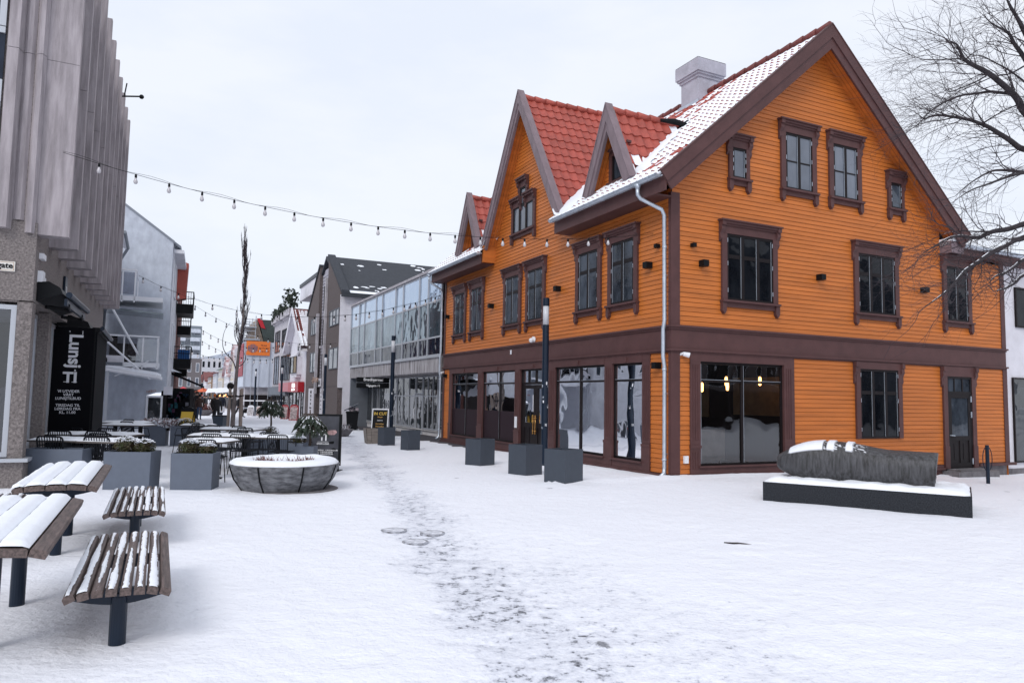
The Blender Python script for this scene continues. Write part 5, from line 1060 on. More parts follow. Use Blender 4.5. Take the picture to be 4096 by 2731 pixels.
# white building on the right of the timber house
wb = thing('white_building', 'white rendered building at the right edge, beside the orange house', 'building', HW(0.15, 12.12), HR)
m = MB(); m.box(0, 9, 0, 12, -0.9, 5.85); m.build('wall', RENDER, wb)
FX = lambda s, o, z: (s, -o, z)
win(wb, FX, 0.72, 2.3, 4.0, 5.2, 2, FRAME, PANE_D, o=0.01); win(wb, FX, 0.45, 3.2, 0.02, 2.5, 1, FRAME, SHOPD, o=0.01, fw=0.04)
m = MB(); m.box(-0.02, 9, -0.02, 0.1, -0.9, -0.15); m.build('plinth', STONE, wb); m = MB(); m.box(0, 9, -0.3, 0.1, 5.80, 5.99); m.build('fascia', BROWN, wb)
m = MB(); m.box(0, 9, -0.3, 12, 6.02, 6.12); m.build('roof', SNOWR, wb)
p = MB(FX); p.lathe([(0.02, 0.1), (0.045, 0.05), (0.05, -0.08), (0.01, -0.14)], (0.62, -0.03, 1.95), 10); p.build('window_lamp', LAMPGLOW, wb)

# ============================================================ STREET FURNITURE
def onground(px, py): p = gp(px, py); return Vector((p.x, p.y, gz(p.x, p.y)))
def C_(ox, oy, sc): return lambda x, y: (ox + x / sc, oy + y / sc)
r5 = C_(700, 1550, 2.94); r2 = C_(0, 1100, 1.96); c5 = C_(1250, 1400, 3.4836); c2 = C_(1750, 1350, 2.8517); c3 = C_(2050, 1450, 3.1367); c4 = C_(0, 1600, 1.3867); hh2 = C_(960, 1080, 2.53)

# lamp posts
CLEAR = mat('frosted lamp cylinder', (0.55, 0.56, 0.60), 0.25, var=0.15, vscale=6, stretch=(12, 12, 1))
def lamp(loc, label, stickers, seed):
    t = thing('street_lamp', label, 'street lamp', loc, 0, 'lamp posts along the street')
    m = MB(); m.lathe([(0.10, -0.4), (0.10, 0.02), (0.085, 0.04), (0.085, 1.9), (0.083, 1.91), (0.083, 3.52)], (0, 0, 0), 16); p = m.build('post', NAVY, t, smooth=False)
    m = MB(); m.lathe([(0.078, 3.522), (0.078, 4.0)], (0, 0, 0), 18); m.build('lamp_cylinder', CLEAR, t, smooth=True)
    m = MB(); m.lathe([(0.085, 4.001), (0.085, 4.2), (0.078, 4.205)], (0, 0, 0), 16); m.build('cap', NAVY, t)
    rg = random.Random(seed)
    for k in range(stickers):
        a = -math.pi / 2 + rg.uniform(-1.0, 1.0); z = rg.uniform(0.9, 2.1); w_ = rg.uniform(0.02, 0.055); h = rg.uniform(0.02, 0.09); m = MB()
        P = lambda d, zz: (0.0865 * math.cos(a + d), 0.0865 * math.sin(a + d), zz); q = w_ / 0.0865
        m.poly([P(-q / 2, z), P(q / 2, z + rg.uniform(-.015, .015)), P(q / 2, z + h), P(-q / 2, z + h)]); m.build('sticker', [WHITE, mat('worn paper', (0.40, 0.44, 0.5), 0.7)][k % 2], p)
    return t
L1 = onground(2176, 1861); lamp(L1, 'navy lamp post in front of the orange house door, beside three grey planters', 9, 3)
def lampat(px, Y, lab, st, seed): p = at(px, 1600, Y); return lamp(Vector((p.x, Y, zg(p.x, Y))), lab, st, seed)
lampat(1567, 29.8, 'navy lamp post in front of the glass building, behind the hairdresser board', 7, 5); lampat(1297, 42.8, 'navy lamp post in front of the brown gabled building', 4, 8)
lampat(1124, 58, 'navy lamp post in front of the red shop sign', 3, 9); lampat(1019, 66.5, 'navy lamp post with a litter bin at its foot before the scaffolded house', 0, 2)
for px, Y, lab in ((911, 107, 'distant navy lamp post just left of the staked tree trunk'), (891, 118, 'distant navy lamp post, second left of the staked tree'), (867, 150, 'distant short navy lamp post, third left of the staked tree'), (851, 133, 'distant navy lamp post, fourth left of the staked tree'), (823, 160, 'distant navy lamp post before the far awnings'), (802, 178, 'distant navy lamp post before the white end building')): lampat(px, Y, lab, 0, 1)

# box planters
def planter(loc, rz, w_, d, h, label, m_, grp, soil=True, flare=0.0):
    t = thing('planter', label, 'planter', loc, rz, grp); a, b = w_ / 2, d / 2; m = MB(); e = 0.028
    lo = [m.add((sx * a * (1 - flare), sy * b * (1 - flare), -0.06)) for sx, sy in ((-1, -1), (1, -1), (1, 1), (-1, 1))]; hi = [m.add((sx * a, sy * b, h)) for sx, sy in ((-1, -1), (1, -1), (1, 1), (-1, 1))]
    ii = [m.add((sx * (a - e), sy * (b - e), h)) for sx, sy in ((-1, -1), (1, -1), (1, 1), (-1, 1))]; ib = [m.add((sx * (a - e), sy * (b - e), h - 0.14)) for sx, sy in ((-1, -1), (1, -1), (1, 1), (-1, 1))]
    m.face(lo[::-1])
    for k in range(4): n = (k + 1) % 4; m.face((lo[k], lo[n], hi[n], hi[k])); m.face((hi[k], hi[n], ii[n], ii[k])); m.face((ii[k], ii[n], ib[n], ib[k]))
    m.build('box', m_, t)
    m = MB(); m.poly([(-a + e, -b + e, h - 0.10), (a - e, -b + e, h - 0.10), (a - e, b - e, h - 0.10), (-a + e, b - e, h - 0.10)]); m.build('soil', SOIL, t)
    return t
def boxcorner(pc, pl, pr, h, label, m_, grp):             # box from its near bottom corner and the directions of its two visible faces
    a = onground(*pc); lw, rw = pc[0] - pl[0], pr[0] - pc[0]; w_ = math.hypot(lw, rw) / FPX * a.y * 1.02; ang = math.atan2(lw, rw) - math.atan2(a.x, a.y)
    ex = Vector((math.cos(ang), math.sin(ang), 0)); ey = Vector((-ex.y, ex.x, 0)); c = a + ex * w_ / 2 + ey * w_ / 2
    return planter(Vector((c.x, c.y, gz(c.x, c.y))), ang, w_, w_, h, label, m_, grp)
boxcorner(c3(660, 1527), c3(397, 1470), c3(880, 1500), 0.66, 'dark grey cube planter nearest the camera, in front of the lamp post', GREYBOX, 'cube planters before the orange house')
boxcorner(c2(1005, 1570), c2(807, 1535), c2(1190, 1560), 0.65, 'dark grey cube planter just left of the lamp post', GREYBOX, 'cube planters before the orange house')
boxcorner(c2(488, 1465), c2(316, 1435), c2(648, 1445), 0.64, 'dark grey cube planter before the dark panelled shop window of the orange house', GREYBOX, 'cube planters before the orange house')
boxcorner(c5(1330, 1397), c5(1227, 1385), c5(1492, 1380), 0.62, 'dark grey cube planter before the far end of the orange house', GREYBOX, 'cube planters before the orange house')
boxcorner(c5(990, 1330), c5(908, 1310), c5(1143, 1310), 0.62, 'dark grey cube planter in front of the black hairdresser board', GREYBOX, 'cube planters before the orange house')
BOXW = mat('box shrub leaf', (0.038, 0.052, 0.012), 0.6, var=0.6, vscale=10, col2=(0.055, 0.030, 0.014))
def snow_leaf(name, leaf, amount):                        # leaves with snow lying on the upward faces
    if name in MATS: return MATS[name]
    m = mat(name, leaf, 0.65, var=0.5, vscale=12); t = m.node_tree; b = t.nodes['Principled BSDF']; n = t.nodes.new; l = t.links.new
    src = b.inputs['Base Color'].links[0].from_socket; c = n('ShaderNodeTexCoord'); z = n('ShaderNodeTexNoise'); z.inputs['Scale'].default_value = 9; z.inputs['Detail'].default_value = 3; l(c.outputs['Object'], z.inputs['Vector'])
    r = n('ShaderNodeMapRange'); r.inputs[1].default_value = 0.62 - amount; r.inputs[2].default_value = 0.70 - amount; l(z.outputs['Fac'], r.inputs[0])
    mx_ = n('ShaderNodeMix'); mx_.data_type = 'RGBA'; l(r.outputs[0], mx_.inputs[0]); l(src, mx_.inputs[6]); mx_.inputs[7].default_value = (0.82, 0.84, 0.9, 1); l(mx_.outputs[2], b.inputs['Base Color']); return m
def bush(loc, r, label, n=700, s=0.05, matl=None, seed=1, snow=0, top=0.0, grp='clipped shrubs'):
    t = thing('box_shrub', label, 'shrub', loc, 0, grp); rng = random.Random(seed); m = MB()
    for dx, rr in ((0, 1.0),) if not isinstance(r, tuple) else r:
        k = len(m.f); leafball(m, (dx, 0, rr * 0.55 if rr < 1 else 0.3), ((rr if rr < 1 else 1) * 1.0,) * 2 + (rr * 0.8,), n, s, rng)
    m.build('foliage', matl or BOXW, t)
    if snow:
        m = MB()
        for dx, rr in r:
            for k in range(snow):
                a = rng.uniform(0, 6.28); q = rng.random() ** 0.5 * 0.85; z = rr * 0.55 + rr * 0.8 * math.sqrt(max(0, 1 - q * q)) + 0.012; c = (dx + rr * q * math.cos(a), rr * q * math.sin(a), z); w_ = rng.uniform(0.015, 0.05)
                m.poly([(c[0] - w_, c[1], z - 0.01), (c[0], c[1] - w_ * .7, z), (c[0] + w_, c[1], z - 0.004), (c[0], c[1] + w_ * .7, z + 0.006)])
        o = m.build('snow_flecks', SNOW, t); o['kind'] = 'stuff'
    m = MB(); m.tube([(0, 0, -0.12), (0, 0, 0.1)], 0.02, 5); m.build('stem', SOIL, t)
    return t
def flatplanter(x0, x1, y, h, d, label, z=0.0):           # planter whose front face spans two pixels at ground level
    a, b = onground(x0, y), onground(x1, y); w_ = (b - a).length; ang = math.atan2(b.y - a.y, b.x - a.x); n = Vector((-math.sin(ang), math.cos(ang), 0)); c = (a + b) / 2 + n * d / 2
    return planter(Vector((c.x, c.y, gz(c.x, c.y))), ang, w_, d, h, label, GREYPL, 'light grey planters round the café tables', flare=0.03), c, w_
_, pc1, w1 = flatplanter(c4(568, 0)[0] - 4, c4(826, 0)[0], 1961, 0.63, 0.5, 'light grey planter with green shrubs nearest the wooden tables')
bush(pc1 + Vector((0.02, 0, 0.60)), ((-0.16, 0.20), (0.17, 0.17)), 'low green and brown box shrub in the planter nearest the wooden tables', 1500, 0.03, seed=2, snow=60)
_, pc2, w2 = flatplanter(c4(937, 0)[0], c4(1172, 0)[0], 1958, 0.62, 0.5, 'light grey planter with green shrubs beside the round stone planter')
bush(pc2 + Vector((0.0, 0, 0.59)), ((-0.14, 0.19), (0.19, 0.14)), 'low green box shrub in the planter beside the round stone planter', 1500, 0.03, seed=3, snow=110)
_, pc3, w3 = flatplanter(78, 322, 1936, 0.62, 0.45, 'wide light grey planter against the concrete building')
flatplanter(571, 660, 1783, 0.64, 0.5, 'grey planter with pale snowy grass before the stucco house'); flatplanter(677, 760, 1784, 0.64, 0.5, 'grey planter with a small dark shrub beside the café tables')
p3 = onground(618, 1783) + Vector((0, 0.25, 0.58))
t = thing('ornamental_grass', 'pale snow dusted grass in the grey planter before the stucco house', 'plant', p3, 0, None); m = MB(); rng = random.Random(4)
for k in range(420):
    a = rng.uniform(0, 6.28); q = rng.uniform(0.1, 0.32); c = Vector((rng.uniform(-0.4, 0.5), rng.uniform(-0.2, 0.2), 0)); d = Vector((math.cos(a), math.sin(a), 0)) * q * 0.5; s_ = Vector((-d.y, d.x, 0)).normalized() * 0.012
    m.poly([c - s_, c + s_, c + d + Vector((0, 0, q)) + s_, c + d * 2 + Vector((0, 0, q * 0.8)) - s_])
m.build('blades', snow_leaf('pale frosted grass', (0.28, 0.20, 0.20), 0.16), t); m = MB(); m.box(-0.3, 0.3, -0.1, 0.1, -0.1, 0.0); m.build('root_clump', SOIL, t)
bush(onground(716, 1784) + Vector((0.05, 0.25, 0.55)), ((0.0, 0.24),), 'small dark shrub with a little snow in the grey planter beside the café tables', 900, 0.04, seed=5, snow=60)

# conifers on stems
def conifer(loc, R_, H0, label, seed):
    t = thing('conifer', label, 'tree', loc, 0, 'small stemmed conifers'); rng = random.Random(seed); m = MB(); g = MB(); zc = H0
    m.tube([(0, 0, -0.1), (0.015, 0.01, H0 * 0.5), (-0.01, 0, H0 + R_ * 0.9)], [0.03, 0.025, 0.012], 7)
    tips = []
    for k in range(95):
        a = rng.uniform(0, 6.28); el = rng.random(); L = R_ * (1.05 - 0.45 * el) * rng.uniform(0.72, 1.08); z0 = zc + el * R_ * 0.62
        p0 = Vector((0, 0, z0 - 0.05)); p1 = p0 + Vector((math.cos(a), math.sin(a), 0)) * L * 0.55 + Vector((0, 0, 0.10 * R_ + 0.05)); p2 = p0 + Vector((math.cos(a), math.sin(a), 0)) * L + Vector((0, 0, -0.30 * R_ * (1 - el * 0.8)))
        m.tube([p0, p1, p2], [0.008, 0.006, 0.003], 4)
        for i in range(34):
            u_ = 0.18 + 0.82 * i / 33; q = (1 - u_) ** 2 * p0 + 2 * u_ * (1 - u_) * p1 + u_ * u_ * p2; d = ((p1 - p0) * (1 - u_) + (p2 - p1) * u_).normalized(); side = d.cross(Vector((0, 0, 1))).normalized()
            for sg in (-1, 1):
                l_ = rng.uniform(0.045, 0.085); e = q + side * sg * l_ * 0.8 + d * l_ * 0.7 + Vector((0, 0, -0.03 - rng.uniform(0, 0.03))); w_ = d * 0.010
                g.poly([q - w_, q + w_, e + w_ * 0.6, e - w_ * 0.6], 0)
            if el + rng.uniform(-0.3, 0.3) > 0.28 and rng.random() < 0.85:
                w_ = rng.uniform(0.006, 0.015); zz = Vector((0, 0, 0.014)); g.poly([q - side * w_ + zz, q + d * w_ * 1.4 + zz * 1.4, q + side * w_ + zz, q - d * w_ * 1.2 + zz * 0.7], 1)
    m.build('trunk', mat('conifer bark', (0.07, 0.05, 0.04), 0.9), t); g.build('crown', [mat('dark conifer needle', (0.020, 0.034, 0.020), 0.6, var=0.5, vscale=10), SNOW], t); return t
def topplanter(x0, x1, y, label):                         # square planter from the two ends of its front top edge
    a, b = gp(*r5(x0, y), 0.62), gp(*r5(x1, y + (x1 - x0) * 0.02), 0.62); w_ = (b - a).length; ang = math.atan2(b.y - a.y, b.x - a.x); n = Vector((-math.sin(ang), math.cos(ang), 0)); c = (a + b) / 2 + n * w_ / 2; c.z = gz(c.x, c.y)
    planter(c, ang, w_, w_, 0.62 - c.z, label, GREYPL, 'light grey planters round the café tables', flare=0.02); return c
cA = topplanter(1478, 1632, 686, 'narrow grey planter holding the nearer snowy conifer, beside the menu board'); conifer(Vector((cA.x, cA.y, cA.z + 0.5)), 0.37, 0.52, 'nearer snowy conifer on a stem, in front of the menu board', 11)
cB = topplanter(1318, 1505, 650, 'narrow grey planter holding a round snow covered shrub behind the nearer conifer'); bush(Vector((cB.x, cB.y, cB.z + 0.56)), ((0.0, 0.17),), 'round shrub covered in snow behind the nearer conifer', 1000, 0.03, seed=6, snow=420)
cc = at(*r5(1120, 500), 19.4); cC = Vector((cc.x, 19.4, gz(cc.x, 19.4)))
planter(cC, 0.05, 1.3, 0.55, 0.62, 'grey planter holding the farther conifer, behind the café chairs', GREYPL, 'light grey planters round the café tables'); conifer(cC + Vector((0.0, 0, 0.52)), 0.40, 0.75, 'farther snowy conifer on a stem, left of the menu board conifer', 12); bush(cC + Vector((0.02, -0.05, 0.52)), ((0.0, 0.22),), 'small rounded shrub at the foot of the farther conifer', 900, 0.035, seed=8, snow=60)

# café tables and wire chairs
WIRE = mat('dark grey chair wire', (0.016, 0.018, 0.024), 0.5, spec=0.2)
TOPM = mat('table top', (0.10, 0.085, 0.08), 0.6)
def snow_slab(mb, x0, x1, y0, y1, z, h, seed, edge=0.03, nx=10, ny=6, rough=0.25, m=None):
    rows = []
    for i in range(nx + 1):
        row = []
        for j in range(ny + 1):
            u_, v_ = i / nx, j / ny; e = min(u_ * (x1 - x0), (1 - u_) * (x1 - x0), v_ * (y1 - y0), (1 - v_) * (y1 - y0)); k = sm(e / edge) if edge > 0 else 1
            x = x0 + (x1 - x0) * u_; y = y0 + (y1 - y0) * v_; w_ = noise.noise(Vector((x * 5 + seed, y * 5, seed))) * rough
            row.append(mb.add((x + (0.012 * noise.noise(Vector((y * 14, seed, 1))) if e < 1e-6 else 0), y + (0.012 * noise.noise(Vector((x * 14, seed, 2))) if e < 1e-6 else 0), z + h * k ** 0.6 * (1 + w_))))
        rows.append(row)
    for A, B in zip(rows, rows[1:]):
        for j in range(ny): mb.face((A[j], B[j], B[j + 1], A[j + 1]), m)
def cafe_table(c, rz, L, D, label, seed):
    t = thing('cafe_table', label, 'table', c, rz, 'snow covered café tables'); m = MB(); m.box(-L / 2, L / 2, -D / 2, D / 2, 0.69, 0.72); m.build('table_top', TOPM, t)
    m = MB(); snow_slab(m, -L / 2 + 0.005, L / 2 - 0.005, -D / 2 + 0.005, D / 2 - 0.005, 0.722, 0.045, seed); m.build('snow_cover', SNOW, t, smooth=True)
    for x in ((-L / 2 + 0.22, L / 2 - 0.22) if L > 1.0 else (0,)): m = MB(); m.tube([(x, 0, -0.1), (x, 0, 0.69)], 0.035, 8); m.box(x - 0.25, x + 0.25, -0.03, 0.03, 0.0, 0.03); m.box(x - 0.03, x + 0.03, -0.25, 0.25, 0.0, 0.028); m.build('pedestal', BLACK, t)
def T2(px0, px1, py, D, label, seed, f):                  # table from the two ends of its front edge
    a, b = gp(*f(px0, py), 0.72), gp(*f(px1, py + (px1 - px0) * 0.022), 0.72); ang = math.atan2(b.y - a.y, b.x - a.x); n = Vector((-math.sin(ang), math.cos(ang), 0)); c = (a + b) / 2 + n * D / 2; c.z = 0.0
    cafe_table(c, ang, (b - a).length, D, label, seed)
T2(282, 600, 486, 0.7, 'café table at the left half of the long middle row', 1, r5); T2(604, 940, 492, 0.7, 'café table at the right half of the long middle row', 2, r5)
T2(135, 525, 562, 0.7, 'café table second row, left, behind the round planter', 3, r5); T2(530, 925, 572, 0.7, 'café table second row, middle, behind the round planter', 4, r5); T2(930, 1352, 585, 0.7, 'café table second row, right, beside the conifer planters', 5, r5)
T2(62, 560, 632, 0.75, 'café table nearest the grey shrub planter beside the round stone planter', 6, r5); T2(50, 355, 441, 0.7, 'farthest café table beside the grey plastic boards', 7, r5)
T2(590, 965, 1302, 0.7, 'café table nearest the left shrub planter', 8, r2); T2(205, 585, 1292, 0.7, 'café table behind the wide planter by the concrete building', 9, r2); T2(612, 985, 1250, 0.7, 'café table in front of the black lunch screen, right side', 10, r2); T2(330, 605, 1246, 0.7, 'café table in front of the black lunch screen, left side', 11, r2)
T2(785, 1105, 1173, 0.75, 'café table in front of the clothes rails, nearer one', 12, r2); T2(785, 1095, 1153, 0.7, 'café table in front of the clothes rails, farther one', 13, r2)
def make_chair():
    t = thing('wire_chair', 'x', 'chair', (0, 0, 0), 0, 'dark wire café chairs'); W_, r_ = 0.22, 0.009
    m = MB(); loop = [(-W_ + 0.02, -0.20, 0.44), (-W_, -0.245, 0.74), (-W_ + 0.015, -0.255, 0.785), (-W_ + 0.05, -0.258, 0.80), (W_ - 0.05, -0.258, 0.80), (W_ - 0.015, -0.255, 0.785), (W_, -0.245, 0.74), (W_ - 0.02, -0.20, 0.44)]
    m.tube(loop, 0.014, 6)
    for k in range(9): x = -W_ + 0.04 + (2 * W_ - 0.08) * k / 8; m.tube([(x * 0.93, -0.195, 0.44), (x, -0.255, 0.80)], 0.0075, 4)
    m.build('backrest', WIRE, t)
    m = MB(); m.tube([(-W_ + 0.01, -0.2, 0.44), (-W_ - 0.01, 0.21, 0.455), (W_ + 0.01, 0.21, 0.455), (W_ - 0.01, -0.2, 0.44)], 0.010, 6, closed=True)
    for k in range(9): x = -W_ + 0.04 + (2 * W_ - 0.08) * k / 8; m.tube([(x * 0.95, -0.2, 0.44), (x, 0.21, 0.455), (x, 0.225, 0.42)], 0.0075, 4)
    for k in range(4): y = -0.12 + 0.1 * k; m.tube([(-W_, y, 0.44), (W_, y, 0.44)], 0.005, 4)
    m.tube([(-W_, 0.0, 0.36), (0, 0.0, 0.345), (W_, 0.0, 0.36)], 0.006, 4); m.build('seat', WIRE, t)
    for sx in (-1, 1):
        for y0, y1 in ((0.19, 0.24), (-0.18, -0.27)): m = MB(); m.tube([(sx * (W_ - 0.005), y0, 0.45), (sx * (W_ + 0.02), y1, -0.07)], 0.010, 6); m.build('leg', WIRE, t)
        m = MB(); m.tube([(sx * (W_ - 0.005), -0.235, 0.66), (sx * (W_ + 0.035), -0.05, 0.655), (sx * (W_ + 0.04), 0.12, 0.64), (sx * (W_ + 0.015), 0.20, 0.46)], 0.010, 6); m.build('armrest', WIRE, t)
    return t
chair0 = None
def chair(xa, xb, y, f, label, flip=False, zt=0.80):      # chair whose back rail spans two pixels
    global chair0
    a, b = gp(*f(xa, y), zt), gp(*f(xb, y + 5), zt); c = (a + b) / 2; ang = math.atan2(b.y - a.y, b.x - a.x)
    n = Vector((-math.sin(ang), math.cos(ang), 0)); s_ = max(0.98, min(1.18, (b - a).length / 0.44))
    ang2 = ang + (math.pi if flip else 0) + random.uniform(-0.06, 0.06); pos = c + n * (0.258 * s_ * (-1 if flip else 1)); pos.z = 0.80 - 0.80 * s_
    if chair0 is None: chair0 = make_chair(); chair0.location = pos; chair0.rotation_euler = (0, 0, ang2); chair0['label'] = label; chair0.scale = (s_,) * 3
    else: dup(chair0, pos, ang2, label, s_)
for a in [(200, 465, 612, r5, 'wire chair just behind the shrub planter beside the round stone planter', False), (205, 447, 568, r5, 'wire chair on the far side of the café table next to that shrub planter', True), (318, 543, 542, r5, 'wire chair with its back to us at the left of the second café row', False), (655, 875, 547, r5, 'wire chair with its back to us straight behind the round stone planter', False), (1095, 1305, 557, r5, 'wire chair with its back to us at the right end of the second café row', False), (325, 540, 508, r5, 'wire chair between the two café rows, left', True), (635, 840, 515, r5, 'wire chair between the two café rows, middle', True), (1010, 1205, 524, r5, 'wire chair in front of the farther conifer', True), (740, 913, 473, r5, 'wire chair at the right end of the long middle table row', False), (668, 828, 453, r5, 'wire chair on the far side of the long middle table row, under the staked tree', True), (195, 355, 427, r5, 'wire chair at the near side of the farthest café table', False), (365, 530, 440, r5, 'wire chair on the far side of the long middle table row, left', True), (180, 285, 408, r5, 'wire chair behind the farthest café table', True), (95, 190, 476, r5, 'wire chair turned sideways at the left end of the long middle row', False),
          (285, 497, 1263, r2, 'wire chair right behind the wide planter', False), (370, 555, 1220, r2, 'wire chair second behind the wide planter', False), (490, 655, 1196, r2, 'wire chair under the lunch screen lettering', True), (655, 857, 1268, r2, 'large wire chair between the wide planter and the shrub planter', False), (695, 880, 1240, r2, 'wire chair second in the stack line beside the shrub planter', False), (670, 845, 1222, r2, 'wire chair third in the line beside the shrub planter', True), (755, 915, 1200, r2, 'wire chair at the foot of the black screen edge', True), (955, 1065, 1130, r2, 'wire chair on the far side of the tables before the clothes rails', True), (930, 1065, 1146, r2, 'wire chair between the two tables before the clothes rails', False)]: chair(*a)

# wooden tables and benches on navy posts
WOOD = mat('weathered wet timber', (0.125, 0.090, 0.082), 0.6, var=0.55, vscale=4, stretch=(14, 1.0, 14), bump=0.35, bscale=22)
def slat_set(name, cat, label, u0, u1, vc, W_, n, ztop, posts, rz, snow, gap, drop, group, thick=0.045, bare=()):
    t = thing(name, label, cat, HW(0.5 * (u0 + u1), vc, 0), HR + rz, group); t.location.z = gz(t.location.x, t.location.y); L = u1 - u0; ws = [(W_ - gap * (n - 1)) / n] * n if snow == 1 else [0.09, 0.165, 0.165, 0.165, 0.09]
    for k in range(n):
        sw = ws[k]; x = -W_ / 2 + sum(ws[:k]) + gap * k + sw / 2; q = (x / (W_ / 2)); z = ztop - drop * max(0, abs(q) - 0.35) ** 1.6; tilt = (-1 if q > 0 else 1) * max(0, abs(q) - 0.35) * (0.75 if snow == 1 else 0.5)
        cs_, sn = math.cos(tilt), math.sin(tilt); j0, j1 = rnd(-0.012, 0.012), rnd(-0.012, 0.012)
        P = lambda a, y, b: (x + a * cs_ + b * sn, y, z - a * sn + b * cs_); P = (lambda cs_, sn, x, z: (lambda a, y, b: (x + a * cs_ - b * sn, y, z + a * sn + b * cs_)))(cs_, sn * 1.0, x, z)
        h = sw / 2; e = 0.010; prof = [(-h, -thick), (h, -thick), (h, -e), (h - e, 0), (-h + e, 0), (-h, -e)]
        m = MB(); a = [m.add(P(p[0], -L / 2 + j0, p[1])) for p in prof]; b = [m.add(P(p[0], L / 2 + j1, p[1])) for p in prof]; m.face(a); m.face(b[::-1])
        for i in range(6): m.face((a[i], b[i], b[(i + 1) % 6], a[(i + 1) % 6]))
        sl_ = m.build('slat', WOOD, t)
        cov = snow if k not in bare else 0
        if cov:
            m = MB(); rows = []; NY = 110 if snow == 1 else 50
            for i in range(NY + 1):
                y = -L / 2 + 0.012 + (L - 0.03) * i / NY; row = []; nn = noise.noise(Vector((k * 3.1, y * 9.0, u0))) ; n2 = noise.noise(Vector((k * 3.1 + 50, y * 11.0, u0)))
                if cov > 1: lo, hi = -h - gap * 0.45 - 0.004 * nn, h + gap * 0.25 - (0.02 + 0.02 * nn if k == n - 1 else 0); hz = 0.036 + 0.008 * noise.noise(Vector((k, y * 2.2, 3))) + 0.004 * nn
                else: wv = 0.60 + 0.75 * noise.noise(Vector((k * 7.7, y * 1.3, u0 + 4))); n3 = noise.noise(Vector((k * 5.1, y * 31.0, u0 + 9))); lo, hi = -h * min(0.95, wv + 0.12 * nn + 0.22 * n3), h * min(0.85, wv * 0.9 + 0.12 * n2 - 0.22 * n3); hz = 0.007 + 0.008 * abs(nn)
                if hi - lo < 0.012: lo = hi = 0.5 * (lo + hi); hz = -0.004
                en = 0.25 if i in (0, NY) else 1
                for j in range(6):
                    a_ = lo + (hi - lo) * j / 5; row.append(m.add(P(a_, y, 0.003 + hz * en * math.sin(math.pi * j / 5) ** (0.22 if cov > 1 else 0.5) if 0 < j < 5 else 0.001)))
                rows.append(row)
            for A, B in zip(rows, rows[1:]):
                for j in range(5): m.face((A[j], B[j], B[j + 1], A[j + 1]))
            m.build('snow', SNOW, sl_, smooth=True)
    for y in posts:
        y_ = y - 0.5 * (u0 + u1); m = MB(); m.lathe([(0.052, -0.3), (0.052, ztop - thick - 0.06)], (0, y_, 0), 18); m.build('post', NAVY, t, smooth=False)
        m = MB(); prof = []; 
        for i in range(13): x = -W_ * 0.46 + W_ * 0.92 * i / 12; q = abs(x) / (W_ / 2); prof.append((x, ztop - thick - 0.004 - drop * max(0, q - 0.35) ** 1.6 - 0.01 * q))
        bot = [(x, z - 0.02 - 0.085 * (1 - (abs(x) / (W_ * 0.47)) ** 2)) for x, z in prof][::-1]; m.prism([(x, y_ - 0.02, z) for x, z in prof + bot], (0, 0.04, 0)); m.build('bracket', NAVY, t)
        m = MB(); m.tube([(0, y_ - 0.045, ztop - thick - 0.075), (0, y_ - 0.018, ztop - thick - 0.075)], 0.038, 12); m.build('cap_plate', NAVY, t)
    return t
slat_set('bench', 'bench', 'slatted bench with thin snow nearest the camera', -7.42, -5.36, -10.165, 0.62, 8, 0.40, (-7.157, -6.063), 0.0, 1, 0.016, 0.05, 'slatted wooden benches', bare=(7,))
slat_set('bench', 'bench', 'slatted bench with thin snow between the front bench and the shrub planter', -4.10, -1.90, -10.165, 0.60, 8, 0.40, (-3.62, -2.53), 0.0, 1, 0.016, 0.05, 'slatted wooden benches')
slat_set('bench', 'bench', 'slatted bench at the left picture edge behind the snowy tables', -4.2, -2.0, -11.62, 0.60, 8, 0.40, (-3.8, -2.7), 0.0, 1, 0.016, 0.05, 'slatted wooden benches')
slat_set('wooden_table', 'table', 'plank table under thick snow, cut by the left picture edge', -7.56, -5.27, -10.90, 0.72, 5, 0.73, (-5.89, -6.98), 0.0, 2, 0.012, 0.05, 'snowy plank tables', thick=0.050, bare=(4,))
slat_set('wooden_table', 'table', 'plank table under thick snow before the wide grey planter', -4.40, -2.00, -10.86, 0.70, 5, 0.73, (-3.97, -2.9), 0.0, 2, 0.012, 0.05, 'snowy plank tables', thick=0.050, bare=(4,))

# round stone planter
RSTONE = mat('veined grey stone', (0.20, 0.205, 0.22), 0.7, var=0.7, vscale=2.4, stretch=(2.5, 2.5, 7), col2=(0.052, 0.052, 0.060), bump=0.25, bscale=30)
rp = gp(1100, 1976); rc = Vector((rp.x - 0.10, rp.y + 0.80, 0)); rc.z = gz(rc.x, rc.y)
t = thing('round_planter', 'round bowl shaped stone planter capped with snow and red brown twigs', 'planter', rc)
m = MB(); m.lathe([(0.66, -0.05), (0.72, 0.0), (0.86, 0.20), (0.93, 0.40), (0.94, 0.44), (0.91, 0.455), (0.56, 0.455), (0.52, 0.40), (0.50, 0.30), (0.0, 0.30)], (0, 0, 0), 64); b_ = m.build('bowl', RSTONE, t, smooth=False)
for k in range(8):
    a = -2.52 + k * 0.785; m = MB(); m.tube([(r_ * math.cos(a), r_ * math.sin(a), z) for r_, z in ((0.725, 0.005), (0.866, 0.20), (0.936, 0.40), (0.945, 0.44))], 0.014, 5); m.build('joint_line', BLACK, b_)

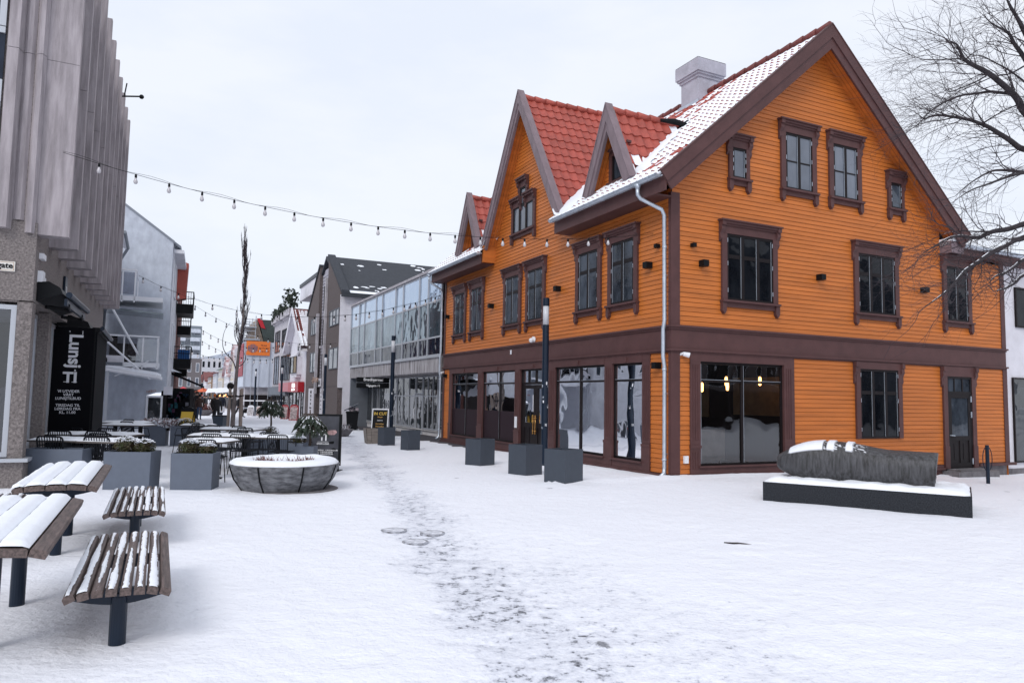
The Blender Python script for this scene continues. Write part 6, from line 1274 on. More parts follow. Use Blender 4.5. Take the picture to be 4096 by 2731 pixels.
m = MB(); prof = [(0.925, 0.43), (0.915, 0.475), (0.86, 0.515), (0.72, 0.535), (0.60, 0.525), (0.53, 0.47), (0.46, 0.42), (0.3, 0.43), (0.0, 0.46)]; rows = []
for i, (r_, z) in enumerate(prof): rows.append([m.add((r_ * (1 + 0.012 * noise.noise(Vector((math.cos(j / 48 * 6.283) * 3, math.sin(j / 48 * 6.283) * 3, i)))) * math.cos(j / 48 * 6.283), r_ * math.sin(j / 48 * 6.283), z + 0.022 * noise.noise(Vector((math.cos(j / 48 * 6.283) * r_ * 4, math.sin(j / 48 * 6.283) * r_ * 4, 7))) - (0.02 if i == 0 else 0))) for j in range(48)])
for A, B in zip(rows, rows[1:]):
    for j in range(48): m.face((A[j], A[(j + 1) % 48], B[(j + 1) % 48], B[j]))
m.build('snow_cover', SNOW, t, smooth=True)
m = MB(); rng = random.Random(9)
for k in range(620):
    a = rng.uniform(0, 6.283); 
    if math.sin(a) > 0.55 and rng.random() < 0.5: continue
    r_ = rng.gauss(0.44, 0.05); c = Vector((r_ * math.cos(a), r_ * math.sin(a), 0.42)); b = rng.uniform(0, 6.283); d = Vector((math.cos(b) * 0.09, math.sin(b) * 0.09, rng.uniform(0.04, 0.16))); s_ = Vector((-d.y, d.x, 0)).normalized() * 0.006
    m.poly([c - s_, c + s_, c + d * 0.6 + s_, c + d])
q_ = m.build('twigs', mat('red brown twig', (0.16, 0.055, 0.05), 0.8, var=0.5, vscale=9), t); q_['kind'] = 'stuff'
m = MB(); m.lathe([(0.0, 0.0), (0.74, 0.004), (0.80, -0.01)], (0.13, 0.0, 0.010), 40); m.build('base_ring', STONE, t)

# sculpture: a polished boulder on a granite plinth
GRAN = mat('speckled black granite', (0.034, 0.038, 0.046), 0.5, spec=0.2, var=0.9, vscale=55, col2=(0.008, 0.009, 0.012), bump=0.1, bscale=80)
BOUL = mat('streaked dark boulder', (0.078, 0.078, 0.086), 0.5, var=0.8, vscale=3.6, stretch=(7, 7, 1.0), col2=(0.016, 0.015, 0.015), bump=0.3, bscale=45)
sa, sb = gp(*[c * K for c in (1752, 1105)], 0.31), gp(*[c * K for c in (2233, 1140)], 0.31)
ex = (sb - sa); ex.z = 0; SLN = ex.length; ex.normalize(); sang = math.atan2(ex.y, ex.x); ey = Vector((-ex.y, ex.x, 0)); so_ = Vector((sa.x, sa.y, 0))
sl2 = thing('granite_plinth', 'long low black granite slab under the boulder, snow along its top', 'plinth', so_, sang)
m = MB(); m.prism([(0, 0, -0.35), (SLN, 0, -0.35), (SLN, 1.55, -0.35), (0, 1.55, -0.35)], (0, 0, 0.655)); m.build('slab', GRAN, sl2)
m = MB(); snow_slab(m, 0.01, SLN - 0.02, 0.02, 1.53, 0.302, 0.075, 3.3, edge=0.10, nx=40, ny=18, rough=0.5); m.build('snow_cover', SNOW, sl2, smooth=True)
def alongx(px, py, off):                                  # distance along the plinth of what is seen at a pixel, on the line set back by off
    r = ray(px, py); o = so_ + ey * off; d = Vector((r.x, r.y)); det = ex.x * (-d.y) + d.x * ex.y
    return ((-o.x) * (-d.y) - (-d.x) * (-o.y)) / det if abs(det) > 1e-9 else 0
XB0, XB1 = alongx(3112, 1840, 0.75), alongx(3744, 1850, 0.70)
bo = thing('boulder_sculpture', 'dark grey bullet shaped boulder lying on the granite slab with melting snow', 'sculpture', so_ + ey * 0.74 + Vector((0, 0, 0.34)), sang); LB = XB1 - XB0
m = MB(); rows = []; NL, NR = 150, 90; msk = []
for i in range(NL + 1):
    t_ = i / NL; x = XB0 + LB * t_; e = min(1, (t_ + 0.05) / 0.40); k_ = math.sin(e * math.pi / 2)
    up_ = 0.26 + 0.40 * k_ ** 0.75 if e < 1 else 0.66 - 0.11 * sm((t_ - 0.42) / 0.35); e2 = min(1, (t_ + 0.05) / 0.30); dn = 0.26 - 0.28 * math.sin(e2 * math.pi / 2) ** 0.8 - 0.015 * sm((t_ - 0.4) / 0.6); wd = 0.37 * math.sin(e2 * math.pi / 2) ** 0.6; rowv = []
    if i < 3: q = (0.62, 0.84, 0.95)[i]; mid0 = 0.5 * (up_ + dn); up_ = mid0 + (up_ - mid0) * q; dn = mid0 + (dn - mid0) * q; wd *= q
    for j in range(NR):
        a = 2 * math.pi * j / NR; cy_, sz_ = math.cos(a), math.sin(a); sg = lambda q: abs(q) ** 0.72 * (1 if q >= 0 else -1); mid, hh_ = 0.5 * (up_ + dn), 0.5 * (up_ - dn)
        n_ = 0.006 * noise.noise(Vector((x * 2, cy_ * 1.5, sz_ * 1.5))) + 0.003 * noise.noise(Vector((x * 14, cy_ * 8, sz_ * 8)))
        if i == NL: n_ -= 0.008
        nn = noise.noise(Vector((x * 3.2, cy_ * 4, 2))) * 0.5 + noise.noise(Vector((x * 11, cy_ * 12, 5))) * 0.35
        band = max(sm((t_ - 0.07) / 0.05) * sm((0.33 - t_) / 0.012), sm((t_ - 0.345) / 0.012) * sm((0.415 - t_) / 0.03), sm((t_ - 0.46) / 0.02) * sm((0.53 - t_) / 0.03) * 0.92)
        side = sm((sz_ - 0.45 - 0.10 * nn) / 0.10) * sm((0.30 - cy_) / 0.18)
        mk = sm((band * side * (1.0 + 0.5 * nn) - 0.42) / 0.2); n_ += 0.020 * mk * (1 + 0.4 * nn)
        if 0.33 < t_ < 0.60 and side > 0.3: mk = max(mk, 0.9 * sm((noise.noise(Vector((x * 16, cy_ * 22, 3))) - 0.22) / 0.12) * side)
        rowv.append(m.add((x + (0.03 * sz_ + 0.012 * noise.noise(Vector((cy_ * 4, sz_ * 4, 1))) if i == NL else 0), (wd + n_) * sg(cy_), mid + (hh_ + n_) * sg(sz_)))); msk.append(mk)
    rows.append(rowv)
for A, B in zip(rows, rows[1:]):
    for j in range(NR): m.face((A[j], B[j], B[(j + 1) % NR], A[(j + 1) % NR]))
m.face(rows[0]); m.face(rows[-1][::-1]); so2 = m.build('stone', BOUL, bo, smooth=True)
a_ = so2.data.attributes.new('snow', 'FLOAT', 'POINT'); a_.data.foreach_set('value', msk)
tb_ = BOUL.node_tree; pb2 = tb_.nodes['Principled BSDF']; src = pb2.inputs['Base Color'].links[0].from_socket; an_ = tb_.nodes.new('ShaderNodeAttribute'); an_.attribute_name = 'snow'; mi2 = tb_.nodes.new('ShaderNodeMix'); mi2.data_type = 'RGBA'
tb_.links.new(an_.outputs['Fac'], mi2.inputs[0]); tb_.links.new(src, mi2.inputs[6]); mi2.inputs[7].default_value = (0.84, 0.86, 0.92, 1); tb_.links.new(mi2.outputs[2], pb2.inputs['Base Color'])

# bollard with a cycle loop
bp_ = onground(3953, 1934); t = thing('cycle_stand', 'slim navy post with an oval loop for locking bicycles, near the gable side door', 'cycle stand', bp_, 0.15)
m = MB(); m.lathe([(0.042, -0.2), (0.042, 0.90), (0.036, 0.905)], (0, 0, 0), 14); m.build('post', NAVY, t); m = MB(); m.tube([(0.125 * math.cos(a / 28 * 6.283), 0, 0.58 + 0.29 * math.sin(a / 28 * 6.283)) for a in range(28)], 0.010, 6, closed=True); m.build('loop', NAVY, t)

# boards, bins and other things on the pavement
tb = onground(1180, 1880); tb = Vector((at(1285, 1880, 16.1).x, 16.1, 0)); tb.z = gz(tb.x, tb.y)
t = thing('menu_board', 'tall black framed menu board behind the conifer planter', 'sign board', tb, -0.04)
m = MB(); m.box(-0.37, 0.37, -0.02, 0.02, 0.16, 1.20); fr_ = m.build('poster', mat('slate poster', (0.052, 0.054, 0.066), 0.35, var=0.35, vscale=5), t)
m = MB(); m.box(-0.42, -0.37, -0.03, 0.03, 0.12, 1.24); m.box(0.37, 0.42, -0.03, 0.03, 0.12, 1.24); m.box(-0.37, 0.37, -0.03, 0.03, 1.20, 1.239); m.box(-0.37, 0.37, -0.03, 0.03, 0.121, 0.16); m.build('frame', BLACK, t)
for x in (-0.36, 0.36): m = MB(); m.box(x - 0.025, x + 0.025, -0.02, 0.02, 0.0, 0.12); m.box(x - 0.03, x + 0.03, -0.3, 0.3, -0.02, 0.012); m.build('foot', BLACK, t)
for k, (tx, sz, z) in enumerate((('TI', 0.21, 0.66), ('SPISERI & BAR', 0.045, 0.575), ('MANDAG - TORSDAG   11.00-22.00 (21.00)', 0.036, 0.44), ('FREDAG   11.00-23.00 (22.00)', 0.036, 0.40), ('LØRDAG   12.00-23.00 (22.00)', 0.036, 0.36), ('BOOKING: TI-SPISERI.NO', 0.034, 0.285), ('spiseri & bar', 0.032, 0.21))): text(tx, sz, basis((0.02, -0.024, z), (1, 0, 0), (0, 0, 1)), material=SIGNW, parent=fr_, bold=0.004 if k == 0 else 0.0008, ext=0.001)
m = MB(); m.box(-0.10, 0.14, -0.024, -0.021, 0.63, 0.636); m.build('rule', SIGNW, fr_)
m = MB(); m.blob((0.20, -0.021, 0.84), (0.15, 0.002, 0.05), 10, 6, 0.4); m.blob((0.06, -0.021, 0.90), (0.07, 0.002, 0.03), 8, 6, 0.3); m.build('picture', mat('pale pink print', (0.42, 0.26, 0.26), 0.5, var=0.5, vscale=14), fr_)
m = MB()
for k, (x, z, r_) in enumerate(((0.22, 0.62, 0.06), (0.26, 0.48, 0.05), (0.24, 0.40, 0.04), (-0.24, 0.62, 0.03), (0.27, 0.30, 0.04))): m.blob((x, -0.021, z), (r_, 0.002, r_ * 0.5), 8, 5, 0.5, seed=k)
m.build('picture', BLACK, fr_)

def aboard(name, label, px, Y, w_, h, frame, face, lines, rz=0.0, arch=False, zpix=None):
    p = at(px, 1700, Y); t = thing(name, label, 'sign board', (p.x, Y, zg(p.x, Y)), rz); b = w_ / 2; e = w_ * 0.06
    for sg, nm in ((-1, 'front_panel'), (1, 'back_panel')):
        T_ = lambda x, z, o: (x, sg * (0.26 * (1 - z / h) + 0.01 + o), z)
        m = MB(lambda x, o, z: T_(x, z, o)); m.box(-b + e, b - e, -0.008, 0.008, h * 0.08, h - e * 1.2); f_ = m.build(nm, face, t)
        m = MB(lambda x, o, z: T_(x, z, o)); m.box(-b, -b + e, -0.015, 0.015, 0, h); m.box(b - e, b, -0.015, 0.015, 0, h); m.box(-b + e, b - e, -0.015, 0.015, h - e * 1.2, h); m.box(-b + e, b - e, -0.015, 0.015, h * 0.03, h * 0.08)
        if arch: m.prism([(-b, -0.015, h)] + [(b * math.cos(math.pi - k / 12 * math.pi), -0.015, h + b * 0.55 * math.sin(k / 12 * math.pi)) for k in range(1, 12)] + [(b, -0.015, h)], (0, 0.03, 0))
        m.build('frame', frame, f_)
        if sg < 0:
            for tx, sz, zz, ma in lines: a = math.atan2(0.26, h); text(tx, sz, basis((0, -(0.26 * (1 - zz / h) + 0.024), zz), (1, 0, 0), (0, math.sin(a), math.cos(a))), material=ma, parent=f_, bold=sz * 0.02, ext=0.001)
    return t
YEL2 = mat('yellow print', (0.65, 0.42, 0.05), 0.5); GOLD = mat('gold print', (0.50, 0.28, 0.06), 0.5)
aboard('pavement_sign', 'black pavement board with gold hairdresser lettering beside the lamp post', c5(945, 0)[0], 29.0, 0.66, 1.22, WHITE, BLACK, [('IN CUT', 0.16, 0.97, YEL2), ('Frisør', 0.085, 0.86, GOLD), ('Herreklipp', 0.075, 0.60, GOLD), ('Dameklipp', 0.075, 0.50, GOLD), ('Barneklipp', 0.075, 0.40, GOLD), ('Skjeggtrim', 0.075, 0.30, GOLD), ('Farge', 0.075, 0.20, GOLD), ('DROP IN', 0.055, 0.735, SIGNW)])
aboard('pavement_sign', 'left one of two red arched pavement boards under the red shop sign', hh2(450, 0)[0], 55, 0.50, 0.95, RED, mat('printed photo sheet', (0.45, 0.36, 0.36), 0.5, var=0.6, vscale=7), [('cewe', 0.15, 0.97, SIGNW)], arch=True)
aboard('pavement_sign', 'right one of two red arched pavement boards under the red shop sign', hh2(543, 0)[0], 52, 0.58, 0.98, RED, mat('printed photo sheet', (0.45, 0.36, 0.36), 0.5), [('cewe', 0.15, 0.97, SIGNW)], arch=True)
aboard('pavement_sign', 'white arched pavement board left of the litter bin by the scaffolding', hh2(103, 0)[0], 62, 0.52, 0.80, WHITE, mat('grey photo print', (0.35, 0.33, 0.35), 0.5, var=0.6, vscale=6), [], arch=True)
aboard('pavement_sign', 'square pavement board with a portrait print right of the litter bin', hh2(193, 0)[0], 62.5, 0.52, 0.85, WHITE, mat('pinkish portrait print', (0.48, 0.36, 0.34), 0.5, var=0.5, vscale=3), [])
aboard('pavement_sign', 'yellow pavement board with a black arched top near the clothes rack', 680 + 245 / 3.565, 33, 0.62, 0.95, BLACK, YEL2, [('Coca-Cola', 0.12, 1.0, SIGNW)], arch=True)
aboard('pavement_sign', 'grey pavement board with white frame behind the farthest café table', 680 + 470 / 3.565, 25, 0.62, 0.72, WHITE, GREYP, [('BEIN', 0.09, 0.46, SIGNW), ('& VINN', 0.09, 0.36, RED)])
aboard('pavement_sign', 'dark grey arched pavement board farther down the left side', 680 + 235 / 3.565, 45, 0.75, 1.05, BLACK, GREYP, [], arch=True)
def wbin(name, label, px, Y, w_, h, rz, lid): 
    p = at(px, 1700, Y); t = thing(name, label, 'bin', (p.x, Y, zg(p.x, Y)), rz); a = w_ / 2; m = MB(); lo = [m.add((sx * a * 0.8, sy * a * 0.9, 0.02)) for sx, sy in ((-1, -1), (1, -1), (1, 1), (-1, 1))]; hi = [m.add((sx * a, sy * a * 1.1, h)) for sx, sy in ((-1, -1), (1, -1), (1, 1), (-1, 1))]
    m.face(lo[::-1]); m.face(hi)
    for k in range(4): n = (k + 1) % 4; m.face((lo[k], lo[n], hi[n], hi[k]))
    m.box(-a * 1.06, a * 1.06, -a * 1.15, a * 1.15, h - 0.07, h - 0.01); m.build('body', BLACK if lid else mat('blue grey bin', (0.03, 0.045, 0.065), 0.5), t)
    if lid:
        m = MB(); m.prism([(-a * 1.3, -a * 1.1, h + 0.02), (a * 0.9, -a * 1.1, h + 0.36), (a * 0.95, -a * 1.1, h + 0.41), (-a * 1.3, -a * 1.1, h + 0.07)], (0, a * 2.2, 0)); m.build('lid', NAVY, t); m = MB(); m.poly([(-a * 1.3, -a * 1.1, h + 0.073), (a * 0.95, -a * 1.1, h + 0.415), (a * 0.95, a * 1.1, h + 0.415), (-a * 1.3, a * 1.1, h + 0.073)]); m.build('snow', SNOW, t)
        m = MB(); rng = random.Random(4)
        for k in range(7): m.blob((rng.uniform(-0.1, 0.28), rng.uniform(-.2, .2), h + rng.uniform(0.02, 0.16)), rng.uniform(0.07, 0.13), 7, 5, 0.5, seed=k)
        m.build('rubbish', mat('crumpled rubbish', (0.35, 0.30, 0.33), 0.8, var=0.6, vscale=8), t)
        for sx in (-1, 1): m = MB(); m.tube([(sx * a * 0.85, a, 0.1), (sx * a * 0.95, a, 0.1)], 0.1, 12); m.build('wheel', BLACK, t)
    else: m = MB(); m.box(-a * 1.1, a * 1.1, -a * 1.2, a * 1.2, h, h + 0.04); m.build('rim', BLACK, t)
wbin('wheelie_bin', 'overfull black wheelie bin with a snowy lid propped open by rubbish', c5(550, 0)[0], 37.5, 0.62, 0.95, 0.2, True)
wbin('litter_bin', 'navy litter bin at the foot of the lamp post before the scaffolding', 1017, 64, 0.55, 0.85, 0, False); wbin('litter_bin', 'navy litter bin behind the café tables near the staked tree', 680 + 710 / 3.565, 37.2, 0.55, 0.62, 0, False); wbin('litter_bin', 'dark litter bin before the brown gabled building', 960 + 685 / 2.53, 42, 0.5, 0.5, 0, False)
wp = onground(*c5(835, 1300)); t = thing('wooden_planter', 'weathered wooden planter standing at an angle behind the cube planter', 'planter', Vector((wp.x, wp.y + 0.2, gz(wp.x, wp.y))), 0.35)
WD = mat('pale weathered boards', (0.26, 0.225, 0.20), 0.85, var=0.35, vscale=5, stretch=(1, 1, 8)); m = MB()
for k, (x0, x1) in enumerate(((-0.34, -0.15), (-0.14, 0.14), (0.15, 0.34))): m.prism([(x0 * 0.8, -0.3, -0.03), (x1 * 0.8, -0.3, -0.03), (x1, -0.34, 0.52), (x0, -0.34, 0.52)], (0, 0.03, 0)); m.prism([(x0 * 0.8, 0.3, -0.03), (x1 * 0.8, 0.3, -0.03), (x1, 0.34, 0.52), (x0, 0.34, 0.52)], (0, -0.03, 0))
m.prism([(-0.27, -0.3, -0.03), (-0.27, 0.3, -0.03), (-0.34, 0.34, 0.52), (-0.34, -0.34, 0.52)], (0.03, 0, 0)); m.prism([(0.27, -0.3, -0.03), (0.27, 0.3, -0.03), (0.34, 0.34, 0.52), (0.34, -0.34, 0.52)], (-0.03, 0, 0)); m.build('boards', WD, t)
m = MB(); m.box(-0.3, 0.3, -0.3, 0.3, 0.3, 0.4); m.build('soil', SOIL, t)
bw = at(c5(425, 0)[0], 1700, 31); t = thing('bowl_planter', 'dark bowl planter with pale twigs behind the menu board', 'planter', (bw.x, 31, zg(bw.x, 31))); m = MB(); m.lathe([(0.22, 0), (0.45, 0.28), (0.47, 0.30), (0.40, 0.28), (0.0, 0.26)], (0, 0, 0), 20); m.build('bowl', STONE, t); m = MB(); rng = random.Random(3)
for k in range(150): a = rng.uniform(0, 6.28); c = Vector((0.3 * math.cos(a) * rng.random(), 0.3 * math.sin(a) * rng.random(), 0.27)); d = Vector((math.cos(a) * .12, math.sin(a) * .12, rng.uniform(0.1, 0.3))); s_ = Vector((-d.y, d.x, 0)).normalized() * 0.012; m.poly([c - s_, c + s_, c + d])
m.build('twigs', snow_leaf('pale frosted grass', (0.28, 0.20, 0.20), 0.16), t)
# covers and a drain lying in the snow
for px, py, r_, lab in ((1575, 2118, 0.16, 'round metal manhole cover with snow on it, left of three'), (1661, 2161, 0.15, 'round metal manhole cover nearest the camera of the three'), (1730, 2130, 0.15, 'half hidden round cover, right of the three')):
    p = gp(px, py); t = thing('manhole_cover', lab, 'manhole cover', (p.x, p.y, gz(p.x, p.y) + 0.012), 0, 'round covers in the snow'); m = MB(); m.lathe([(r_ * 0.82, 0.0), (r_, 0.004), (r_, -0.05)], (0, 0, 0), 32); m.build('rim', mat('rusty iron', (0.62, 0.64, 0.70), 0.7, var=0.8, vscale=7, col2=(0.06, 0.055, 0.065)), t)
    m = MB(); m.lathe([(0.0, 0.004), (r_ * 0.8, 0.003), (r_ * 0.815, -0.02)], (0, 0, 0), 32); m.build('lid', mat('snow dusted iron', (0.80, 0.81, 0.87), 0.7, var=0.8, vscale=13, col2=(0.34, 0.35, 0.40)), t)
p = gp(2945, 2174); dr = MB(); dr.prism([(-0.13, 0.045, -0.002), (-0.05, -0.03, 0.0), (0.03, -0.022, 0.0), (0.09, -0.055, 0.0), (0.16, -0.06, -0.002), (0.10, -0.02, 0.0), (0.02, 0.025, 0.0), (-0.04, 0.02, 0.0)], (0, 0, 0.012)); tag(dr.build('drain_grate', mat('rusty grate', (0.035, 0.025, 0.025), 0.8, var=0.6, vscale=20), loc=(p.x, p.y, gz(p.x, p.y))), 'rusty drain grate half buried in the snow in front of the boulder', 'drain')

# clothes on rails by the stucco gable
def clothes(px, Y, label, garments):
    p = at(px, 1700, Y); t = thing('clothes_rail', label, 'clothes rail', (p.x, Y, zg(p.x, Y)), 0, 'clothes rails'); m = MB(); m.tube([(-1.0, 0, 1.5), (1.0, 0, 1.5)], 0.02, 6); m.tube([(-0.9, 0, 0), (-0.9, 0, 1.5)], 0.02, 6); m.tube([(0.9, 0, 0), (0.9, 0, 1.5)], 0.02, 6); m.build('rail', BLACK, t)
    return Vector((p.x, Y, zg(p.x, Y)))
base = clothes(452, 36, 'black clothes rail in front of the stucco gable', None)
for k, (dx, col, L_, lab) in enumerate(((-0.75, (0.012, 0.012, 0.018), 1.1, 'dark blue coat at the left end of the rail'), (-0.42, (0.008, 0.008, 0.01), 1.1, 'black coat next to the red sale poster'), (0.42, (0.10, 0.085, 0.085), 1.25, 'grey long coat hanging on the rail'), (0.72, (0.07, 0.008, 0.018), 1.2, 'dark wine red coat at the right end of the rail'))):
    t = thing('coat', lab, 'coat', base + Vector((dx, 0, 0)), 0.3, 'coats on the rail'); m = MB(); m.prism([(-0.06, -0.05, 1.44), (0.06, -0.05, 1.44), (0.22, -0.06, 1.34), (0.20, -0.09, 1.46 - L_), (-0.20, -0.09, 1.46 - L_), (-0.22, -0.06, 1.34)], (0, 0.16, 0)); m.build('cloth', mat('coat cloth %d' % k, col, 0.85, var=0.3, vscale=9), t); m = MB(); m.tube([(-0.15, 0, 1.38), (0, 0, 1.46), (0.15, 0, 1.38)], 0.012, 5); m.build('hanger', ORG, t)
t = thing('sale_poster', 'red sale poster with a white price sheet among the coats', 'poster', base + Vector((0.05, -0.15, 0)), 0); m = MB(); m.box(-0.30, 0.24, -0.01, 0.01, 0.45, 1.42); b_ = m.build('red_sheet', mat('bright red sheet', (0.50, 0.015, 0.03), 0.6), t); m = MB(); m.box(-0.20, 0.20, -0.02, -0.012, 0.68, 1.22); w_ = m.build('white_sheet', SIGNW, t); text('600', 0.18, basis((0, -0.022, 0.74), (1, 0, 0), (0, 0, 1)), material=BLACK, parent=w_, bold=0.004)
gpz = at(680 + 60 / 3.565, 1700, 38); t = thing('goods_rack', 'dark rack crowded with shop goods under the black awning', 'rack', (gpz.x, 38, -0.15), 0.0); m = MB(); m.box(-0.75, 0.75, 0, 0.4, 0, 2.0); m.build('frame', BLACK, t); rng = random.Random(5); m = MB()
for k in range(60): x, z = rng.uniform(-0.7, 0.7), rng.uniform(0.2, 1.7); m.box(x - 0.07, x + 0.07, -0.06, -0.005 - 0.0003 * k, z - 0.1, z + 0.1, k % 5)
q_ = m.build('goods', [BLACK, NAVY, mat('teal goods', (0.02, 0.10, 0.13), 0.6), mat('violet goods', (0.08, 0.03, 0.07), 0.6), mat('grey goods', (0.16, 0.16, 0.19), 0.6)], t); q_['kind'] = 'stuff'
for x, lab in ((605, 'left of the two street awnings seen beyond the staked tree'), (740, 'right of the two street awnings seen beyond the staked tree')):
    p = at(680 + x / 3.565, 1600, 92); t = thing('terrace_parasol', 'pale snowy sheet awning, ' + lab, 'awning', (p.x + 2, 92, -0.4), 0.3, 'pale awnings down the street'); m = MB(); m.prism([(-2.6, -1.2, 2.0), (2.6, -1.2, 2.5), (2.6, 1.5, 2.9), (-2.6, 1.5, 2.5)], (0, 0, 0.06)); m.build('cloth', SNOWR, t)
    for sx in (-2.3, 2.3): m = MB(); m.tube([(sx, 0.5, 0), (sx, 0.5, 2.4)], 0.06, 6); m.build('pole', FRAME, t)
for k in range(10):
    p = at(680 + (690 + k * 21 + rnd(-4, 4)) / 3.565, 1280 + (1085 - (k % 3) * 9) / 3.565 + 1280 * 0, 88); t = MB(); t.blob((0, 0, 0), 0.10, 8, 6); tag(t.build('festoon_bulb', mat('warm festoon bulb', (1, 0.6, 0.3), 0.4, emit=((1, 0.4, 0.12), 2.0)), loc=p), 'small warm light bulb glowing under the far pale awnings', 'light bulb', 'glowing bulbs under the far awnings')

# dark buildings added out of view, for the shop windows to reflect
for k, (u, v, W, H, wm, lab) in enumerate(((-30, 22, 15, 11.0, BRK, 'dark brick building added for reflections, nearest of three out of the picture to the right'), (-31, 38, 16, 13.0, PEBBLE, 'brown building added for reflections, second of three out of the picture to the right'), (-30, 55, 16, 11.5, BRK, 'dark building added for reflections, farthest of three out of the picture to the right'))):
    front('reflected_building', lab, 'building', HW(u, v, 0), HR + math.pi, W, H, 9, wm, ASPHALT, 2.2, 2, 5, PANE_D, group='buildings added for reflections')

# ============================================================ TREES
BARK = mat('dark wet bark', (0.030, 0.024, 0.028), 0.85, var=0.4, vscale=9)
TWIG = mat('thin dark twig', (0.040, 0.030, 0.036), 0.85)
def smooth(pts, k=3):                                     # rounded polyline
    out_ = []
    for i in range(len(pts) - 1):
        p0, p1, p2, p3 = pts[max(i - 1, 0)], pts[i], pts[i + 1], pts[min(i + 2, len(pts) - 1)]
        for j in range(k):
            t = j / k; out_.append(0.5 * ((2 * p1) + (p2 - p0) * t + (2 * p0 - 5 * p1 + 4 * p2 - p3) * t * t + (3 * p1 - p0 - 3 * p2 + p3) * t ** 3))
    return out_ + [pts[-1]]
trunk_at = Vector((11.6, 12.2, 0)); trunk_at.z = zg(11.6, 12.2)
tree = thing('bare_tree', 'large bare deciduous tree reaching in from the right edge, in front of the orange house', 'tree', trunk_at, 0)
rt = random.Random(21)
lim, twg, sno = MB(), MB(), MB()
def twig(p, d, L, r, depth):
    n = 5; pts = [p]; q = p.copy(); dd = d.copy()
    for i in range(n):
        dd = (dd + Vector((rt.gauss(0, 1), rt.gauss(0, 1), rt.gauss(0, 1))) * 0.20 + Vector((-0.04, 0, 0.02))).normalized(); q = q + dd * (L / n); pts.append(q.copy())
    twg.tube(pts, [r * (1 - 0.75 * i / n) for i in range(n + 1)], 3 if r < 0.006 else 4, cap=False)
    if depth > 0:
        for i in range(1, n + 1):
            for _ in range(1 if rt.random() < (0.62 if depth > 1 else 0.5) else 0):
                s_ = Vector((rt.gauss(0, 1), rt.gauss(0, 1), rt.gauss(0, 1))); a = (pts[i] - pts[i - 1]).normalized(); s_ = (s_ - a * s_.dot(a)).normalized(); nd = (a * rt.uniform(0.55, 1.0) + s_ * rt.uniform(0.5, 0.95)).normalized()
                twig(pts[i], nd, L * rt.uniform(0.40, 0.72), max(r * 0.55, 0.0013), depth - 1)
T1 = C_(3600, 0, 1.96); T3 = C_(3700, 850, 3.919)
LIMBS = [  # traced limbs: pixel line, distance at its start and tip, thickness at start
    (T1, [(1500, 1500), (1150, 1060), (972, 870), (930, 790), (890, 740), (800, 660), (700, 580), (600, 525), (550, 500), (500, 460), (470, 400), (445, 350), (400, 330)], 12.0, 10.4, 0.070),
    (T1, [(890, 740), (800, 730), (700, 720), (600, 735), (480, 750), (390, 785), (300, 830), (220, 890), (150, 970), (30, 1050)], 11.6, 12.6, 0.028),
    (T1, [(1500, 1500), (1200, 1240), (972, 1170), (930, 1155), (860, 1100), (780, 1050), (700, 1000), (640, 975), (560, 945), (430, 920), (310, 905), (240, 915), (190, 930), (150, 905)], 12.2, 13.2, 0.060),
    (T1, [(430, 920), (320, 945), (230, 955), (100, 990), (0, 1003)], 12.9, 12.0, 0.014),
    (T1, [(1400, 1200), (1150, 760), (972, 450), (900, 350), (850, 260), (760, 210), (700, 170)], 11.6, 10.6, 0.050),
    (T1, [(1300, 900), (1100, 500), (972, 240), (930, 160), (870, 60), (840, 0), (800, -60)], 11.4, 10.0, 0.050),
    (T1, [(1100, 760), (972, 640), (850, 550), (740, 490), (640, 440), (560, 430), (480, 380)], 12.2, 11.2, 0.020),
    (T1, [(1200, 1330), (972, 1355), (850, 1385), (700, 1440), (560, 1490), (450, 1560)], 11.8, 10.4, 0.032),
    (T1, [(1200, 1360), (972, 1350), (800, 1335), (700, 1350), (560, 1430), (430, 1540)], 12.2, 13.2, 0.034),
    (T3, [(2200, 20), (1550, 180), (1300, 260), (1050, 300), (870, 385), (700, 390), (560, 370), (380, 400), (200, 500), (0, 620)], 12.0, 10.6, 0.052),
    (T3, [(2200, 160), (1550, 395), (1420, 430), (1250, 530), (1000, 655), (800, 800), (640, 900), (560, 980), (400, 1170), (250, 1300), (0, 1480)], 12.0, 10.2, 0.052),
    (T3, [(2100, 500), (1550, 740), (1400, 850), (1250, 950), (1100, 1000), (1000, 1110)], 11.8, 11.0, 0.040),
    (T3, [(2100, 800), (1550, 980), (1400, 1110), (1250, 1190), (1180, 1210), (1080, 1240)], 11.6, 10.8, 0.034),
    (T3, [(1050, 300), (800, 300), (560, 290), (300, 340), (0, 470)], 11.2, 12.4, 0.016),
    (T1, [(700, 580), (600, 640), (480, 690), (400, 720), (360, 700), (320, 610), (300, 520)], 11.0, 11.6, 0.012), (T1, [(972, 520), (860, 580), (740, 600), (600, 660), (460, 720), (330, 800), (250, 850)], 12.6, 12.9, 0.016),
    (T1, [(500, 460), (400, 465), (280, 468), (180, 465), (80, 430)], 10.7, 10.3, 0.012), (T1, [(640, 975), (760, 900), (900, 830), (972, 780)], 12.8, 12.2, 0.016)]
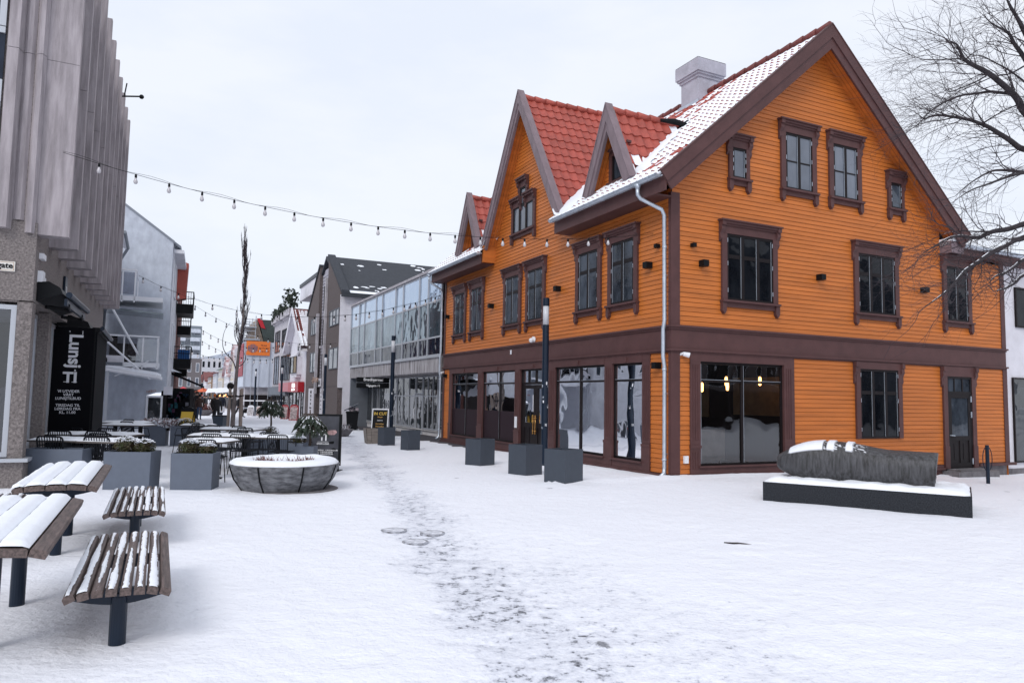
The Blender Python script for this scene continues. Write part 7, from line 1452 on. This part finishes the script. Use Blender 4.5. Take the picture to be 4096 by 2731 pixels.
for f, pl, Y0, Y1, r0 in LIMBS:
    n = len(pl); pts = []
    for i, (x, y) in enumerate(pl):
        px, py = f(x, y); pts.append(at(px, py, Y0 + (Y1 - Y0) * i / (n - 1)) - trunk_at)
    sp_ = smooth(pts, 4); N_ = len(sp_); lim.tube(sp_, [r0 * (1 - 0.86 * i / (N_ - 1)) for i in range(N_)], 7)
    big = max(sp_[0].length, 1); step = 0
    for i in range(2, N_):
        a = (sp_[i] - sp_[i - 1]); 
        if a.length < 1e-5: continue
        an = a.normalized(); r_ = r0 * (1 - 0.86 * i / (N_ - 1))
        if sp_[i].x + trunk_at.x > 10.5: continue
        for _ in range(1 if rt.random() < 0.72 else 0):
            s_ = Vector((rt.gauss(0, 1), rt.gauss(0, 1), rt.gauss(0, 0.9))); s_ = (s_ - an * s_.dot(an)).normalized(); d = (an * rt.uniform(0.6, 1.2) + s_ * rt.uniform(0.45, 0.9) + Vector((-0.15, 0, -0.05))).normalized()
            twig(sp_[i], d, rt.uniform(0.45, 1.15), max(0.0035, min(0.009, r_ * 0.35)), 2)
    twig(sp_[-1], (sp_[-1] - sp_[-2]).normalized(), 0.8, 0.006, 2)
    if f is T3:                                           # a line of snow on the lowest limbs
        for i in range(2, N_ - 3):
            if noise.noise(Vector((i * 0.8, r0 * 90, 0))) > -0.1:
                r_ = r0 * (1 - 0.86 * i / (N_ - 1)); sno.tube([sp_[i] + Vector((0, 0, r_ * 0.75)), sp_[i + 1] + Vector((0, 0, r_ * 0.7))], r_ * 0.42, 5)
lim.tube([(0, 0, -0.4), (0.05, 0, 1.2), (0, 0.05, 2.6), (-0.1, 0.0, 4.2)], [0.34, 0.26, 0.24, 0.20], 14)
fork = Vector((-0.1, 0.0, 4.2))
for f, pl, Y0, Y1, r0 in LIMBS:
    if r0 >= 0.03:
        px, py = f(*pl[0]); e = at(px, py, Y0) - trunk_at
        if e.z > 2.4: lim.tube(smooth([Vector((0, 0, min(max(e.z - 0.9, 1.8), 4.0))), (e + Vector((0, 0, min(max(e.z - 0.9, 1.8), 4.0)))) * 0.5 + Vector((0.1, 0, 0.1)), e], 4), [r0 * 1.9 - (r0 * 0.9) * i / 8 for i in range(9)], 8)
lim.build('trunk', BARK, tree, smooth=True); twg.build('crown', TWIG, tree); q_ = sno.build('branch_snow', SNOW, tree); q_['kind'] = 'stuff'

# young upright street tree held by three stakes
sp0 = at(680 + 890 / 3.565, 1700, 34.0); tp = Vector((sp0.x, 34, zg(sp0.x, 34))); st = thing('street_tree', 'tall narrow leafless young tree tied to stakes in the middle of the street', 'tree', tp, 0)
m = MB(); q3t = lambda x, y: at(680 + x / 3.565, 1280 + y / 3.565, 34.0) - tp
c1t = lambda x, y: at(700 + x / 1.845, 900 + y / 1.845, 34.0) - tp
tk = smooth([Vector((0, 0, -0.2)), q3t(905, 1300), q3t(930, 1000), q3t(955, 700), q3t(985, 400), c1t(500, 720), c1t(510, 520), c1t(515, 380), c1t(510, 280), c1t(530, 160)], 4); n_ = len(tk)
m.tube(tk, [0.125 * (1 - 0.93 * (i / (n_ - 1)) ** 0.75) for i in range(n_)], 8); m.build('trunk', mat('pale grey bark', (0.15, 0.125, 0.12), 0.9, var=0.4, vscale=6), st, smooth=True)
m = MB(); ru = random.Random(31)
def up_branch(p, L, lean, r, dep):
    a = ru.uniform(0, 6.28); pts = [p]; q = p.copy(); n = 8
    for i in range(n):
        k = i / n; d = Vector((math.cos(a) * lean * (1 - k * 1.5), math.sin(a) * lean * (1 - k * 1.5), 1)).normalized(); d = (d + Vector((ru.gauss(0, .13), ru.gauss(0, .13), 0))).normalized(); q = q + d * L / n; pts.append(q.copy())
    m.tube(pts, [r * (1 - 0.8 * i / n) for i in range(n + 1)], 4, cap=False)
    if dep:
        for i in range(1, n): 
            if ru.random() < 0.75: up_branch(pts[i], L * ru.uniform(0.25, 0.5), lean * 0.9, r * 0.5, dep - 1)
for i in range(int(n_ * 0.42), n_ - 1):
    for _ in range(3): 
        h_ = tk[i].z; up_branch(tk[i], ru.uniform(0.6, 1.7) * (1 - 0.3 * (h_ / 9)), 0.50 if h_ < 5.0 else 0.27, 0.024, 2)
for pts in ([(940, 700), (890, 570), (800, 480), (755, 380), (755, 250), (790, 130), (860, 40)], [(950, 660), (1020, 640), (1075, 560), (1060, 470), (1020, 420)]): sp_ = smooth([q3t(*p) for p in pts], 3); m.tube(sp_, [0.03 * (1 - 0.8 * i / (len(sp_) - 1)) for i in range(len(sp_))], 4, cap=False)
m.build('crown', TWIG, st)
STK = mat('tree stake wood', (0.27, 0.215, 0.185), 0.85, var=0.3, vscale=5, stretch=(1, 1, 0.2))
for x0, x1, yt, lab in ((818, 862, 940, 'left wooden stake of the young street tree, with a rounded dark top'), (1003, 1030, 975, 'right wooden stake of the young street tree'), (945, 955, 985, 'rear wooden stake behind the young street tree trunk')):
    b_ = q3t(x0, 1545) + tp; e = q3t(x1, yt) + tp; dy = 0.5 if 'rear' in lab else 0.0; t = thing('tree_stake', lab, 'stake', (b_.x, b_.y + dy, zg(b_.x, b_.y)), 0, 'stakes round the young tree'); dv = Vector((e.x - b_.x, 0.0, e.z - zg(b_.x, b_.y)))
    m = MB(); m.tube([(0, 0, -0.3), tuple(dv)], [0.075, 0.065], 10); m.build('pole', STK, t)
    if 'left' in lab: m = MB(); m.blob(tuple(dv), (0.17, 0.08, 0.17), 10, 6); m.build('cap', FRAME, t)
for x, lab in ((880, 'left dark strap tying the young tree'), (985, 'right dark strap tying the young tree')):
    c = q3t(x, 1090) + tp; m = MB(); m.tube([(-0.24, 0, 0.05), (0, -0.08, 0), (0.22, 0, 0.06)], 0.045, 6); tag(m.build('tree_tie', FRAME, loc=c), lab, 'strap', 'straps of the young tree')

# ============================================================ STRINGS OF LIGHT BULBS
BULB = mat('clear light bulb', (0.46, 0.44, 0.46), 0.15)
def strand(label, A, B, sag, bulbs, bs=0.8, wires=2):
    t = thing('string_light', label, 'string lights', A, 0, 'bulb strings across the street'); V = B - A; f = lambda k: V * k + Vector((0, 0, -4 * sag * k * (1 - k)))
    m = MB(); m.tube([f(i / 60) for i in range(61)], 0.006 * bs, 4)
    if wires > 1: m.tube([f(i / 60) + Vector((0, 0, 0.022 * math.sin(i * 1.1) + 0.02)) for i in range(61)], 0.004 * bs, 4)
    m.build('cable', BLACK, t); pr_ = None
    for k in bulbs:
        p = f(k)
        if pr_ is None:
            m = MB(); m.lathe([(0.012, 0.012), (0.024, 0.0), (0.027, -0.06), (0.022, -0.075)], (0, 0, 0), 8); s_ = m.build('socket', BLACK, t, loc=p); s_.scale = (bs,) * 3
            m = MB(); m.lathe([(0.018, -0.072), (0.026, -0.10), (0.043, -0.150), (0.044, -0.175), (0.03, -0.205), (0.004, -0.216)], (0, 0, 0), 10); g_ = m.build('glass_bulb', BULB, s_, smooth=True); pr_ = (s_, g_)
        else:
            s_ = pr_[0].copy(); COL.objects.link(s_); s_.location = p; g_ = pr_[1].copy(); COL.objects.link(g_); g_.parent = s_
    return t
def on_house(px, py):                                     # point of the street facade seen at a pixel
    r = ray(px, py); n = D2; a = HW(0, 0, 0); o = Vector((0, 0, EYE)); return o + r * ((a - o).dot(n) / r.dot(n))
A = at(252, 610, 12.1); B = on_house(2615, 936)
def kfor(A, B, px):                                       # fraction of a strand seen above a pixel column
    lo, hi = 0.0, 1.0
    for _ in range(40):
        k = 0.5 * (lo + hi); p = A + (B - A) * k; a = p - Vector((0, 0, EYE)); d = a.y * _c + a.z * _s; v = -a.y * _s + a.z * _c; x = 2048 + FPX * (a.x * _cr + v * _sr) / d
        if x < px: lo = k
        else: hi = k
    return k
bpx = [229, 314, 391, 467, 541, 612, 679, 745, 809, 871, 932, 990, 1047, 1105, 1156, 1206, 1257, 1305, 1352, 1397]
strand('nearest string of clear bulbs, from the concrete fins to the orange house', A, B, 0.62, [kfor(A, B, p * K) for p in bpx])
A = HW(24.2, -11.1, 6.9); B = on_house(1768, 1180); b2 = [329, 371, 412, 491, 547, 604, 640, 686, 725, 770, 795, 820, 850, 880, 905, 930, 955, 978, 1000]
strand('second string of bulbs, from the white balcony to the far end of the orange house', A, B, 1.35, [kfor(A, B, p * K) for p in b2], 1.15)
A = HW(36, -8.6, 7.2); B = HW(33.2, -0.1, 4.9); strand('third string of bulbs, from the black balcony to the brown gabled building', A, B, 0.9, [0.04 + 0.92 * i / 13 for i in range(14)], 1.3, 1)
A = HW(47, -7.5, 6.5); B = HW(52, -0.1, 6.0); strand('fourth string of bulbs, ending at the flat roofed shop block', A, B, 0.9, [0.04 + 0.92 * i / 12 for i in range(13)], 1.5, 1)
A = HW(58, -7.0, 6.4); B = HW(60, -0.1, 5.0); strand('fifth string of bulbs in front of the scaffolding sheets', A, B, 0.7, [0.04 + 0.92 * i / 11 for i in range(12)], 1.8, 1)
A = HW(90, -8.0, 8.0); B = HW(86, -1.7, 6.2); strand('farthest string of bulbs above the distant street', A, B, 0.8, [0.05 + 0.9 * i / 9 for i in range(10)], 2.4, 1)

# ============================================================ PEOPLE
SKIN = mat('skin', (0.45, 0.26, 0.19), 0.6)
def person(loc, rz, label, jacket, trousers, hair=(0.03, 0.02, 0.015), stride=0.12, hat=None, hood=False, H=1.72, arms=0.12, long=False):
    t = thing('person', label, 'person', loc, rz, 'people walking in the street'); s_ = H / 1.72
    V = [(0, 0, 0.96), (0, 0, 1.15), (0, 0.01, 1.36), (0, 0.0, 1.48), (0, -0.01, 1.57), (0, -0.015, 1.66),                     # pelvis .. head
         (0.10, 0, 0.90), (0.11, -stride, 0.50), (0.11, -stride * 1.1 + 0.06, 0.09), (0.11, -stride * 1.4 - 0.10, 0.04), (-0.10, 0, 0.90), (-0.11, stride * 0.6, 0.50), (-0.11, stride * 1.5, 0.10), (-0.11, stride * 1.5 - 0.15, 0.05),
         (0.19, 0.01, 1.38), (0.27, 0.03, 1.10), (0.26, -arms, 0.88), (0.255, -arms - 0.03, 0.79), (-0.19, 0.01, 1.38), (-0.27, 0.03, 1.10), (-0.26, -arms * 0.4, 0.87), (-0.255, -arms * 0.4 - 0.02, 0.78)]
    E_ = [(0, 1), (1, 2), (2, 3), (3, 4), (4, 5), (0, 6), (6, 7), (7, 8), (8, 9), (0, 10), (10, 11), (11, 12), (12, 13), (2, 14), (14, 15), (15, 16), (16, 17), (2, 18), (18, 19), (19, 20), (20, 21)]
    Rr = [.155, .165, .165, .065, .085, .088, .10, .072, .05, .045, .10, .072, .05, .045, .085, .068, .05, .038, .085, .068, .05, .038]
    if long: Rr[6] = Rr[10] = 0.13
    me = bpy.data.meshes.new('person_body'); me.from_pydata([tuple(c * s_ for c in v) for v in V], E_, []); o = bpy.data.objects.new('body', me); COL.objects.link(o)
    md = o.modifiers.new('Skin', 'SKIN'); md.use_smooth_shade = True; sb_ = o.modifiers.new('Sub', 'SUBSURF'); sb_.levels = sb_.render_levels = 1
    for i, k in enumerate(me.skin_vertices[0].data): k.radius = (Rr[i] * s_, Rr[i] * s_ * (0.72 if i in (0, 1, 2) else 1.0)); k.use_root = (i == 0)
    dg_ = bpy.context.evaluated_depsgraph_get(); m2 = bpy.data.meshes.new_from_object(o.evaluated_get(dg_)); bpy.data.objects.remove(o)
    b_ = bpy.data.objects.new('body', m2); COL.objects.link(b_); b_.parent = t; m2.materials.clear()
    for mm in (SKIN, mat('jacket %.3f %.3f %.3f' % jacket, jacket, 0.8, var=0.25, vscale=7), mat('trousers %.3f %.3f %.3f' % trousers, trousers, 0.8), BLACK): m2.materials.append(mm)
    for p in m2.polygons:
        c = p.center / s_; p.material_index = (0 if c.z > 1.50 else 3 if c.z < 0.10 else 0 if (abs(c.x) > 0.215 and c.z < 0.84) else 2 if c.z < (0.62 if long else 0.86) and abs(c.x) < 0.215 else 1)
    hm = MB(); hc = mat('hair %.3f' % hair[0] if not hat else 'hat %.2f %.2f' % hat[:2], hair if not hat else hat, 0.9)
    hm.blob((0, 0.012 * s_, 1.665 * s_), (0.098 * s_, 0.105 * s_, 0.105 * s_), 12, 8)
    if hood: hm.blob((0, 0.03, 1.58 * s_), (0.12, 0.12, 0.14), 10, 8); hc = mat('hood', jacket, 0.85)
    hm.build('hat' if hat else 'hood' if hood else 'hair', hc, t, smooth=True); return t
def ped(x, y, Y, rz, label, jk, tr_, **kw): p = at(680 + x / 3.565, 1700, Y); return person(Vector((p.x, Y, zg(p.x, Y))), rz, label, jk, tr_, **kw)
BL = (0.010, 0.010, 0.012); NV = (0.012, 0.018, 0.035)
ped(408, 1350, 50, 3.2, 'person in a brown quilted jacket and blue jeans walking away', (0.075, 0.045, 0.038), (0.045, 0.085, 0.16), stride=0.05)
ped(362, 1330, 52, 3.0, 'tall person in black with a brown hat beside the brown jacket', BL, BL, hat=(0.10, 0.05, 0.035), H=1.95)
ped(655, 1415, 42, 3.3, 'person in a black coat seen from behind near the litter bin', (0.014, 0.013, 0.014), BL, stride=0.04, H=1.68)
ped(722, 1330, 55, 3.1, 'person in a dark navy jacket carrying a pale bag, right of the black coat', NV, NV, H=1.8)
ped(622, 1330, 50, 3.1, 'person with a bright orange cap behind the black coat', (0.05, 0.035, 0.03), BL, hat=(0.65, 0.16, 0.02), H=1.75)
ped(885, 1315, 58, 0.1, 'person in black walking towards us left of the staked trunk', BL, BL, hair=(0.12, 0.06, 0.05), stride=0.2)
ped(980, 1320, 58, 1.2, 'person in black striding past on the right of the staked trunk', (0.02, 0.02, 0.025), BL, stride=0.3)
ped(1438, 1300, 63, 3.0, 'hooded person in black in front of the scaffolded shop', BL, BL, hood=True)
ped(140, 1400, 39, 2.0, 'person in a tan sleeve half hidden by the goods rack', (0.40, 0.24, 0.15), BL, arms=0.3, H=1.7)
bgp = at(680 + 178 / 3.565, 1280 + 1240 / 3.565, 38.6); m = MB(); m.prism([(-0.14, -0.06, -0.22), (0.14, -0.06, -0.22), (0.10, -0.05, 0.2), (-0.10, -0.05, 0.2)], (0, 0.12, 0)); tag(m.build('shopping_bag', mat('turquoise bag', (0.01, 0.35, 0.34), 0.6), loc=bgp), 'turquoise shopping bag held beside the yellow pavement board', 'bag')
m = MB(); pb_ = at(680 + 745 / 3.565, 1280 + 1270 / 3.565, 54.8); m.box(-0.16, 0.16, -0.05, 0.05, -0.24, 0.22); tag(m.build('shopping_bag', SIGNW, loc=pb_), 'pale carrier bag held by the person in the navy jacket', 'bag')
CROWD = [(310, 78, BL, None, 'dark dressed person far down the street left of centre'), (340, 92, NV, None, 'far person in navy in the crowd'), (285, 100, (0.3, 0.10, 0.09), None, 'far person in a reddish jacket in the crowd'), (245, 108, (0.05, 0.05, 0.06), None, 'far person in dark grey in the crowd'), (215, 102, (0.25, 0.23, 0.24), None, 'far person in pale grey at the left of the crowd'), (468, 76, BL, None, 'person in black in the middle distance, left one of two walking together'), (500, 76, (0.035, 0.035, 0.04), None, 'person in charcoal in the middle distance, right one of two walking together'), (545, 84, BL, None, 'person in black beside the white gate'), (440, 112, NV, (0.4, 0.05, 0.05), 'far person with a red hat in the crowd'), (265, 118, (0.4, 0.12, 0.1), None, 'farthest person in pale red at the left of the crowd')]
for k, (x, Y, jk, ht_, lab) in enumerate(CROWD): ped(x, 0, Y, 0.4 * k, lab, jk, BL, hat=ht_, stride=0.15)
for x, Y, col, lab in ((180, 105, (0.6, 0.06, 0.08), 'small pinkish red market parasol at the far left of the crowd'), (470, 120, (0.65, 0.13, 0.05), 'small orange red market parasol behind the crowd')):
    p = at(680 + x / 3.565, 1600, Y); t = thing('parasol', lab, 'parasol', (p.x, Y, -0.45), 0, 'far parasols'); m = MB(); m.lathe([(1.4, 2.2), (0.0, 2.9)], (0, 0, 0), 10); m.build('canopy', mat('parasol %.2f' % col[1], col, 0.7), t); m = MB(); m.tube([(0, 0, 0), (0, 0, 2.8)], 0.05, 5); m.build('pole', WHITE, t)
t = thing('white_gate', 'white slatted gate beside the far pedestrians', 'gate', place(570, 80), 0.2); m = MB()
for k in range(9): m.box(-0.8 + k * 0.2, -0.68 + k * 0.2, -0.02, 0.02, 0.05, 1.3)
m.box(-0.8, 0.95, 0.021, 0.05, 0.3, 0.4); m.box(-0.8, 0.95, 0.021, 0.05, 1.0, 1.1); m.build('slats', WHITE, t)
fp = place(505, 62); t = thing('bowl_planter', 'dark bowl planter with red brown twigs beside the brown jacket', 'planter', fp); m = MB(); m.lathe([(0.35, 0), (0.95, 0.45), (1.0, 0.5), (0.85, 0.47), (0.0, 0.45)], (0, 0, 0), 20); m.build('bowl', STONE, t); m = MB(); rng = random.Random(8)
for k in range(220): a = rng.uniform(0, 6.28); q = rng.random(); c = Vector((0.8 * q * math.cos(a), 0.8 * q * math.sin(a), 0.45)); d = Vector((math.cos(a) * .2, math.sin(a) * .2, rng.uniform(0.2, 0.7))); s_ = Vector((-d.y, d.x, 0)).normalized() * 0.025; m.poly([c - s_, c + s_, c + d])
m.build('twigs', MATS['red brown twig'], t)
